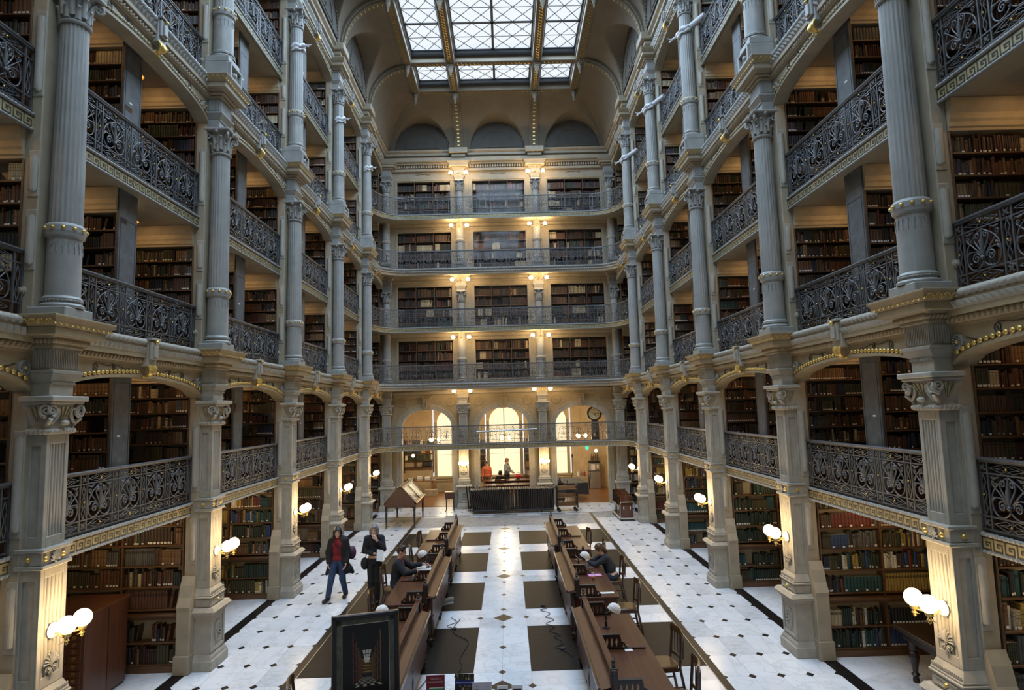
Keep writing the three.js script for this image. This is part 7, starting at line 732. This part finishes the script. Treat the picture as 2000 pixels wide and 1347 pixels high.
{ // man at the left desk
  const o = FIG('person', 'dark haired man in a black jacket sitting at the left desk', [-2.24, .003, -13.62], PI / 2); const hp = headParts([.0, 1.185, .10], .0, .12, 1.0);
  const shL = [.18, .98, .04], eL = [.24, .83, .27], wL = [.24, .87, .52], shR = [-.18, .98, .04], eR = [-.24, .80, .22], wR = [-.14, .815, .46], hips = [[[.09, .53, .0], [.12, .53, .42], [.03, .11, .92]], [[-.09, .53, 0], [-.10, .53, .42], [-.05, .15, .98]]];
  const torso = [ell([0, .55, 0], [.165, .13, .13]), ell([0, .72, .01], [.15, .17, .115]), ell([0, .88, .03], [.17, .13, .12]), cap([-.13, .985, .035], [.13, .985, .035], .062), cap([0, .99, .04], [0, 1.11, .08], .056, .052)], L = [...torso, hp.f, cap(shL, eL, .054, .043), cap(eL, wL, .04, .028), cap(shR, eR, .054, .043), cap(eR, wR, .04, .028)]; for (const [h, k, a] of hips) L.push(cap(h, k, .088, .062), cap(k, a, .06, .042), cap(a, [a[0] - .02, a[1] + .06, a[2] + .17], .04, .035));
  mesh('body', sdfGeo([[uni(L, .035), [-.36, -.02, -.22], [.36, 1.34, 1.28], .0145], handF(wL, [-.1, .1, 1], [-.3, -1, 0], .6, 1.05, -1), handF(wR, [.2, -.05, 1], [0, -1, 0], .3, 1.05, 1)]), M.skin, o); eyesOf(hp, o);
  mesh('hair', sdfGeo([[uni([cut(hp.wrap(ell([0, .045, -.016], [.088, .098, .102])), hp.wrap(ell([0, -.035, .09], [.085, .085, .10])), .012), hp.wrap(ell([0, .115, .035], [.06, .03, .055]))], .02), [-.14, 1.06, -.06], [.14, 1.36, .26], .011]]), M.hairMid, o);
  mesh('shirt', sdfGeo([[uni([ell([0, .85, .065], [.09, .16, .10]), cap([0, .98, .055], [0, 1.04, .07], .07, .064)], .03), [-.16, .66, -.05], [.16, 1.12, .2], .012]]), mat('checkShirt', [.38, .2, .2], .8, { map: (() => { const t = tex(64, (x, y) => { const a = (x * 8 % 1) < .5, b = (y * 8 % 1) < .5; return a && b ? [.5, .1, .12] : a || b ? [.8, .6, .6] : [1, .97, .95]; }); t.repeat.set(5, 5); return t; })() }), o);
  mesh('jacket', sdfGeo([[cut(uni([ell([0, .56, 0], [.185, .14, .15]), ell([0, .72, .01], [.172, .18, .14]), ell([0, .88, .03], [.19, .14, .14]), cap([-.14, .985, .035], [.14, .985, .035], .078), cap(shL, eL, .07, .062), cap(eL, [.24, .865, .47], .06, .048), cap(shR, eR, .07, .062), cap(eR, [-.16, .815, .41], .06, .048)], .03), uni([ell([0, .92, .20], [.05, .20, .12]), ell([0, 1.08, .10], [.06, .06, .06])], .02), .015), [-.36, .38, -.2], [.36, 1.1, .58], .0135]]), M.navyTop, o);
  mesh('jeans', sdfGeo([[uni([ell([0, .54, .02], [.17, .10, .13]), ...hips.flatMap(([h, k, a]) => [cap(h, k, .098, .076), cap(k, [a[0], a[1] + .03, a[2] - .04], .072, .062)])], .03), [-.26, .05, -.16], [.26, .68, 1.06], .0135]]), M.jeans, o);
  mesh('shoes', sdfGeo([[uni(hips.map(([, , a]) => cap([a[0], a[1], a[2]], [a[0] - .02, a[1] + .06, a[2] + .18], .054, .047)), .015), [-.2, -.02, .82], [.16, .3, 1.26], .011]]), M.shoeGrey, o); new MB().tube(hips[0][2] && [V(hips[1][2][0] - .02, .12, .99), V(hips[1][2][0] - .03, .15, 1.19)], .035, 6, { flat: .5 }).tube([V(.02, .075, .92), V(.0, .11, 1.12)], .035, 6, { flat: .5 }).build('shoe_soles', M.soleWhite, o);
}
{ // young woman at the right desk, leaning on her elbows
  const o = FIG('person', 'young woman in a dark grey sweater leaning on the right desk', [2.32, .003, -13.78], -PI / 2); const hp = headParts([.02, 1.085, .24], .0, .38, .96);
  const shL = [.16, .93, .12], eL = [.17, .80, .36], wL = [.06, .86, .50], shR = [-.16, .93, .12], eR = [-.18, .805, .34], wR = [-.05, .85, .50], hips = [[[.085, .52, .0], [.11, .52, .40], [.10, .10, .42]], [[-.085, .52, 0], [-.11, .52, .40], [-.10, .10, .38]]];
  const torso = [ell([0, .54, -.02], [.165, .13, .13]), ell([0, .70, .02], [.14, .16, .11]), ell([0, .84, .09], [.155, .13, .11]), cap([-.12, .935, .12], [.12, .935, .12], .056), cap([0, .94, .13], [.015, 1.02, .20], .05, .045)], L = [...torso, hp.f, cap(shL, eL, .048, .038), cap(eL, wL, .036, .025), cap(shR, eR, .048, .038), cap(eR, wR, .036, .025)]; for (const [h, k, a] of hips) L.push(cap(h, k, .082, .058), cap(k, a, .055, .038), cap(a, [a[0], .035, a[2] + .15], .038, .033));
  mesh('body', sdfGeo([[uni(L, .035), [-.33, -.02, -.2], [.33, 1.26, .72], .0135], handF(wL, [-.5, .75, .1], [-.6, -.4, 0], .8, .92, -1), handF(wR, [.5, .7, .1], [.6, -.4, 0], .8, .92, 1)]), M.skinPale, o); eyesOf(hp, o);
  mesh('hair', sdfGeo([[uni([cut(hp.wrap(ell([0, .035, -.014], [.092, .106, .106])), hp.wrap(ell([0, -.03, .11], [.082, .10, .10])), .012), hp.wrap(cap([.0, .02, -.08], [0, -.08, -.12], .06, .045)), cap([.0, 1.0, .10], [.0, .86, .0], .045, .035), cap([0, .86, .0], [-.02, .72, -.06], .036, .02)], .025), [-.15, .66, -.14], [.15, 1.25, .40], .011]]), M.hairBrown, o);
  mesh('sweater', sdfGeo([[cut(uni([ell([0, .52, -.02], [.178, .13, .145]), ell([0, .70, .02], [.158, .17, .128]), ell([0, .84, .09], [.172, .135, .125]), cap([-.125, .935, .12], [.125, .935, .12], .07), cap(shL, eL, .064, .056), cap(eL, [.08, .845, .48], .052, .04), cap(shR, eR, .064, .056), cap(eR, [-.08, .84, .48], .052, .04)], .03), ell([.01, 1.03, .21], [.055, .06, .06]), .015), [-.32, .36, -.2], [.32, 1.04, .58], .0125]]), M.greySweater, o);
  mesh('trousers', sdfGeo([[uni([ell([0, .52, 0], [.165, .1, .13]), ...hips.flatMap(([h, k, a]) => [cap(h, k, .092, .07), cap(k, [a[0], .12, a[2]], .066, .055)])], .03), [-.24, .04, -.16], [.24, .66, .54], .0135]]), M.jeansDark, o);
  mesh('shoes', sdfGeo([[uni(hips.map(([, , a]) => cap([a[0], .055, a[2] - .03], [a[0], .04, a[2] + .15], .046, .04)), .015), [-.18, -.01, .28], [.18, .13, .64], .011]]), M.shoeBlack, o);
}
function farFigure(label, pos, turn, h, seated, cloth, pants, hair, o2 = {}) {
  const o = FIG('person', label, pos, turn), k = h / 1.62, hp = headParts([0, 1.50 * k, .03], o2.yaw || 0, .1, .95 * k), P = (x, y, z) => [x * k, y * k, z * k], A = o2.arms || [[[.21, 1.08, .02], [.22, .84, .08]], [[-.21, 1.08, .02], [-.22, .84, .08]]];
  const torso = [ell(P(0, .88, 0), P(.155, .13, .12)), ell(P(0, 1.07, 0), P(.135, .16, .105)), ell(P(0, 1.22, 0), P(.155, .13, .11)), cap(P(-.12, 1.31, 0), P(.12, 1.31, 0), .058 * k), cap(P(0, 1.32, 0), P(0, 1.43, .02), .05 * k)], legs = seated ? [cap(P(.09, .84, 0), P(.1, .84, .4), .085), cap(P(-.09, .84, 0), P(-.1, .84, .4), .085)] : [cap(P(.08, .84, 0), P(.09, .44, .02), .08 * k, .056 * k), cap(P(.09, .44, .02), P(.09, .06, 0), .055 * k, .04 * k), cap(P(-.08, .84, 0), P(-.09, .44, .02), .08 * k, .056 * k), cap(P(-.09, .44, .02), P(-.09, .06, 0), .055 * k, .04 * k), cap(P(.09, .04, -.02), P(.1, .035, .16), .04 * k), cap(P(-.09, .04, -.02), P(-.1, .035, .16), .04 * k)], arms = A.flatMap(([e, w], i) => [cap(P(i ? -.165 : .165, 1.30, 0), P(...e), .048 * k, .038 * k), cap(P(...e), P(...w), .037 * k, .026 * k)]);
  mesh('body', sdfGeo([[uni([...torso, ...legs, ...arms, hp.f], .035), P(-.4, -.02, -.25), P(.4, 1.66, .6), .018], ...A.map(([e, w], i) => handF(P(...w), [w[0] - e[0], w[1] - e[1], w[2] - e[2]], [i ? 1 : -1, 0, 0], .5, .95, i ? -1 : 1))]), M.skinPale, o); eyesOf(hp, o);
  mesh('hair', sdfGeo([[uni([cut(hp.wrap(ell([0, .035, -.014], [.095, .108, .108])), hp.wrap(ell([0, -.03, .10], [.068, .085, .08])), .012), hp.wrap(cap([-.06, -.03, -.06], [.06, -.03, -.06], .05))], .02), P(-.16, 1.34, -.16), P(.16, 1.66, .2), .014]]), hair, o);
  mesh('top', sdfGeo([[uni([ell(P(0, .92, 0), P(.17, .13, .135)), ell(P(0, 1.08, 0), P(.15, .17, .122)), ell(P(0, 1.22, 0), P(.168, .13, .125)), cap(P(-.13, 1.31, 0), P(.13, 1.31, 0), .07 * k), ...A.flatMap(([e, w], i) => [cap(P(i ? -.165 : .165, 1.30, 0), P(...e), .064 * k, .054 * k), cap(P(...e), P(w[0] * .95 + e[0] * .05, w[1] * .85 + e[1] * .15, w[2] * .85 + e[2] * .15), .05 * k, .04 * k)])], .03), P(-.4, .74, -.22), P(.4, 1.42, .4), .016]]), cloth, o);
  mesh('trousers', sdfGeo([[uni([ell(P(0, .87, 0), P(.165, .1, .13)), ...(seated ? [cap(P(.09, .84, 0), P(.1, .84, .4), .1), cap(P(-.09, .84, 0), P(-.1, .84, .4), .1)] : [cap(P(.08, .84, 0), P(.09, .44, .02), .094 * k, .07 * k), cap(P(.09, .44, .02), P(.09, .08, 0), .068 * k, .062 * k), cap(P(-.08, .84, 0), P(-.09, .44, .02), .094 * k, .07 * k), cap(P(-.09, .44, .02), P(-.09, .08, 0), .068 * k, .062 * k)])], .03), P(-.26, 0, -.2), P(.26, 1.0, .56), .018]]), pants, o);
  return o;
}
farFigure('woman in an orange sweater standing behind the front table in the middle doorway', [-.90, .012, -31.0], .1, 1.60, false, M.orange, M.khaki, M.hairMid);
farFigure('woman in a grey jacket with auburn hair standing before the bright middle window', [.08, .012, -31.05], 1.15, 1.72, false, mat('jacketGrey', [.20, .205, .21], .8), M.blackCloth, M.hairAuburn, { arms: [[[.22, 1.08, .06], [.12, .98, .28]], [[-.21, 1.08, .06], [-.08, 1.0, .28]]] });
farFigure('man in black seen from behind, sitting at the front table in the middle doorway', [-.22, -.36, -29.45], PI - .1, 1.66, true, M.blackCloth, M.blackCloth, M.hairMid, { arms: [[[.24, 1.06, .12], [.14, 1.10, .36]], [[-.24, 1.06, .12], [-.14, 1.10, .36]]] });
{ const sc = mesh('scarf', new MB().lathe([[.07, -.02], [.085, 0], [.08, .03], [.06, .05]], 16).geom(), mat('wine', [.12, .012, .02], .8)); sc.position.set(.08, 1.44, -31.05); tag(sc, 'wine red scarf round the neck of the woman in grey', 'scarf'); const st = chair0.clone(); st.name = numbered('slat_back_chair'); st.position.set(-.22, .012, -29.42); st.rotation.y = PI; scene.add(st); tag(st, 'wooden chair under the man in black in the middle doorway', 'chair', 'slat back reading chairs'); }
renderer.render(scene, camera);
